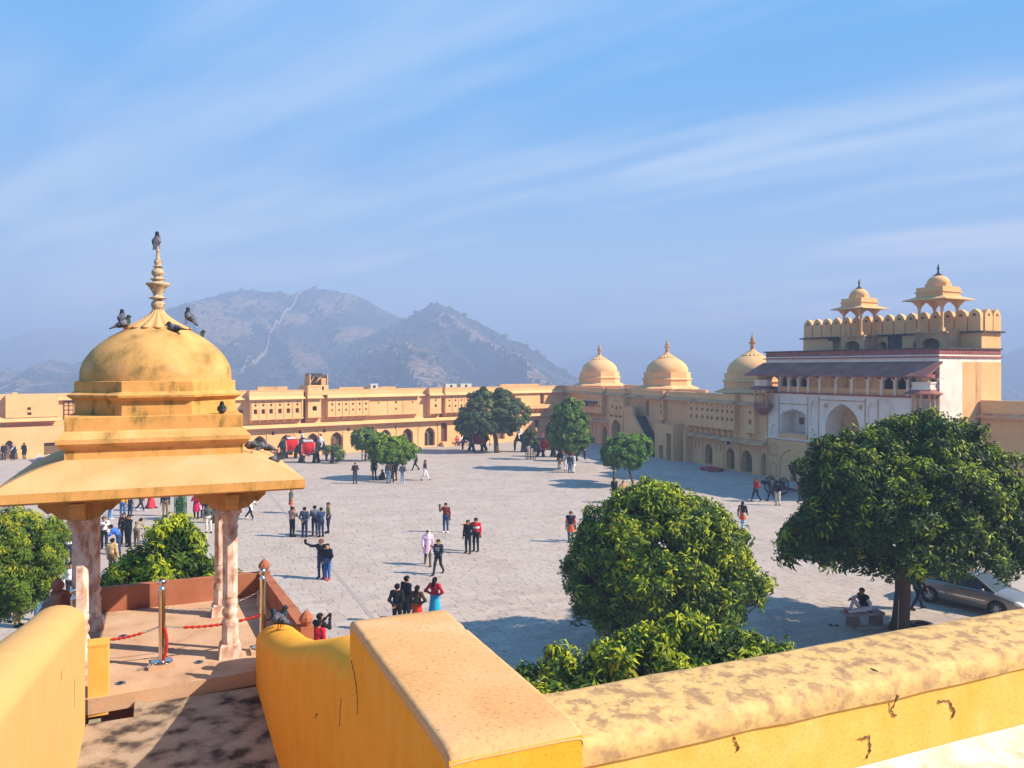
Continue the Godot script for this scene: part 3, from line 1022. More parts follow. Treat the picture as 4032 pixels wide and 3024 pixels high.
func side_range() -> void:
	var t := thing("courtyard_range", "shaded range with outer stair, portal and bays on the right of the courtyard", "building", Vector3(7.6, 0, -112.2), -70.0)
	var A: Material = M.apricot
	var arches := [[11.3, 12.65, 0.1, 2.35, 0.7], [34.18, 35.5, 0.1, 2.15, 0.65], [37.8, 39.12, 0.05, 2.12, 0.65], [40.15, 41.76, 0.05, 2.12, 0.75], [43.05, 43.85, 0.05, 2.1, 0.5]]
	var niches := [[8.4, 9.6, 0.3, 2.5, 0.6], [13.6, 14.5, 0.3, 2.4, 0.6], [32.55, 33.3, 1.5, 2.32, 0.3], [36.2, 36.9, 1.45, 2.38, 0.3], [4.5, 5.6, 0.3, 2.3, 0.6]]
	var w := MB.new()
	w.facade(0.0, 43.95, 0.0, 3.0, arches, 0.6)
	var up := [[14.75, 15.0, 4.75, 5.25, 0.0], [19.14, 19.56, 4.85, 5.3, 0.0], [22.32, 23.05, 4.25, 5.96, 0.0], [2.4, 3.3, 4.4, 5.6, 0.0]]
	w.facade(0.0, 43.95, 3.0, 6.4, up, 0.5)
	w.box(0.0, 43.95, 0.0, 6.4, -7.0, -0.6)
	w.box(0.0, 43.95, 6.4, 6.75, -7.0, -0.02)
	part("wall", w, A, t)
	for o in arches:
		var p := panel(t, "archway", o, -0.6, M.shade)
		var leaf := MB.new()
		leaf.box((o[0] + o[1]) * 0.5 + 0.05, o[1] - 0.1, o[2], o[3] - 0.7, -0.595, -0.55)
		part("door", leaf, M.iron, p)
	for o in niches:
		var n := MB.new()
		var outer := arch_points(o[0], o[1], o[2], o[3], o[4])
		for i in range(1, outer.size() - 2):
			var a := outer[i]
			var b := outer[i + 1]
			var k := a.lerp(b, 0.5) - Vector2((o[0] + o[1]) * 0.5, o[2] + 0.3)
			k = k.normalized() * 0.08
			n.hexa([Vector3(a.x, a.y, 0), Vector3(b.x, b.y, 0), Vector3(b.x + k.x, b.y + k.y, 0), Vector3(a.x + k.x, a.y + k.y, 0)],
				[Vector3(a.x, a.y, 0.05), Vector3(b.x, b.y, 0.05), Vector3(b.x + k.x, b.y + k.y, 0.05), Vector3(a.x + k.x, a.y + k.y, 0.05)])
		for x in [o[0], o[1] - 0.06]: n.box(x, x + 0.06, o[2], o[3] - o[4], 0.0, 0.05)
		part("niche", n, M.apricot_old, t)
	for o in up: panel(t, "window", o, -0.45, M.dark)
	for x in [8.0, 11.0, 13.2, 33.85, 37.4, 40.0, 42.9]:
		var q := MB.new()
		q.box(x - 0.07, x + 0.07, 0.0, 2.7, 0.0, 0.09)
		part("pilaster", q, A, t)
	ledge(t, "ledge", 0.0, 14.9, 3.2, 0.7, M.apricot_old)
	ledge(t, "ledge", 18.6, 20.0, 3.2, 0.7, M.apricot_old)
	ledge(t, "ledge", 31.6, 43.9, 3.1, 0.75, M.apricot_old)
	for p in [[0.0, 12.3, 0.35], [12.3, 13.9, 0.0], [13.9, 18.4, 0.6], [18.4, 20.1, 0.0], [20.1, 27.0, 0.5], [27.0, 27.9, 0.0], [27.9, 39.9, 0.5], [39.9, 41.0, 0.0], [41.0, 43.95, 0.4]]:
		var m := MB.new()
		m.box(p[0], p[1], 6.5, 7.14, p[2] - 0.4, p[2])
		m.box(p[0] - 0.02, p[1] + 0.02, 7.14, 7.22, p[2] - 0.44, p[2] + 0.04)
		if p[2] > 0.41:
			m.box(p[0], p[1], 6.42, 6.499, -0.02, p[2] - 0.01)
		var o := part("parapet", m, A, t)
		ledge(o, "upper_ledge", p[0], p[1], 6.52, 0.4, M.apricot_old, p[2], 0.14)
	# first oriel with a hood
	var ow := [[7.15, 8.5, 4.7, 5.12, 0.0], [8.85, 9.3, 4.72, 5.1, 0.0], [9.75, 10.2, 4.72, 5.1, 0.0], [10.7, 11.15, 4.74, 5.1, 0.0], [11.6, 11.95, 4.74, 5.08, 0.0]]
	for x in [7.6, 8.4, 9.2, 10.0, 10.8, 11.6]: ow.append([x - 0.1, x + 0.1, 5.62, 5.95, 0.0])
	bay(t, 7.0, 12.35, 4.05, 6.42, 0.6, ow, A, [], 7, M.dark, 0.5)
	ledge(t, "window_hood", 6.9, 11.3, 5.36, 0.5, M.soot, 0.6, 0.14)
	# portal bay
	var pb := MB.new()
	var po := [[15.66, 17.83, 0.0, 3.5, 0.85], [15.2, 15.9, 3.82, 4.02, 0.0], [16.3, 17.2, 3.82, 4.02, 0.0], [17.5, 18.2, 3.82, 4.02, 0.0]]
	pb.facade(14.95, 18.58, 0.0, 4.1, po, 0.9, 0.9)
	pb.box(14.95, 14.97, 0.0, 4.1, 0.0, 0.899)
	pb.box(18.56, 18.58, 0.0, 4.1, 0.0, 0.899)
	pb.box(14.9, 18.63, 4.1, 4.18, 0.0, 0.97)
	var pt := part("portal", pb, A, t)
	for o in po: panel(pt, "recess" if o[2] > 1.0 else "archway", o, 0.03, M.shade if o[2] < 1.0 else M.dark)
	bay(t, 15.0, 18.53, 4.22, 6.42, 0.85, [[15.45, 15.85, 4.8, 5.2, 0.0], [16.55, 17.0, 4.6, 5.2, 0.3], [17.66, 18.05, 4.8, 5.2, 0.0], [15.6, 15.78, 5.6, 5.85, 0.0], [16.68, 16.86, 5.6, 5.85, 0.0], [17.75, 17.93, 5.6, 5.85, 0.0]], A, [16.25, 17.3], 0, M.dark)
	# outer stair between two low walls
	var para := MB.new()
	para.extrude(PackedVector2Array([Vector2(20.06, 0), Vector2(20.06, 5.2), Vector2(22.1, 5.25), Vector2(22.2, 4.25), Vector2(25.6, 1.2), Vector2(25.6, 0)]), 1.25, 1.6)
	para.box(20.06, 20.36, 0.0, 5.2, 0.0, 1.249)
	var st := part("stair_wall", para, A, t)
	var steps := MB.new()
	for i in 16:
		var x := 22.3 + i * 0.24
		steps.box(x, x + 0.24, 0.0, 4.2 - i * 0.25, 0.01, 1.245)
	steps.box(20.37, 22.3, 3.9, 4.2, 0.01, 1.245)
	part("stair", steps, M.soot, st)
	var cap := MB.new()
	cap.box(20.0, 21.9, 5.2, 5.32, 1.2, 1.68)
	part("coping", cap, M.apricot_old, st)
	var rm := MB.new()
	var ro := [[27.46, 28.29, 0.0, 1.4, 0.0], [29.0, 29.92, 0.0, 2.8, 0.0]]
	rm.facade(26.6, 30.36, 0.0, 3.65, ro, 0.9, 1.3)
	rm.box(26.6, 26.62, 0.0, 3.65, 0.0, 1.299)
	rm.box(30.34, 30.36, 0.0, 3.65, 0.0, 1.299)
	rm.box(26.62, 30.34, 3.6, 3.65, 0.0, 1.298)
	rm.hexa([Vector3(26.6, 3.65, 0.0), Vector3(30.36, 3.65, 0.0), Vector3(30.36, 3.65, 1.3), Vector3(26.6, 3.65, 1.3)], [Vector3(26.6, 3.66, 0.0), Vector3(30.36, 3.9, 0.0), Vector3(30.36, 3.7, 1.2), Vector3(26.6, 3.66, 1.2)])
	var rp := part("stair_wall", rm, A, t)
	for o in ro: panel(rp, "doorway", o, 0.4, M.dark)
	var rec := MB.new()
	rec.box(30.36, 31.55, 0.0, 3.55, 0.0, 0.12)
	part("recess_panel", rec, M.apricot_old, t)
	var post := MB.new()
	post.box(31.55, 31.85, 0.0, 3.0, 0.0, 0.8)
	part("pier", post, A, t)
	bay(t, 26.05, 26.97, 4.1, 6.42, 0.45, [[26.35, 26.6, 5.3, 5.7, 0.0], [26.35, 26.6, 4.6, 5.05, 0.0]], A, [], 1, M.apricot_old, 0.4)
	var bw := []
	for x in [32.6, 33.6, 34.6, 35.5, 36.2, 37.1, 37.97, 38.74, 39.46]:
		bw.append([x - 0.19, x + 0.19, 4.66, 5.05, 0.2])
		bw.append([x - 0.16, x + 0.16, 5.42, 5.72, 0.0])
		bw.append([x - 0.08, x + 0.08, 5.98, 6.14, 0.0])
	bay(t, 31.8, 39.85, 3.95, 6.42, 0.55, bw, A, [], 9, M.dark, 0.6)
	bay(t, 41.44, 42.76, 3.9, 6.42, 0.5, [[41.9, 42.36, 4.55, 5.0, 0.0], [41.95, 42.3, 5.5, 5.75, 0.0]], A, [], 1, M.apricot, 0.4)
	var lamp := MB.new()
	lamp.box(38.1, 38.5, 2.42, 2.68, 0.1, 0.4)
	var lm := part("floodlight", lamp, M.iron, t)
	var lg := MB.new()
	lg.box(38.14, 38.46, 2.46, 2.64, 0.4, 0.42)
	part("lens", lg, flat(0.6, 0.6, 0.58, 0.2), lm)
	var rw := MB.new()
	rw.box(12.8, 19.0, 6.7, 7.6, -2.6, -2.2)
	rw.box(24.0, 30.0, 6.7, 7.35, -3.2, -2.9)
	part("roof_wall", rw, M.apricot, t)
	# domed roof pavilions
	for q in [[3.2, -3.6, "leftmost of the three big ribbed domes on the right range, farthest away"], [21.0, -3.6, "middle one of the three big ribbed domes on the right range"], [37.0, -3.6, "right one of the three big domes, partly behind the gatehouse eaves"]]:
		var p: Vector3 = t.transform * Vector3(q[0], 6.75, q[1])
		var d := thing("roof_dome", q[2], "dome", p, 20.0 + 90.0, "three ribbed domes on the roof of the right range")
		var b := MB.new()
		b.ngon([[2.75, 0.0], [2.75, 0.55], [2.6, 0.56]], 8, Vector3.ZERO, PI / 8)
		part("base", b, A, d)
		var e := MB.new()
		e.ngon([[2.55, 0.58], [3.45, 0.52], [3.45, 0.60], [2.6, 0.95], [2.5, 0.95]], 8, Vector3.ZERO, PI / 8)
		part("eaves", e, A, d)
		var dr := MB.new()
		dr.ngon([[2.58, 0.9], [2.58, 1.55], [2.72, 1.6], [2.72, 1.68], [2.58, 1.78], [2.52, 1.80], [2.52, 2.45], [2.0, 2.452]], 8, Vector3.ZERO, PI / 8)
		part("drum", dr, A, d)
		dome_stack(d, 2.42, 2.45, 1.75, 0.62, 1.55, M.apricot, M.apricot, M.apricot_old)


func dome_stack(d: Node3D, r: float, y: float, high: float, lotus: float, spire: float, md: Material, ml: Material, mf: Material) -> void:
	var b := MB.new()
	var prof := []
	for p in [[1.0, 0.0], [1.0, 0.1], [0.995, 0.2], [0.97, 0.32], [0.915, 0.45], [0.845, 0.57], [0.75, 0.69], [0.62, 0.82], [0.46, 0.94], [0.38, 1.0]]:
		prof.append([p[0] * r, y + p[1] * high])
	b.lathe(prof, 40)
	part("dome", b, md, d)
	var l := MB.new()
	var yl := y + high
	l.lathe([[0.0, yl - 0.02 * high], [r * 0.45, yl - 0.035 * high], [r * 0.45, yl], [r * 0.29, yl + lotus * 0.3], [r * 0.185, yl + lotus * 0.55], [r * 0.115, yl + lotus * 0.78], [r * 0.075, yl + lotus]], 96, Vector3.ZERO, 16, 0.13)
	part("lotus_cap", l, ml, d)
	var f := MB.new()
	var k := r / 0.87
	var ys := yl + lotus
	var fin := []
	for p in [[0.05, -0.01], [0.07, 0.03], [0.076, 0.06], [0.066, 0.1], [0.045, 0.115], [0.05, 0.125], [0.10, 0.14], [0.098, 0.148], [0.055, 0.165], [0.05, 0.19], [0.075, 0.24], [0.105, 0.29], [0.13, 0.31], [0.125, 0.335], [0.07, 0.345], [0.055, 0.36], [0.085, 0.378], [0.08, 0.386], [0.04, 0.40], [0.05, 0.42], [0.07, 0.45], [0.07, 0.48], [0.045, 0.51], [0.03, 0.52], [0.06, 0.535], [0.058, 0.54], [0.028, 0.552], [0.042, 0.58], [0.042, 0.61], [0.02, 0.64], [0.018, 0.74], [0.0, 0.78]]:
		fin.append([p[0] * k * 1.08, ys + p[1] / 0.78 * spire])
	f.lathe(fin, 20)
	part("finial", f, mf, d)


func merlon(w: float, h: float) -> PackedVector2Array:
	var p := PackedVector2Array()
	for q in [[-0.5, 0.0], [0.5, 0.0], [0.5, 0.62], [0.47, 0.73], [0.38, 0.84], [0.22, 0.93], [0.06, 0.985], [0.0, 1.0], [-0.06, 0.985], [-0.22, 0.93], [-0.38, 0.84], [-0.47, 0.73], [-0.5, 0.62]]:
		p.append(Vector2(q[0] * w, q[1] * h))
	return p


func kiosk(label: String, at: Vector3, turn: float, s: float) -> void:   # small square pavilion on four pillars with a dome
	var t := thing("roof_kiosk", label, "pavilion", at, turn, "two domed kiosks on the gatehouse roof")
	for i in 4:
		var x := (0.84 if i % 2 == 0 else -0.84) * s
		var z := (0.84 if i < 2 else -0.84) * s
		var p := MB.new()
		p.tapered(x, z, 0.15 * s, 0.15 * s, 0.0, 0.15 * s, 0.15 * s, 0.25 * s)
		p.lathe([[0.11 * s, 0.25 * s], [0.095 * s, 1.6 * s], [0.16 * s, 1.75 * s], [0.16 * s, 1.8 * s]], 10, Vector3(x, 0, z))
		p.tapered(x, z, 0.13 * s, 0.13 * s, 1.8 * s, 0.36 * s, 0.36 * s, 2.15 * s)
		part("pillar", p, M.apricot, t)
	var e := MB.new()
	e.tapered(0, 0, 1.1 * s, 1.1 * s, 2.12 * s, 1.1 * s, 1.1 * s, 2.2 * s)
	e.tapered(0, 0, 1.62 * s, 1.62 * s, 2.17 * s, 1.62 * s, 1.62 * s, 2.23 * s)
	e.tapered(0, 0, 1.62 * s, 1.62 * s, 2.23 * s, 1.0 * s, 1.0 * s, 2.45 * s)
	part("eaves", e, M.apricot, t)
	var b := MB.new()
	b.tapered(0, 0, 1.0 * s, 1.0 * s, 2.4 * s, 1.0 * s, 1.0 * s, 2.72 * s)
	b.tapered(0, 0, 1.08 * s, 1.08 * s, 2.722 * s, 1.08 * s, 1.08 * s, 2.8 * s)
	b.tapered(0, 0, 0.99 * s, 0.99 * s, 2.802 * s, 0.99 * s, 0.99 * s, 3.1 * s)
	part("attic", b, M.apricot, t)
	var d := MB.new()
	d.ngon([[0.78 * s, 3.1 * s], [0.78 * s, 3.38 * s], [0.5 * s, 3.381 * s]], 8, Vector3.ZERO, PI / 8)
	part("drum", d, M.apricot, t)
	dome_stack(t, 0.72 * s, 3.38 * s, 0.55 * s, 0.26 * s, 0.62 * s, M.apricot, M.soot, M.soot)


func corner_balcony(parent: Node3D, x: float, z: float, k: float) -> void:   # bracketed stone balcony with columns, hood and upper railing
	var b := MB.new()
	b.ngon([[0.15, 5.5], [0.4, 5.7], [0.72, 6.1], [0.78, 6.15], [0.78, 6.55], [0.7, 6.552]], 8, Vector3(x, 0, z), PI / 8)
	var o := part("corner_balcony", b, M.eaves, parent)
	for i in 8:
		var a := TAU * (i + 0.5) / 8.0
		var p := MB.new()
		p.lathe([[0.08, 6.55], [0.065, 7.5], [0.13, 7.72], [0.13, 7.8]], 8, Vector3(x + cos(a) * 0.7, 0, z - sin(a) * 0.7))
		part("column", p, M.apricot_old, o)
	var e := MB.new()
	e.ngon([[0.75, 7.8], [1.2, 7.78], [1.2, 7.84], [0.8, 8.05], [0.75, 8.12], [0.78, 8.12]], 8, Vector3(x, 0, z), PI / 8)
	part("hood", e, M.eaves, o)
	var r := MB.new()
	r.ngon([[0.78, 8.1], [0.78, 8.22], [0.72, 8.222], [0.72, 8.55], [0.78, 8.552], [0.78, 8.66], [0.6, 8.662]], 8, Vector3(x, 0, z), PI / 8)
	part("railing", r, M.white, o)
	var c := MB.new()
	c.ngon([[0.5, 8.66], [0.5, 9.2], [0.48, 9.21]], 8, Vector3(x, 0, z), PI / 8)
	part("inner_wall", c, M.apricot_old, o)


func gatehouse() -> void:
	var t := thing("gatehouse", "tall white and apricot gatehouse with red eaves and a battlemented top", "building", Vector3(22.4, 0, -71.5), -61.8)
	var L := 0.4
	var R := 16.72
	# yellow base
	var lo := [[3.18, 3.82, 0.0, 1.45, 0.0], [6.75, 10.15, 0.0, 3.55, 0.0]]
	var nich := [[0.92, 1.66, 2.0, 3.05, 0.35], [0.92, 1.66, 0.25, 1.35, 0.35], [4.9, 5.7, 2.0, 3.05, 0.35], [4.9, 5.7, 0.25, 1.35, 0.35], [11.0, 11.8, 2.0, 3.0, 0.35], [13.0, 13.8, 0.2, 2.6, 0.5]]
	var w := MB.new()
	w.facade(L, R, 0.0, 3.52, lo, 0.9)
	w.box(L, 6.7, 0.0, 3.52, -7.4, -0.9)
	w.box(10.2, R, 0.0, 3.52, -7.4, -0.9)
	w.box(L - 0.02, L, 0.0, 3.52, -0.9, -0.001)
	w.box(R, R + 0.02, 0.0, 3.52, -0.9, -0.001)
	part("lower_wall", w, M.apricot, t)
	panel(t, "door", lo[0], -0.3, M.wood)
	panel(t, "archway", lo[1], -5.5, M.shade)
	for o in nich:
		var n := MB.new()
		var p := arch_points(o[0], o[1], o[2], o[3], o[4])
		for i in p.size():
			var a := p[i]
			var b := p[(i + 1) % p.size()]
			n.tube([Vector3(a.x, a.y, 0.01), Vector3(b.x, b.y, 0.01)], [0.045, 0.045], 4)
		part("niche_moulding", n, M.apricot_old, t)
	var qa := MB.new()
	for i in 8:
		var a0 := PI - i * 0.17
		qa.tube([Vector3(3.5 + 1.5 * cos(a0), 1.3 + 1.35 * sin(a0), 0.01), Vector3(3.5 + 1.5 * cos(a0 - 0.17), 1.3 + 1.35 * sin(a0 - 0.17), 0.01)], [0.05, 0.05], 4)
	qa.tube([Vector3(2.0, 0.0, 0.01), Vector3(2.0, 1.3, 0.01)], [0.05, 0.05], 4)
	part("arch_moulding", qa, M.apricot_old, t)
	# scalloped band
	var sc := MB.new()
	for i in 52:
		var x := L + 0.16 + i * 0.316
		sc.lathe([[0.0, 3.40], [0.09, 3.44], [0.14, 3.52]], 7, Vector3(x, 0, 0.04))
	sc.box(L, R, 3.52, 3.62, -0.9, 0.12)
	part("scalloped_band", sc, M.white, t)
	# white storey
	var big := [6.85, 10.1, 3.62, 6.8, 1.7]
	var up := [[2.12, 4.87, 4.05, 6.2, 0.5], [12.2, 14.9, 4.05, 6.2, 0.5], big]
	var tall := [[5.28, 6.0, 4.85, 6.95, 0.45], [5.28, 6.0, 3.8, 4.65, 0.4], [0.95, 1.6, 3.8, 4.75, 0.4], [10.85, 11.55, 4.85, 6.95, 0.45], [10.85, 11.55, 3.8, 4.65, 0.4]]
	var u := MB.new()
	u.facade(L, R, 3.62, 7.46, up + tall.map(func(o): return [o[0], o[1], o[2], o[3], o[4]]), 0.16)
	part("upper_wall", u, M.white, t)
	var ub := MB.new()
	ub.facade(L, R, 3.62, 7.46, up, 1.6, -0.16)
	ub.box(L, R, 3.62, 7.46, -7.4, -1.76)
	ub.box(L - 0.02, L, 3.62, 7.46, -1.76, -0.001)
	part("upper_wall_core", ub, M.white, t)
	for o in up:
		var p := panel(t, "alcove", o, -1.75, M.apricot_old if o[0] > 6 and o[0] < 10 else M.white)
		if o[4] < 1.0:
			var sill := MB.new()
			sill.box(o[0] - 0.1, o[1] + 0.1, o[2] - 0.45, o[2], 0.0, 0.1)
			part("sill", sill, M.apricot, p)
			var cu := MB.new()
			for i in 8:
				var x := lerpf(o[0] + 0.1, o[1] - 0.1, i / 7.0)
				var y := u.top_of(o, x)
				cu.extrude(PackedVector2Array([Vector2(x - 0.2, y + 0.08), Vector2(x, y - 0.2), Vector2(x + 0.2, y + 0.08)]), -0.14, -0.02)
			part("cusped_fringe", cu, M.white, p)
			var iw := MB.new()
			iw.box(o[0] + 0.5, o[0] + 1.0, o[2] + 0.7, o[2] + 1.3, -1.74, -1.68)
			iw.box(o[1] - 0.75, o[1] - 0.4, o[2] + 0.7, o[2] + 1.3, -1.74, -1.68)
			part("inner_window", iw, M.shade, p)
	for x in [6.92, 10.2]:
		var md := MB.new()
		md.lathe([[0.0, 0.0], [0.2, 0.0], [0.2, 0.04], [0.16, 0.06], [0.0, 0.05]], 18)
		var o := part("medallion", md, M.apricot_old, t, Vector3(x, 6.6, 0.0))
		o.rotation_degrees.x = 90
	var fr := MB.new()
	for q in [[1.88, 2.0, 3.62, 7.3], [5.02, 5.12, 3.62, 7.3], [6.15, 6.25, 3.62, 7.3], [10.6, 10.7, 3.62, 7.3], [11.75, 11.85, 3.62, 7.3]]:
		fr.box(q[0] + 0.02, q[1] - 0.02, q[2], q[3], 0.0, 0.05)
	for q in [[2.0, 5.02, 6.55, 6.62], [6.25, 10.6, 7.0, 7.08]]:
		fr.box(q[0], q[1], q[2], q[3], 0.0, 0.05)
	part("frame_mouldings", fr, M.apricot_old, t)
	# gallery
	var sl := MB.new()
	sl.box(L, R, 7.46, 7.58, -7.4, 0.14)
	part("gallery_ledge", sl, M.redstone, t)
	var gb := MB.new()
	gb.box(L, R, 7.58, 10.1, -7.4, -1.8)
	part("gallery_back_wall", gb, M.apricot_old, t)
	var cols := [0.6, 1.85, 2.9, 3.95, 5.02, 6.18, 7.8, 9.3, 10.8, 12.0, 13.16, 14.22, 15.4, 16.5]
	for i in cols.size():
		var c := MB.new()
		var x: float = cols[i]
		c.box(x - 0.13, x + 0.13, 7.58, 8.65, -0.32, -0.06)
		c.tapered(x, -0.19, 0.13, 0.13, 8.65, 0.3, 0.3, 8.95)
		c.box(x - 0.16, x + 0.16, 8.95, 10.05, -0.34, -0.04)
		part("gallery_column", c, M.white, t)
		var k := MB.new()
		k.extrude(PackedVector2Array([Vector2(0, 8.75), Vector2(0.5, 8.95), Vector2(1.2, 9.1), Vector2(1.2, 9.22), Vector2(0, 9.2)]), -0.08, 0.08, Transform3D(Basis(Vector3(0, 0, 1), Vector3(0, 1, 0), Vector3(-1, 0, 0)), Vector3(x, 0, -0.04)))
		part("eaves_bracket", k, M.redstone, t)
		if i == cols.size() - 1: continue
		var x2: float = cols[i + 1]
		var low := MB.new()
		low.box(x + 0.13, x2 - 0.13, 7.58, 8.06, -0.26, -0.14)
		part("balustrade", low, M.apricot, t)
		if i >= 4 and i <= 8:
			var s := MB.new()
			s.box(x + 0.13, x2 - 0.13, 8.06, 8.95, -0.24, -0.18)
			part("screen", s, M.apricot_old, t)
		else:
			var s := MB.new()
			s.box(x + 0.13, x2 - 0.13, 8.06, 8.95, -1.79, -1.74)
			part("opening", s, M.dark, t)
	var li := MB.new()
	li.box(L, R, 8.95, 10.1, -1.8, -0.36)
	part("lintel", li, M.apricot_old, t)
	# red eaves
	var ev := MB.new()
	ev.hexa([Vector3(L - 0.3, 10.02, 0.0), Vector3(R + 0.3, 10.02, 0.0), Vector3(R + 0.3, 8.98, 1.75), Vector3(L - 0.9, 8.98, 1.75)],
		[Vector3(L - 0.3, 10.14, 0.0), Vector3(R + 0.3, 10.14, 0.0), Vector3(R + 0.3, 9.08, 1.75), Vector3(L - 0.9, 9.08, 1.75)])
	part("eaves", ev, M.eaves, t)
	# bands above the eaves
	var wb := MB.new()
	wb.box(L, R, 10.1, 10.42, -7.4, 0.0)
	part("white_band", wb, M.white, t)
	var rm := MB.new()
	rm.box(L - 0.25, R + 0.12, 10.42, 10.52, -7.5, 0.14)
	part("red_moulding", rm, M.redstone, t)
	var wl := MB.new()
	wl.box(L, R, 10.52, 10.62, -7.4, 0.02)
	part("white_line", wl, M.white, t)
	var rb := MB.new()
	rb.box(L, R, 10.62, 11.02, -7.4, 0.0)
	part("red_band", rb, M.redstone, t)
	for i in 46:
		var m := MB.new()
		m.extrude(PackedVector2Array([Vector2(-0.11, 0), Vector2(0.11, 0), Vector2(0.11, 0.14), Vector2(0, 0.24), Vector2(-0.11, 0.14)]), 0.0, 0.025)
		part("band_ornament", m, M.eaves, t, Vector3(L + 0.2 + i * 0.355, 10.68, 0.0))
	for i in 20:
		var m := MB.new()
		m.extrude(PackedVector2Array([Vector2(-0.11, 0), Vector2(0.11, 0), Vector2(0.11, 0.14), Vector2(0, 0.24), Vector2(-0.11, 0.14)]), 0.0, 0.025)
		part("band_ornament", m, M.eaves, t, Vector3(R, 10.68, -0.2 - i * 0.365), 90.0)
	var cp := MB.new()
	cp.box(L - 0.16, R + 0.1, 11.02, 11.13, -7.5, 0.12)
	part("coping", cp, M.soot, t)
	# right flank: a white strip, then ochre
	var s1 := MB.new()
	s1.box(R, R + 0.05, 3.52, 10.1, -2.6, -0.002)
	part("flank_white", s1, M.white, t)
	var s2 := MB.new()
	s2.box(R, R + 0.03, 0.0, 10.1, -7.38, -2.6)
	part("flank_plaster", s2, M.apricot, t)
	var s3 := MB.new()
	s3.box(R + 0.03, R + 0.045, 3.0, 10.1, -4.95, -4.25)
	part("rain_stain", s3, M.apricot_old, t)
	corner_balcony(t, 0.55, 0.5, 1.0)
	corner_balcony(t, 15.9, 0.55, 1.0)
	# upper block and battlements
	var blk := MB.new()
	var uo := [[3.4, 4.4, 11.13, 12.1, 0.0], [5.95, 7.25, 11.13, 12.0, 0.4], [8.0, 8.8, 11.2, 11.9, 0.35], [11.2, 12.0, 11.2, 11.95, 0.35], [12.6, 14.6, 11.13, 12.0, 0.0]]
	blk.facade(0.1, R, 11.13, 12.3, uo, 0.6, -5.0)
	blk.box(0.1, R, 11.13, 12.3, -7.4, -5.6)
	blk.box(0.1, 0.12, 11.13, 12.3, -5.6, -5.001)
	blk.box(R - 0.02, R, 11.13, 12.3, -5.6, -5.001)
	var bp := part("upper_block", blk, M.apricot, t)
	for o in uo: panel(bp, "recess", o, -5.55, M.apricot_old if o[4] == 0.0 else M.shade)
	var bs := MB.new()
	bs.box(8.9, 10.2, 11.2, 12.29, -5.0, -4.985)
	bs.box(2.9, 5.7, 12.05, 12.29, -5.0, -4.985)
	part("soot_stain", bs, M.soot, bp)
	var cn := MB.new()
	cn.box(-0.15, R + 0.25, 12.3, 12.42, -7.6, -4.8)
	part("cornice", cn, M.soot, t)
	var shape := merlon(0.94, 1.66)
	var sm := MB.new()
	sm.extrude(shape, -0.2, 0.2)
	var slot := MB.new()
	slot.box(-0.13, 0.13, 1.12, 1.3, 0.2, 0.215)
	var mesh := sm.mesh()
	var sloth := slot.mesh()
	for i in 16:
		var o := part("merlon", mesh, M.apricot, t, Vector3(0.64 + i * 1.035, 12.42, -5.2))
		part("loophole", sloth, M.shade, o)
	for i in 2:
		for x in [0.3, R - 0.2]:
			var o := part("merlon", mesh, M.apricot, t, Vector3(x, 12.42, -5.9 - i * 1.05), 90.0 if x > 5.0 else -90.0)
			part("loophole", sloth, M.shade, o)
	var bk := MB.new()
	bk.box(0.6, R - 0.5, 12.42, 12.9, -7.4, -7.2)
	part("rear_parapet", bk, M.apricot_old, t)
	for q in [[6.8, 1.15], [13.85, 1.25]]:
		var pl := MB.new()
		var op := [[q[0] - 0.7, q[0] + 0.7, 11.13, 11.95, 0.35]]
		pl.facade(q[0] - q[1], q[0] + q[1], 11.13, 12.28, op, 0.5, -3.3)
		pl.box(q[0] - q[1], q[0] + q[1], 11.13, 12.28, -4.98, -3.8)
		pl.box(q[0] - q[1], q[0] - q[1] + 0.02, 11.13, 12.28, -3.8, -3.301)
		pl.box(q[0] + q[1] - 0.02, q[0] + q[1], 11.13, 12.28, -3.8, -3.301)
		pl.box(q[0] - q[1] - 0.08, q[0] + q[1] + 0.08, 12.28, 12.40, -4.79, -3.2)
		var o := part("kiosk_platform", pl, M.apricot_old, t)
		panel(o, "recess", op[0], -3.79, M.shade)
	kiosk("left and smaller of the two domed kiosks standing before the gatehouse battlements", t.transform * Vector3(6.8, 12.41, -4.15), -61.8, 1.0)
	kiosk("right and larger of the two domed kiosks standing before the gatehouse battlements", t.transform * Vector3(13.85, 12.41, -4.2), -61.8, 1.1)
	# range beyond the gate on the right
	var v := thing("courtyard_range", "plain apricot wing with a long parapet at the right edge, behind the big tree", "building", t.transform * Vector3(16.9, 0, -4.6), -52.0)
	var vb := MB.new()
	vb.box(0.0, 24.0, 0.0, 6.2, -7.0, 0.0)
	part("wall", vb, M.apricot, v)
	ledge(v, "ledge", 0.0, 24.0, 6.25, 0.5, M.apricot_old, 0.0, 0.16)
	var vp := MB.new()
	vp.box(0.0, 24.0, 6.2, 7.3, -0.35, 0.0)
	part("parapet", vp, M.apricot, v)
	var vr := MB.new()
	vr.box(4.0, 22.0, 6.2, 7.6, -3.5, -3.2)
	part("roof_wall", vr, M.redstone, v)


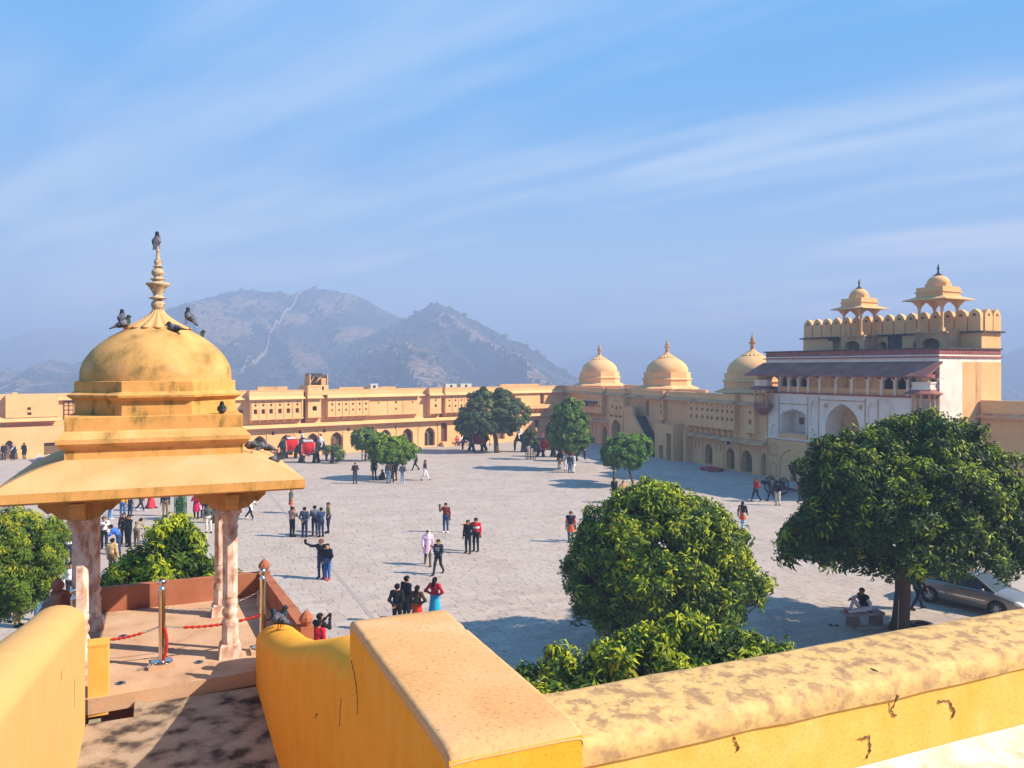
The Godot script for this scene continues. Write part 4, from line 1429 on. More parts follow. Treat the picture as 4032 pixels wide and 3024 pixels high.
func left_corner() -> void:
	var t := thing("courtyard_house", "plain apricot house with an outside stair at the far left edge", "building", Vector3(-52.7, 0, -88.0), 37.6)
	var A: Material = M.apricot
	var w := MB.new()
	var o1 := [[-0.6, -0.25, 5.1, 5.4, 0.0], [-0.6, -0.2, 4.55, 4.85, 0.0]]
	w.facade(-2.6, 2.4, 4.3, 6.7, o1, 0.3, 0.6)
	w.box(-2.6, 2.4, 4.3, 6.7, -6.0, 0.3)
	w.box(-2.6, -2.58, 4.3, 6.7, 0.3, 0.599)
	w.box(2.38, 2.4, 4.3, 6.7, 0.3, 0.599)
	w.box(-9.0, -2.6, 0.0, 6.75, -6.0, -0.3)
	w.box(2.4, 19.0, 0.0, 6.7, -6.0, -0.3)
	w.box(-2.6, 2.4, 0.0, 4.3, -6.0, 0.0)
	part("wall", w, A, t)
	for o in o1: panel(t, "window", o, 0.31, M.shade)
	ledge(t, "ledge", -3.2, 2.5, 4.3, 1.4, A, 0.0, 0.35)
	var lw := MB.new()
	var lo := [[0.8, 3.2, 0.15, 1.55, 0.0], [-2.9, -1.9, 0.0, 2.0, 0.7]]
	lw.facade(-6.0, 3.4, 0.0, 3.3, lo, 0.4, 2.0)
	lw.box(-6.0, 3.4, 0.0, 3.3, 0.0, 1.6)
	lw.box(3.38, 3.4, 0.0, 3.3, 1.6, 1.999)
	var lp := part("lower_wall", lw, A, t)
	for o in lo: panel(lp, "doorway", o, 1.61, M.shade)
	var dr := [3.0, 4.0, 3.9, 6.0, 0.0]
	panel(t, "door", dr, -0.24, M.wood)
	var dg := MB.new()
	for i in 4:
		dg.box(3.1, 3.42, 4.05 + i * 0.48, 4.4 + i * 0.48, -0.236, -0.2)
		dg.box(3.58, 3.9, 4.05 + i * 0.48, 4.4 + i * 0.48, -0.236, -0.2)
	part("door_panels", dg, A, t)
	ledge(t, "hood", 2.4, 19.0, 6.3, 0.5, A, -0.3, 0.16)
	var st := MB.new()
	for i in 14: st.box(3.3 + i * 0.02, 4.6, 0.0, 3.9 - i * 0.28, -0.3 + i * 0.3, 0.0 + i * 0.3)
	part("stair", st, M.apricot_old, t)
	var sw := MB.new()
	sw.extrude(PackedVector2Array([Vector2(-0.3, 0), Vector2(4.4, 0), Vector2(4.4, 0.7), Vector2(0.3, 4.3), Vector2(-0.3, 4.3)]), 0.0, 0.3, Transform3D(Basis(Vector3(0, 0, 1), Vector3(0, 1, 0), Vector3(-1, 0, 0)), Vector3(5.0, 0, 0)))
	part("stair_wall", sw, A, t)
	var ch := MB.new()
	ch.box(-1.9, -1.4, 6.7, 7.0, -1.0, -0.6)
	part("roof_block", ch, A, t)
	var k := thing("ramp_wall", "low pale kerb wall along the ramp at the left, in front of the far house", "wall", Vector3.ZERO)
	var kb := MB.new()
	var a := Vector3(-40.2, 0, -73.5)
	var b := Vector3(-38.6, 0, -60.0)
	var s := Vector3(0.35, 0, 0)
	kb.hexa([a - s, a + s, b + s, b - s], [a - s + Vector3(0, 0.75, 0), a + s + Vector3(0, 0.75, 0), b + s + Vector3(0, 0.75, 0), b - s + Vector3(0, 0.75, 0)])
	part("wall", kb, M.apricot, k)


func round_wall(rows_at: Array, half: float, a: float, foot: float) -> MB:   # a wall with a rounded crest; rows_at: [b, crest height, width factor]
	var m := MB.new()
	var rows := []
	for r in rows_at:
		var line := PackedVector3Array()
		var h: float = half * r[2]
		var top: float = r[1]
		line.append(Vector3(a - h, foot, -r[0]))
		line.append(Vector3(a - h, lerpf(foot, top - h, 0.5), -r[0]))
		for j in 13:
			var t := PI * j / 12.0
			line.append(Vector3(a - cos(t) * h, top - h * 0.75 + sin(t) * h * 0.75, -r[0]))
		line.append(Vector3(a + h, lerpf(foot, top - h, 0.5), -r[0]))
		line.append(Vector3(a + h, foot, -r[0]))
		rows.append(line)
	m.grid(rows, false)
	return m


func terrace() -> void:
	var at := Vector3.ZERO
	# solid terrace under the photographer and the mass under the walkway
	var s := MB.new()
	s.box(0.94, 14.0, 0.0, 7.62, -3.2, 6.0)
	s.box(-9.0, -1.2, 0.0, 6.0, -4.6, 6.0)
	s.box(-1.2, 0.94, 0.0, 5.6, -9.35, 6.0)
	var so := struct("terrace", s, M.ochre_wall)
	so.rotation_degrees.y = YAW
	var fl := MB.new()
	fl.box(1.47, 14.0, 7.62, 7.69, -2.7, 4.0)
	var fo := struct("terrace_floor", fl, M.lime)
	fo.rotation_degrees.y = YAW
	# walkway with a gap left for the drain
	var wk := MB.new()
	wk.box(-0.73, 0.93, 5.6, 6.05, -9.02, -4.0)
	wk.box(-0.22, 0.93, 5.6, 6.05, -9.34, -9.02)
	wk.box(-0.30, -0.22, 5.6, 6.09, -9.34, -9.02)
	var wo := struct("walkway", wk, M.walk)
	wo.rotation_degrees.y = YAW
	var dr := MB.new()
	dr.box(-0.73, -0.3, 5.6, 5.75, -9.36, -9.02)
	dr.box(-0.73, -0.62, 5.75, 5.96, -9.36, -9.02)
	var dro := struct("drain", dr, M.concrete)
	dro.rotation_degrees.y = YAW
	var steps := MB.new()
	for i in 7: steps.box(-0.73, 0.93, 5.6, 6.05 + 0.2 * (i + 1), -4.0 + i * 0.32, -3.68 + i * 0.32 if i < 6 else 4.0)
	var sto := struct("steps", steps, M.walk)
	sto.rotation_degrees.y = YAW
	var lw := thing("walkway_wall", "smooth pale yellow wall with a rounded top at the left edge of the walkway", "wall", at, YAW)
	part("wall", round_wall([[9.18, 6.7, 0.3], [9.17, 6.95, 0.6], [9.13, 7.13, 0.82], [9.05, 7.24, 0.95], [8.9, 7.30, 1.0], [8.0, 7.44, 1.0], [7.0, 7.62, 1.0], [6.0, 7.79, 1.0], [5.0, 7.96, 1.0], [3.6, 8.2, 1.0], [2.0, 8.4, 1.0]], 0.235, -0.965, 5.6), M.ochre_smooth, lw)
	var end := MB.new()
	end.box(-1.17, -0.76, 5.6, 7.0, -9.17, -9.0)
	part("end", end, M.ochre_smooth, lw)
	var rw := thing("walkway_wall", "orange yellow wall with a rounded top between the stepped pier and the pavilion", "wall", at, YAW)
	part("wall", round_wall([[9.66, 6.2, 0.3], [9.65, 6.42, 0.6], [9.61, 6.56, 0.82], [9.52, 6.66, 0.95], [9.38, 6.70, 1.0], [8.4, 6.88, 1.0], [7.4, 7.13, 1.0], [6.4, 7.46, 1.0], [5.4, 7.80, 1.0], [4.3, 8.02, 1.0]], 0.235, 1.165, 5.6), M.ochre_deep, rw)
	var p := thing("pier", "thick ochre pier with a flat sunlit top in the foreground", "wall", at, YAW)
	var pb := MB.new()
	pb.hexa([Vector3(0.925, 5.5, -2.70), Vector3(1.462, 5.5, -2.70), Vector3(1.462, 5.5, -4.37), Vector3(0.925, 5.5, -4.37)],
		[Vector3(0.925, 8.2, -2.70), Vector3(1.462, 8.2, -2.70), Vector3(1.462, 8.2, -4.37), Vector3(0.925, 8.2, -4.37)])
	part("shaft", pb, M.ochre_deep, p)
	var pt := MB.new()
	var rows := []
	var us := [0.0, 0.004, 0.018, 0.05, 0.2, 0.4, 0.6, 0.8, 0.95, 0.982, 0.996, 1.0]
	var ys := [8.19, 8.218, 8.230, 8.234, 8.236, 8.235, 8.236, 8.234, 8.234, 8.230, 8.218, 8.19]
	for i in 40:
		var w := i / 39.0
		var drop := 0.045 if i == 0 or i == 39 else (0.012 if i == 1 or i == 38 else 0.0)
		var line := PackedVector3Array()
		var chip := maxf(0.0, rng.randfn() - 0.9) * 0.008
		for j in us.size():
			var e := chip if j in [1, 2, 9, 10] else 0.0
			var b := lerpf(2.70, 4.37, w) if i > 1 and i < 38 else (lerpf(2.697, 2.712, float(i)) if i < 2 else lerpf(4.358, 4.373, float(i - 38)))
			line.append(Vector3(lerpf(0.922, 1.465, us[j]), minf(ys[j], 8.236) - drop - e + (rng.randf_range(-0.002, 0.002) if j > 2 and j < 9 else 0.0), -b))
		rows.append(line)
	pt.grid(rows, true)
	part("top", pt, M.ochre, p)
	hairline(p, [[0.918, 8.02, 4.30], [0.917, 7.96, 4.20], [0.917, 7.90, 4.16], [0.917, 7.78, 4.15]], 0.0035)
	hairline(rw, [[0.929, 7.70, 4.62], [0.928, 7.62, 4.66], [0.928, 7.50, 4.68]], 0.003)
	hairline(rw, [[0.928, 7.30, 5.4], [0.928, 7.28, 5.46], [0.928, 7.21, 5.5]], 0.003)
	hairline(lw, [[-0.729, 6.9, 7.9], [-0.729, 6.78, 7.88], [-0.729, 6.62, 7.9]], 0.003)
	hairline(lw, [[-0.729, 7.3, 7.0], [-0.729, 7.27, 6.93], [-0.729, 7.25, 6.92]], 0.004)
	# parapet of the terrace: flaking rounded top
	var w := thing("parapet_wall", "long low ochre parapet with a flaking cracked top in the right foreground", "wall", at, YAW)
	var wb := MB.new()
	wb.box(1.463, 14.0, 0.0, 8.075, -3.20, -2.735)
	part("wall", wb, M.ochre_wall, w)
	var wr := []
	var bump := noise(1.6, 300, 3)
	for i in 61:
		var a := lerpf(1.464, 14.0, i / 60.0)
		var line := PackedVector3Array()
		for q in [[2.722, 8.06], [2.716, 8.09], [2.718, 8.13], [2.732, 8.152], [2.765, 8.164], [2.85, 8.172], [3.02, 8.176], [3.14, 8.174], [3.195, 8.16], [3.214, 8.13], [3.216, 8.05]]:
			line.append(Vector3(a, q[1] + bump.get_noise_2d(a, q[0] * 3.0) * 0.008, -q[0] + bump.get_noise_2d(a * 2.0 + 50.0, q[0] * 2.0) * 0.006))
		wr.append(line)
	var wt := MB.new()
	wt.grid(wr, false)
	part("coping", wt, M.peel, w)
	var cr := MB.new()
	for c in [[[3.05, 8.172, 2.9], [3.09, 8.168, 2.80], [3.10, 8.13, 2.735], [3.14, 8.07, 2.712], [3.11, 8.0, 2.731], [3.16, 7.96, 2.731]], [[3.42, 7.99, 2.731], [3.50, 7.985, 2.731], [3.54, 7.93, 2.731], [3.52, 7.89, 2.731]], [[2.90, 7.90, 2.731], [2.98, 7.905, 2.731], [2.985, 7.84, 2.731], [2.95, 7.80, 2.731]], [[2.2, 8.05, 2.731], [2.23, 8.0, 2.731], [2.22, 7.97, 2.731]]]:
		var pts := []
		var rad := []
		for i in c.size() - 1:
			for j in 6:
				var u := j / 6.0
				pts.append(Vector3(lerpf(c[i][0], c[i + 1][0], u) + rng.randf_range(-0.006, 0.006), lerpf(c[i][1], c[i + 1][1], u) + rng.randf_range(-0.006, 0.006), -lerpf(c[i][2], c[i + 1][2], u)))
				rad.append(rng.randf_range(0.0015, 0.0055) if i + j > 0 else 0.001)
		cr.tube(pts, rad, 5)
	part("crack", cr, M.shade, w)
	var ft := MB.new()
	var frows := []
	for i in 31:
		var a := lerpf(1.47, 14.0, i / 30.0)
		var line := PackedVector3Array()
		for q in [[2.733, 7.775], [2.70, 7.745], [2.64, 7.72], [2.52, 7.702], [2.3, 7.695]]:
			line.append(Vector3(a, q[1] + bump.get_noise_2d(a * 2.0, q[0]) * 0.012, -q[0]))
		frows.append(line)
	ft.grid(frows, true)
	part("foot_fillet", ft, M.lime, w)


func hairline(parent: Node, c: Array, r: float) -> void:   # a thin crack in the plaster
	var m := MB.new()
	var pts := []
	var rad := []
	for i in c.size() - 1:
		for j in 6:
			var u := j / 6.0
			pts.append(Vector3(lerpf(c[i][0], c[i + 1][0], u), lerpf(c[i][1], c[i + 1][1], u) + rng.randf_range(-0.006, 0.006), -lerpf(c[i][2], c[i + 1][2], u) + rng.randf_range(-0.006, 0.006)))
			rad.append(rng.randf_range(0.3, 1.0) * r)
	m.tube(pts, rad, 5)
	part("crack", m, M.shade, parent)


func column_shape(y0: float) -> MB:
	var b := MB.new()
	b.tapered(0, 0, 0.13, 0.13, y0, 0.115, 0.115, y0 + 0.14)
	b.tapered(0, 0, 0.115, 0.115, y0 + 0.14, 0.10, 0.10, y0 + 0.16)
	b.ngon([[0.095, y0 + 0.16], [0.088, y0 + 0.34], [0.09, y0 + 0.36]], 8, Vector3.ZERO, PI / 8)
	b.lathe([[0.092, y0 + 0.36], [0.098, y0 + 0.40], [0.085, y0 + 0.44], [0.07, y0 + 0.46], [0.092, y0 + 0.50], [0.092, y0 + 0.54], [0.07, y0 + 0.58], [0.09, y0 + 0.62], [0.09, y0 + 0.66], [0.076, y0 + 0.70]], 16)
	b.ngon([[0.082, y0 + 0.70], [0.080, y0 + 1.50]], 8, Vector3.ZERO, PI / 8)
	b.ngon([[0.086, y0 + 1.50], [0.09, y0 + 1.54], [0.08, y0 + 1.57], [0.085, y0 + 1.60], [0.115, y0 + 1.70], [0.125, y0 + 1.705]], 8, Vector3.ZERO, PI / 8)
	b.tapered(0, 0, 0.122, 0.122, y0 + 1.702, 0.122, 0.122, y0 + 1.735)
	return b


func pavilion() -> void:
	var y := 6.2
	var base := near_at(-0.09, y, 10.90)
	var tw := MB.new()
	tw.box(-1.42, 1.42, 0.0, 6.02, -12.6, -9.55)
	var two := struct("tower_base", tw, M.railing)
	two.rotation_degrees.y = YAW
	var sl := MB.new()
	sl.hexa([Vector3(-0.735, 6.03, -9.30), Vector3(0.93, 6.03, -9.44), Vector3(1.42, 6.03, -9.7), Vector3(1.42, 6.03, -12.6)], [Vector3(-0.735, 6.199, -9.28), Vector3(0.93, 6.199, -9.42), Vector3(1.42, 6.199, -9.7), Vector3(1.42, 6.199, -12.6)])
	sl.hexa([Vector3(-0.735, 6.03, -9.30), Vector3(1.42, 6.03, -12.6), Vector3(-1.42, 6.03, -12.6), Vector3(-1.42, 6.03, -9.7)], [Vector3(-0.735, 6.199, -9.28), Vector3(1.42, 6.199, -12.6), Vector3(-1.42, 6.199, -12.6), Vector3(-1.42, 6.199, -9.7)])
	var slo := struct("pavilion_deck", sl, M.deck)
	slo.rotation_degrees.y = YAW
	# red parapet round the deck
	var pw := thing("deck_parapet", "low brick red parapet round the pavilion deck", "wall", Vector3.ZERO, YAW)
	var pb := MB.new()
	pb.box(-1.42, 1.42, 6.2, 6.54, -12.62, -12.50)
	part("back_panel", pb, M.railing, pw)
	var pr := MB.new()
	pr.hexa([Vector3(1.30, 6.2, -12.50), Vector3(1.42, 6.2, -12.50), Vector3(1.60, 6.2, -9.62), Vector3(1.45, 6.2, -9.62)], [Vector3(1.30, 6.54, -12.50), Vector3(1.42, 6.54, -12.50), Vector3(1.60, 6.54, -9.62), Vector3(1.45, 6.54, -9.62)])
	part("right_panel", pr, M.railing, pw)
	var pl := MB.new()
	pl.hexa([Vector3(-1.30, 6.2, -12.50), Vector3(-1.42, 6.2, -12.50), Vector3(-1.60, 6.2, -9.62), Vector3(-1.45, 6.2, -9.62)], [Vector3(-1.30, 6.54, -12.50), Vector3(-1.42, 6.54, -12.50), Vector3(-1.60, 6.54, -9.62), Vector3(-1.45, 6.54, -9.62)])
	part("left_panel", pl, M.railing, pw)
	for q in [[1.36, 12.54], [-1.36, 12.54], [1.53, 9.68], [-1.53, 9.68]]:
		var k := MB.new()
		k.box(q[0] - 0.075, q[0] + 0.075, 6.2, 6.555, -q[1] - 0.075, -q[1] + 0.075)
		k.lathe([[0.05, 6.55], [0.06, 6.58], [0.085, 6.62], [0.08, 6.66], [0.04, 6.71], [0.0, 6.745]], 8, Vector3(q[0], 0, -q[1]), 0, 0.0, 0.0, false)
		part("corner_post", k, M.railing, pw)
	var dp := thing("drain_plug", "round grey drain cover on the deck between the columns", "drain cover", near_at(0.35, 6.2, 9.95), YAW)
	var dm := MB.new()
	dm.lathe([[0.0, 0.0], [0.055, 0.0], [0.05, 0.008], [0.0, 0.006]], 16)
	part("ring", dm, M.chain, dp)
	var dh := MB.new()
	dh.lathe([[0.0, 0.008], [0.03, 0.008], [0.028, 0.011], [0.0, 0.011]], 12)
	part("hole", dh, M.dark, dp)
	var d2 := dp.duplicate()
	d2.name = numbered("drain_plug")
	add_child(d2)
	d2.position = near_at(-0.5, 6.2, 11.3)
	d2.set_meta("label", "round grey drain cover on the deck beside the rear left column")
	var d3 := dp.duplicate()
	d3.name = numbered("drain_plug")
	add_child(d3)
	d3.position = near_at(-0.45, 6.2, 9.62)
	d3.set_meta("label", "round grey drain cover near the front edge of the deck, left of the middle post")
	# the pavilion
	var t := thing("domed_pavilion", "domed ochre pavilion on four red and white columns with a pigeon-topped spire", "pavilion", base, YAW)
	for q in [[-0.78, -0.86], [0.79, -0.86], [-0.78, 0.86], [0.79, 0.86]]:
		var c := part("column", column_shape(0.0), M.pier, t, Vector3(q[0], 0, q[1]))
		var k := MB.new()
		k.box(-0.115, 0.115, 1.735, 1.96, -0.115, 0.115)
		for j in 3: k.box(-0.05, 0.05, 1.80 + j * 0.045, 1.82 + j * 0.045, 0.115, 0.135)
		for i in 4:
			k.extrude(PackedVector2Array([Vector2(0.11, 1.74), Vector2(0.2, 1.76), Vector2(0.27, 1.83), Vector2(0.31, 1.82), Vector2(0.36, 1.87), Vector2(0.40, 1.90), Vector2(0.40, 1.96), Vector2(0.11, 1.96)]), -0.07, 0.07, Transform3D(Basis(Vector3.UP, PI / 2 * i), Vector3.ZERO))
		part("bracket_capital", k, M.mould, c)
	var bm := MB.new()
	for s in [-1.0, 1.0]:
		bm.box(-0.9, 0.9, 1.94, 2.03, s * 0.86 - 0.1, s * 0.86 + 0.1)
		bm.box(s * 0.78 - 0.1, s * 0.78 + 0.1, 1.942, 2.028, -0.76, 0.76)
	part("lintel", bm, M.mould, t)
	var e := MB.new()
	var E := 1.555
	e.tapered(0, 0, E - 0.02, E - 0.02, 2.02, E, E, 2.04)
	e.tapered(0, 0, E, E, 2.04, E, E, 2.135)
	var rows := []
	var ev := []
	for i in 13:
		var u := i / 12.0
		ev.append([lerpf(E, 0.93, u), lerpf(2.136, 2.40, u) + 0.030 * sin(PI * u)])
	var er := MB.new()
	er.ngon(ev, 4, Vector3.ZERO, PI / 4)
	part("eaves_roof", er, M.ochre, t)
	part("eaves_edge", e, M.streak, t)
	var a := MB.new()
	a.ngon([[0.93, 2.36], [0.93, 2.51]], 4, Vector3.ZERO, PI / 4)
	part("lower_block", a, M.streak, t)
	var c1 := MB.new()
	c1.ngon([[0.93, 2.505], [0.96, 2.51], [0.97, 2.54], [1.01, 2.575], [1.012, 2.625], [0.99, 2.64], [0.955, 2.69], [0.93, 2.71]], 4, Vector3.ZERO, PI / 4)
	part("cornice", c1, M.mould, t)
	var b2 := MB.new()
	b2.ngon([[0.93, 2.705], [0.93, 2.86], [0.922, 2.868], [0.6, 2.87]], 4, Vector3.ZERO, PI / 4)
	part("upper_block", b2, M.streak, t)
	var o1 := MB.new()
	o1.ngon([[0.885, 2.86], [0.885, 3.03], [0.90, 3.035], [0.915, 3.05], [0.955, 3.075], [0.96, 3.10], [0.94, 3.11], [0.90, 3.13], [0.885, 3.14]], 8, Vector3.ZERO, PI / 8)
	part("octagon_cornice", o1, M.streak, t)
	var o2 := MB.new()
	o2.ngon([[0.885, 3.13], [0.885, 3.252], [0.878, 3.258], [0.7, 3.26]], 8, Vector3.ZERO, PI / 8)
	part("octagon_drum", o2, M.streak, t)
	dome_stack(t, 0.865, 3.25, 0.66, 0.225, 0.78, M.mould, M.ochre, M.finial)
	# small ochre block beside the left wall
	var sb := thing("door_stub", "small ochre block at the deck edge beside the left wall", "block", near_at(-0.64, 6.0, 9.42), YAW)
	var sm := MB.new()
	sm.box(-0.10, 0.09, 0.0, 0.72, -0.10, 0.10)
	sm.box(-0.105, 0.095, 0.72, 0.745, -0.105, 0.105)
	part("block", sm, M.ochre_wall, sb)
	# three steel posts
	var n := ["polished steel barrier post standing alone in the middle of the deck entrance", "polished steel barrier post at the right parapet of the deck", "polished steel barrier post partly hidden behind the left wall"]
	var xs := [-0.04, 1.07, -0.925]
	for i in 3:
		var p := thing("barrier_post", n[i], "barrier post", near_at(xs[i], 6.2, 10.0 + 0.04 * (i % 2)), YAW, "steel barrier posts")
		var f := MB.new()
		f.box(-0.14, 0.14, 0.0, 0.045, -0.12, 0.12)
		part("wooden_base", f, M.deck, p)
		var pl2 := MB.new()
		pl2.lathe([[0.0, 0.045], [0.12, 0.045], [0.118, 0.06], [0.05, 0.068], [0.0, 0.07]], 24)
		part("base_plate", pl2, M.steel, p)
		var sh := MB.new()
		sh.lathe([[0.036, 0.06], [0.036, 0.86], [0.039, 0.862], [0.039, 0.885], [0.022, 0.90], [0.022, 0.92]], 24)
		part("post", sh, M.steel, p)
		var bl := MB.new()
		bl.ball(Vector3(0, 0.957, 0), Vector3.ONE * 0.046, 24, 14)
		part("ball", bl, M.steel, p)
	var P := [near_at(-0.925, 6.2, 10.0), near_at(-0.04, 6.2, 10.0), near_at(1.07, 6.2, 10.04)]
	rope("red cloth-wrapped rope slung between the left and middle posts", P[0] + Vector3(0, 0.42, 0), P[1] + Vector3(0, 0.46, 0), 0.07, 0.0, 0.78)
	rope("red cloth-wrapped rope slung between the middle and right posts", P[1] + Vector3(0, 0.45, 0), P[2] + Vector3(0, 0.44, 0), 0.06, 0.2, 1.0)
	var hang := thing("rope_end", "loose end of red wrapped rope hanging down the middle post", "rope", P[1])
	var hm := MB.new()
	var pts := []
	var rad := []
	for i in 14:
		var u := i / 13.0
		pts.append(Vector3(0.045 + 0.035 * sin(u * PI), 0.45 - u * 0.36, 0.04 + 0.03 * u))
		rad.append(0.016 + 0.004 * (i % 2))
	hm.tube(pts, rad, 8)
	part("cloth", hm, M.redcloth, hang)
	chain("steel chain hanging from the middle post to the right post behind the columns", P[1] + Vector3(0.03, 0.66, -0.02), P[2] + Vector3(-0.03, 0.72, 0.0), 0.10)
	chain("short spare chain hanging down the side of the right post", P[2] + Vector3(-0.05, 0.74, 0.0), P[2] + Vector3(-0.055, 0.54, 0.01), 0.0)
	chain("coil of chain lying beside the foot of the middle post", P[1] + Vector3(-0.22, 0.015, 0.18), P[1] + Vector3(-0.03, 0.06, 0.10), 0.0)


func link_mesh() -> MB:
	var m := MB.new()
	var pts := []
	var rad := []
	for i in 11:
		var t := TAU * i / 10.0
		pts.append(Vector3(cos(t) * 0.017, sin(t) * 0.010, 0))
		rad.append(0.0032)
	m.tube(pts, rad, 5)
	return m


func chain(label: String, a: Vector3, b: Vector3, sag: float) -> void:
	var t := thing("chain", label, "chain", a)
	var link := link_mesh()
	var mesh := link.mesh()
	var steps := 60
	var walked := 0.0
	var last := Vector3.ZERO
	var k := 0
	for i in range(1, steps + 1):
		var u := float(i) / steps
		var p := (b - a) * u + Vector3(0, -4.0 * sag * u * (1.0 - u), 0)
		walked += p.distance_to(last)
		if walked > 0.027:
			var d := (p - last).normalized()
			var up := Vector3.UP if absf(d.y) < 0.9 else Vector3.RIGHT
			var z := d.cross(up).normalized()
			var o := part("link", mesh, M.chain, t)
			o.transform = Transform3D(Basis(d, z.cross(d), z) * Basis(Vector3.RIGHT, PI / 2 * (k % 2)), p)
			walked = 0.0
			k += 1
		last = p


func rope(label: String, a: Vector3, b: Vector3, sag: float, from: float, to: float) -> void:
	var t := thing("rope", label, "rope", a)
	var m := MB.new()
	var pts := []
	var rad := []
	for i in 41:
		var u := lerpf(from, to, i / 40.0)
		pts.append((b - a) * u + Vector3(0, -4.0 * sag * u * (1.0 - u), 0))
		rad.append(0.0145 + 0.005 * ((i * 7) % 3 - 1) if i > 0 and i < 40 else 0.008)
	m.tube(pts, rad, 8)
	part("cloth", m, M.redcloth, t)
	var link := link_mesh().mesh()
	for i in 10:
		var u := lerpf(0.03, from, (i + 0.5) / 10.0) if from > 0.1 else lerpf(to, 0.97, (i + 0.5) / 10.0)
		if from < 0.1 and to > 0.95: break
		var o := part("link", link, M.chain, t)
		var d := (b - a).normalized()
		var z := d.cross(Vector3.UP).normalized()
		o.transform = Transform3D(Basis(d, z.cross(d), z) * Basis(Vector3.RIGHT, PI / 2 * (i % 2)), (b - a) * u + Vector3(0, -4.0 * sag * u * (1.0 - u), 0))


func leaf_spray(count: int, length: float, width: float, droop: float, spread: float) -> ArrayMesh:
	var m := MB.new()
	for i in count:
		var t := TAU * i / count + rng.randf_range(-0.5, 0.5)
		var start := Vector3(0, rng.randf_range(-0.6, 0.2) * length, 0)
		var l := length * rng.randf_range(0.75, 1.15)
		var out := Vector3(cos(t), 0, sin(t))
		var lift := rng.randf_range(0.05, 0.55)
		var p0 := start + out * 0.02
		var p1 := p0 + (out * spread + Vector3(0, lift - droop * 0.3, 0)).normalized() * l * 0.5
		var p2 := p1 + (out * spread * 0.75 + Vector3(0, lift - droop * 1.1, 0)).normalized() * l * 0.5
		var side := out.cross(Vector3.UP).rotated((p2 - p0).normalized(), rng.randf_range(-0.7, 0.7)) * width * 0.5
		var n1 := side.cross(p1 - p0).normalized()
		var n2 := side.cross(p2 - p1).normalized()
		if n1.y < 0: n1 = -n1
		if n2.y < 0: n2 = -n2
		m.tri(p0, p1 + side, p1 - side, n1, n1, n1)
		m.tri(p1 + side, p2, p1 - side, n2, n2, n2)
	return m.mesh()


var leaf_meshes := {}


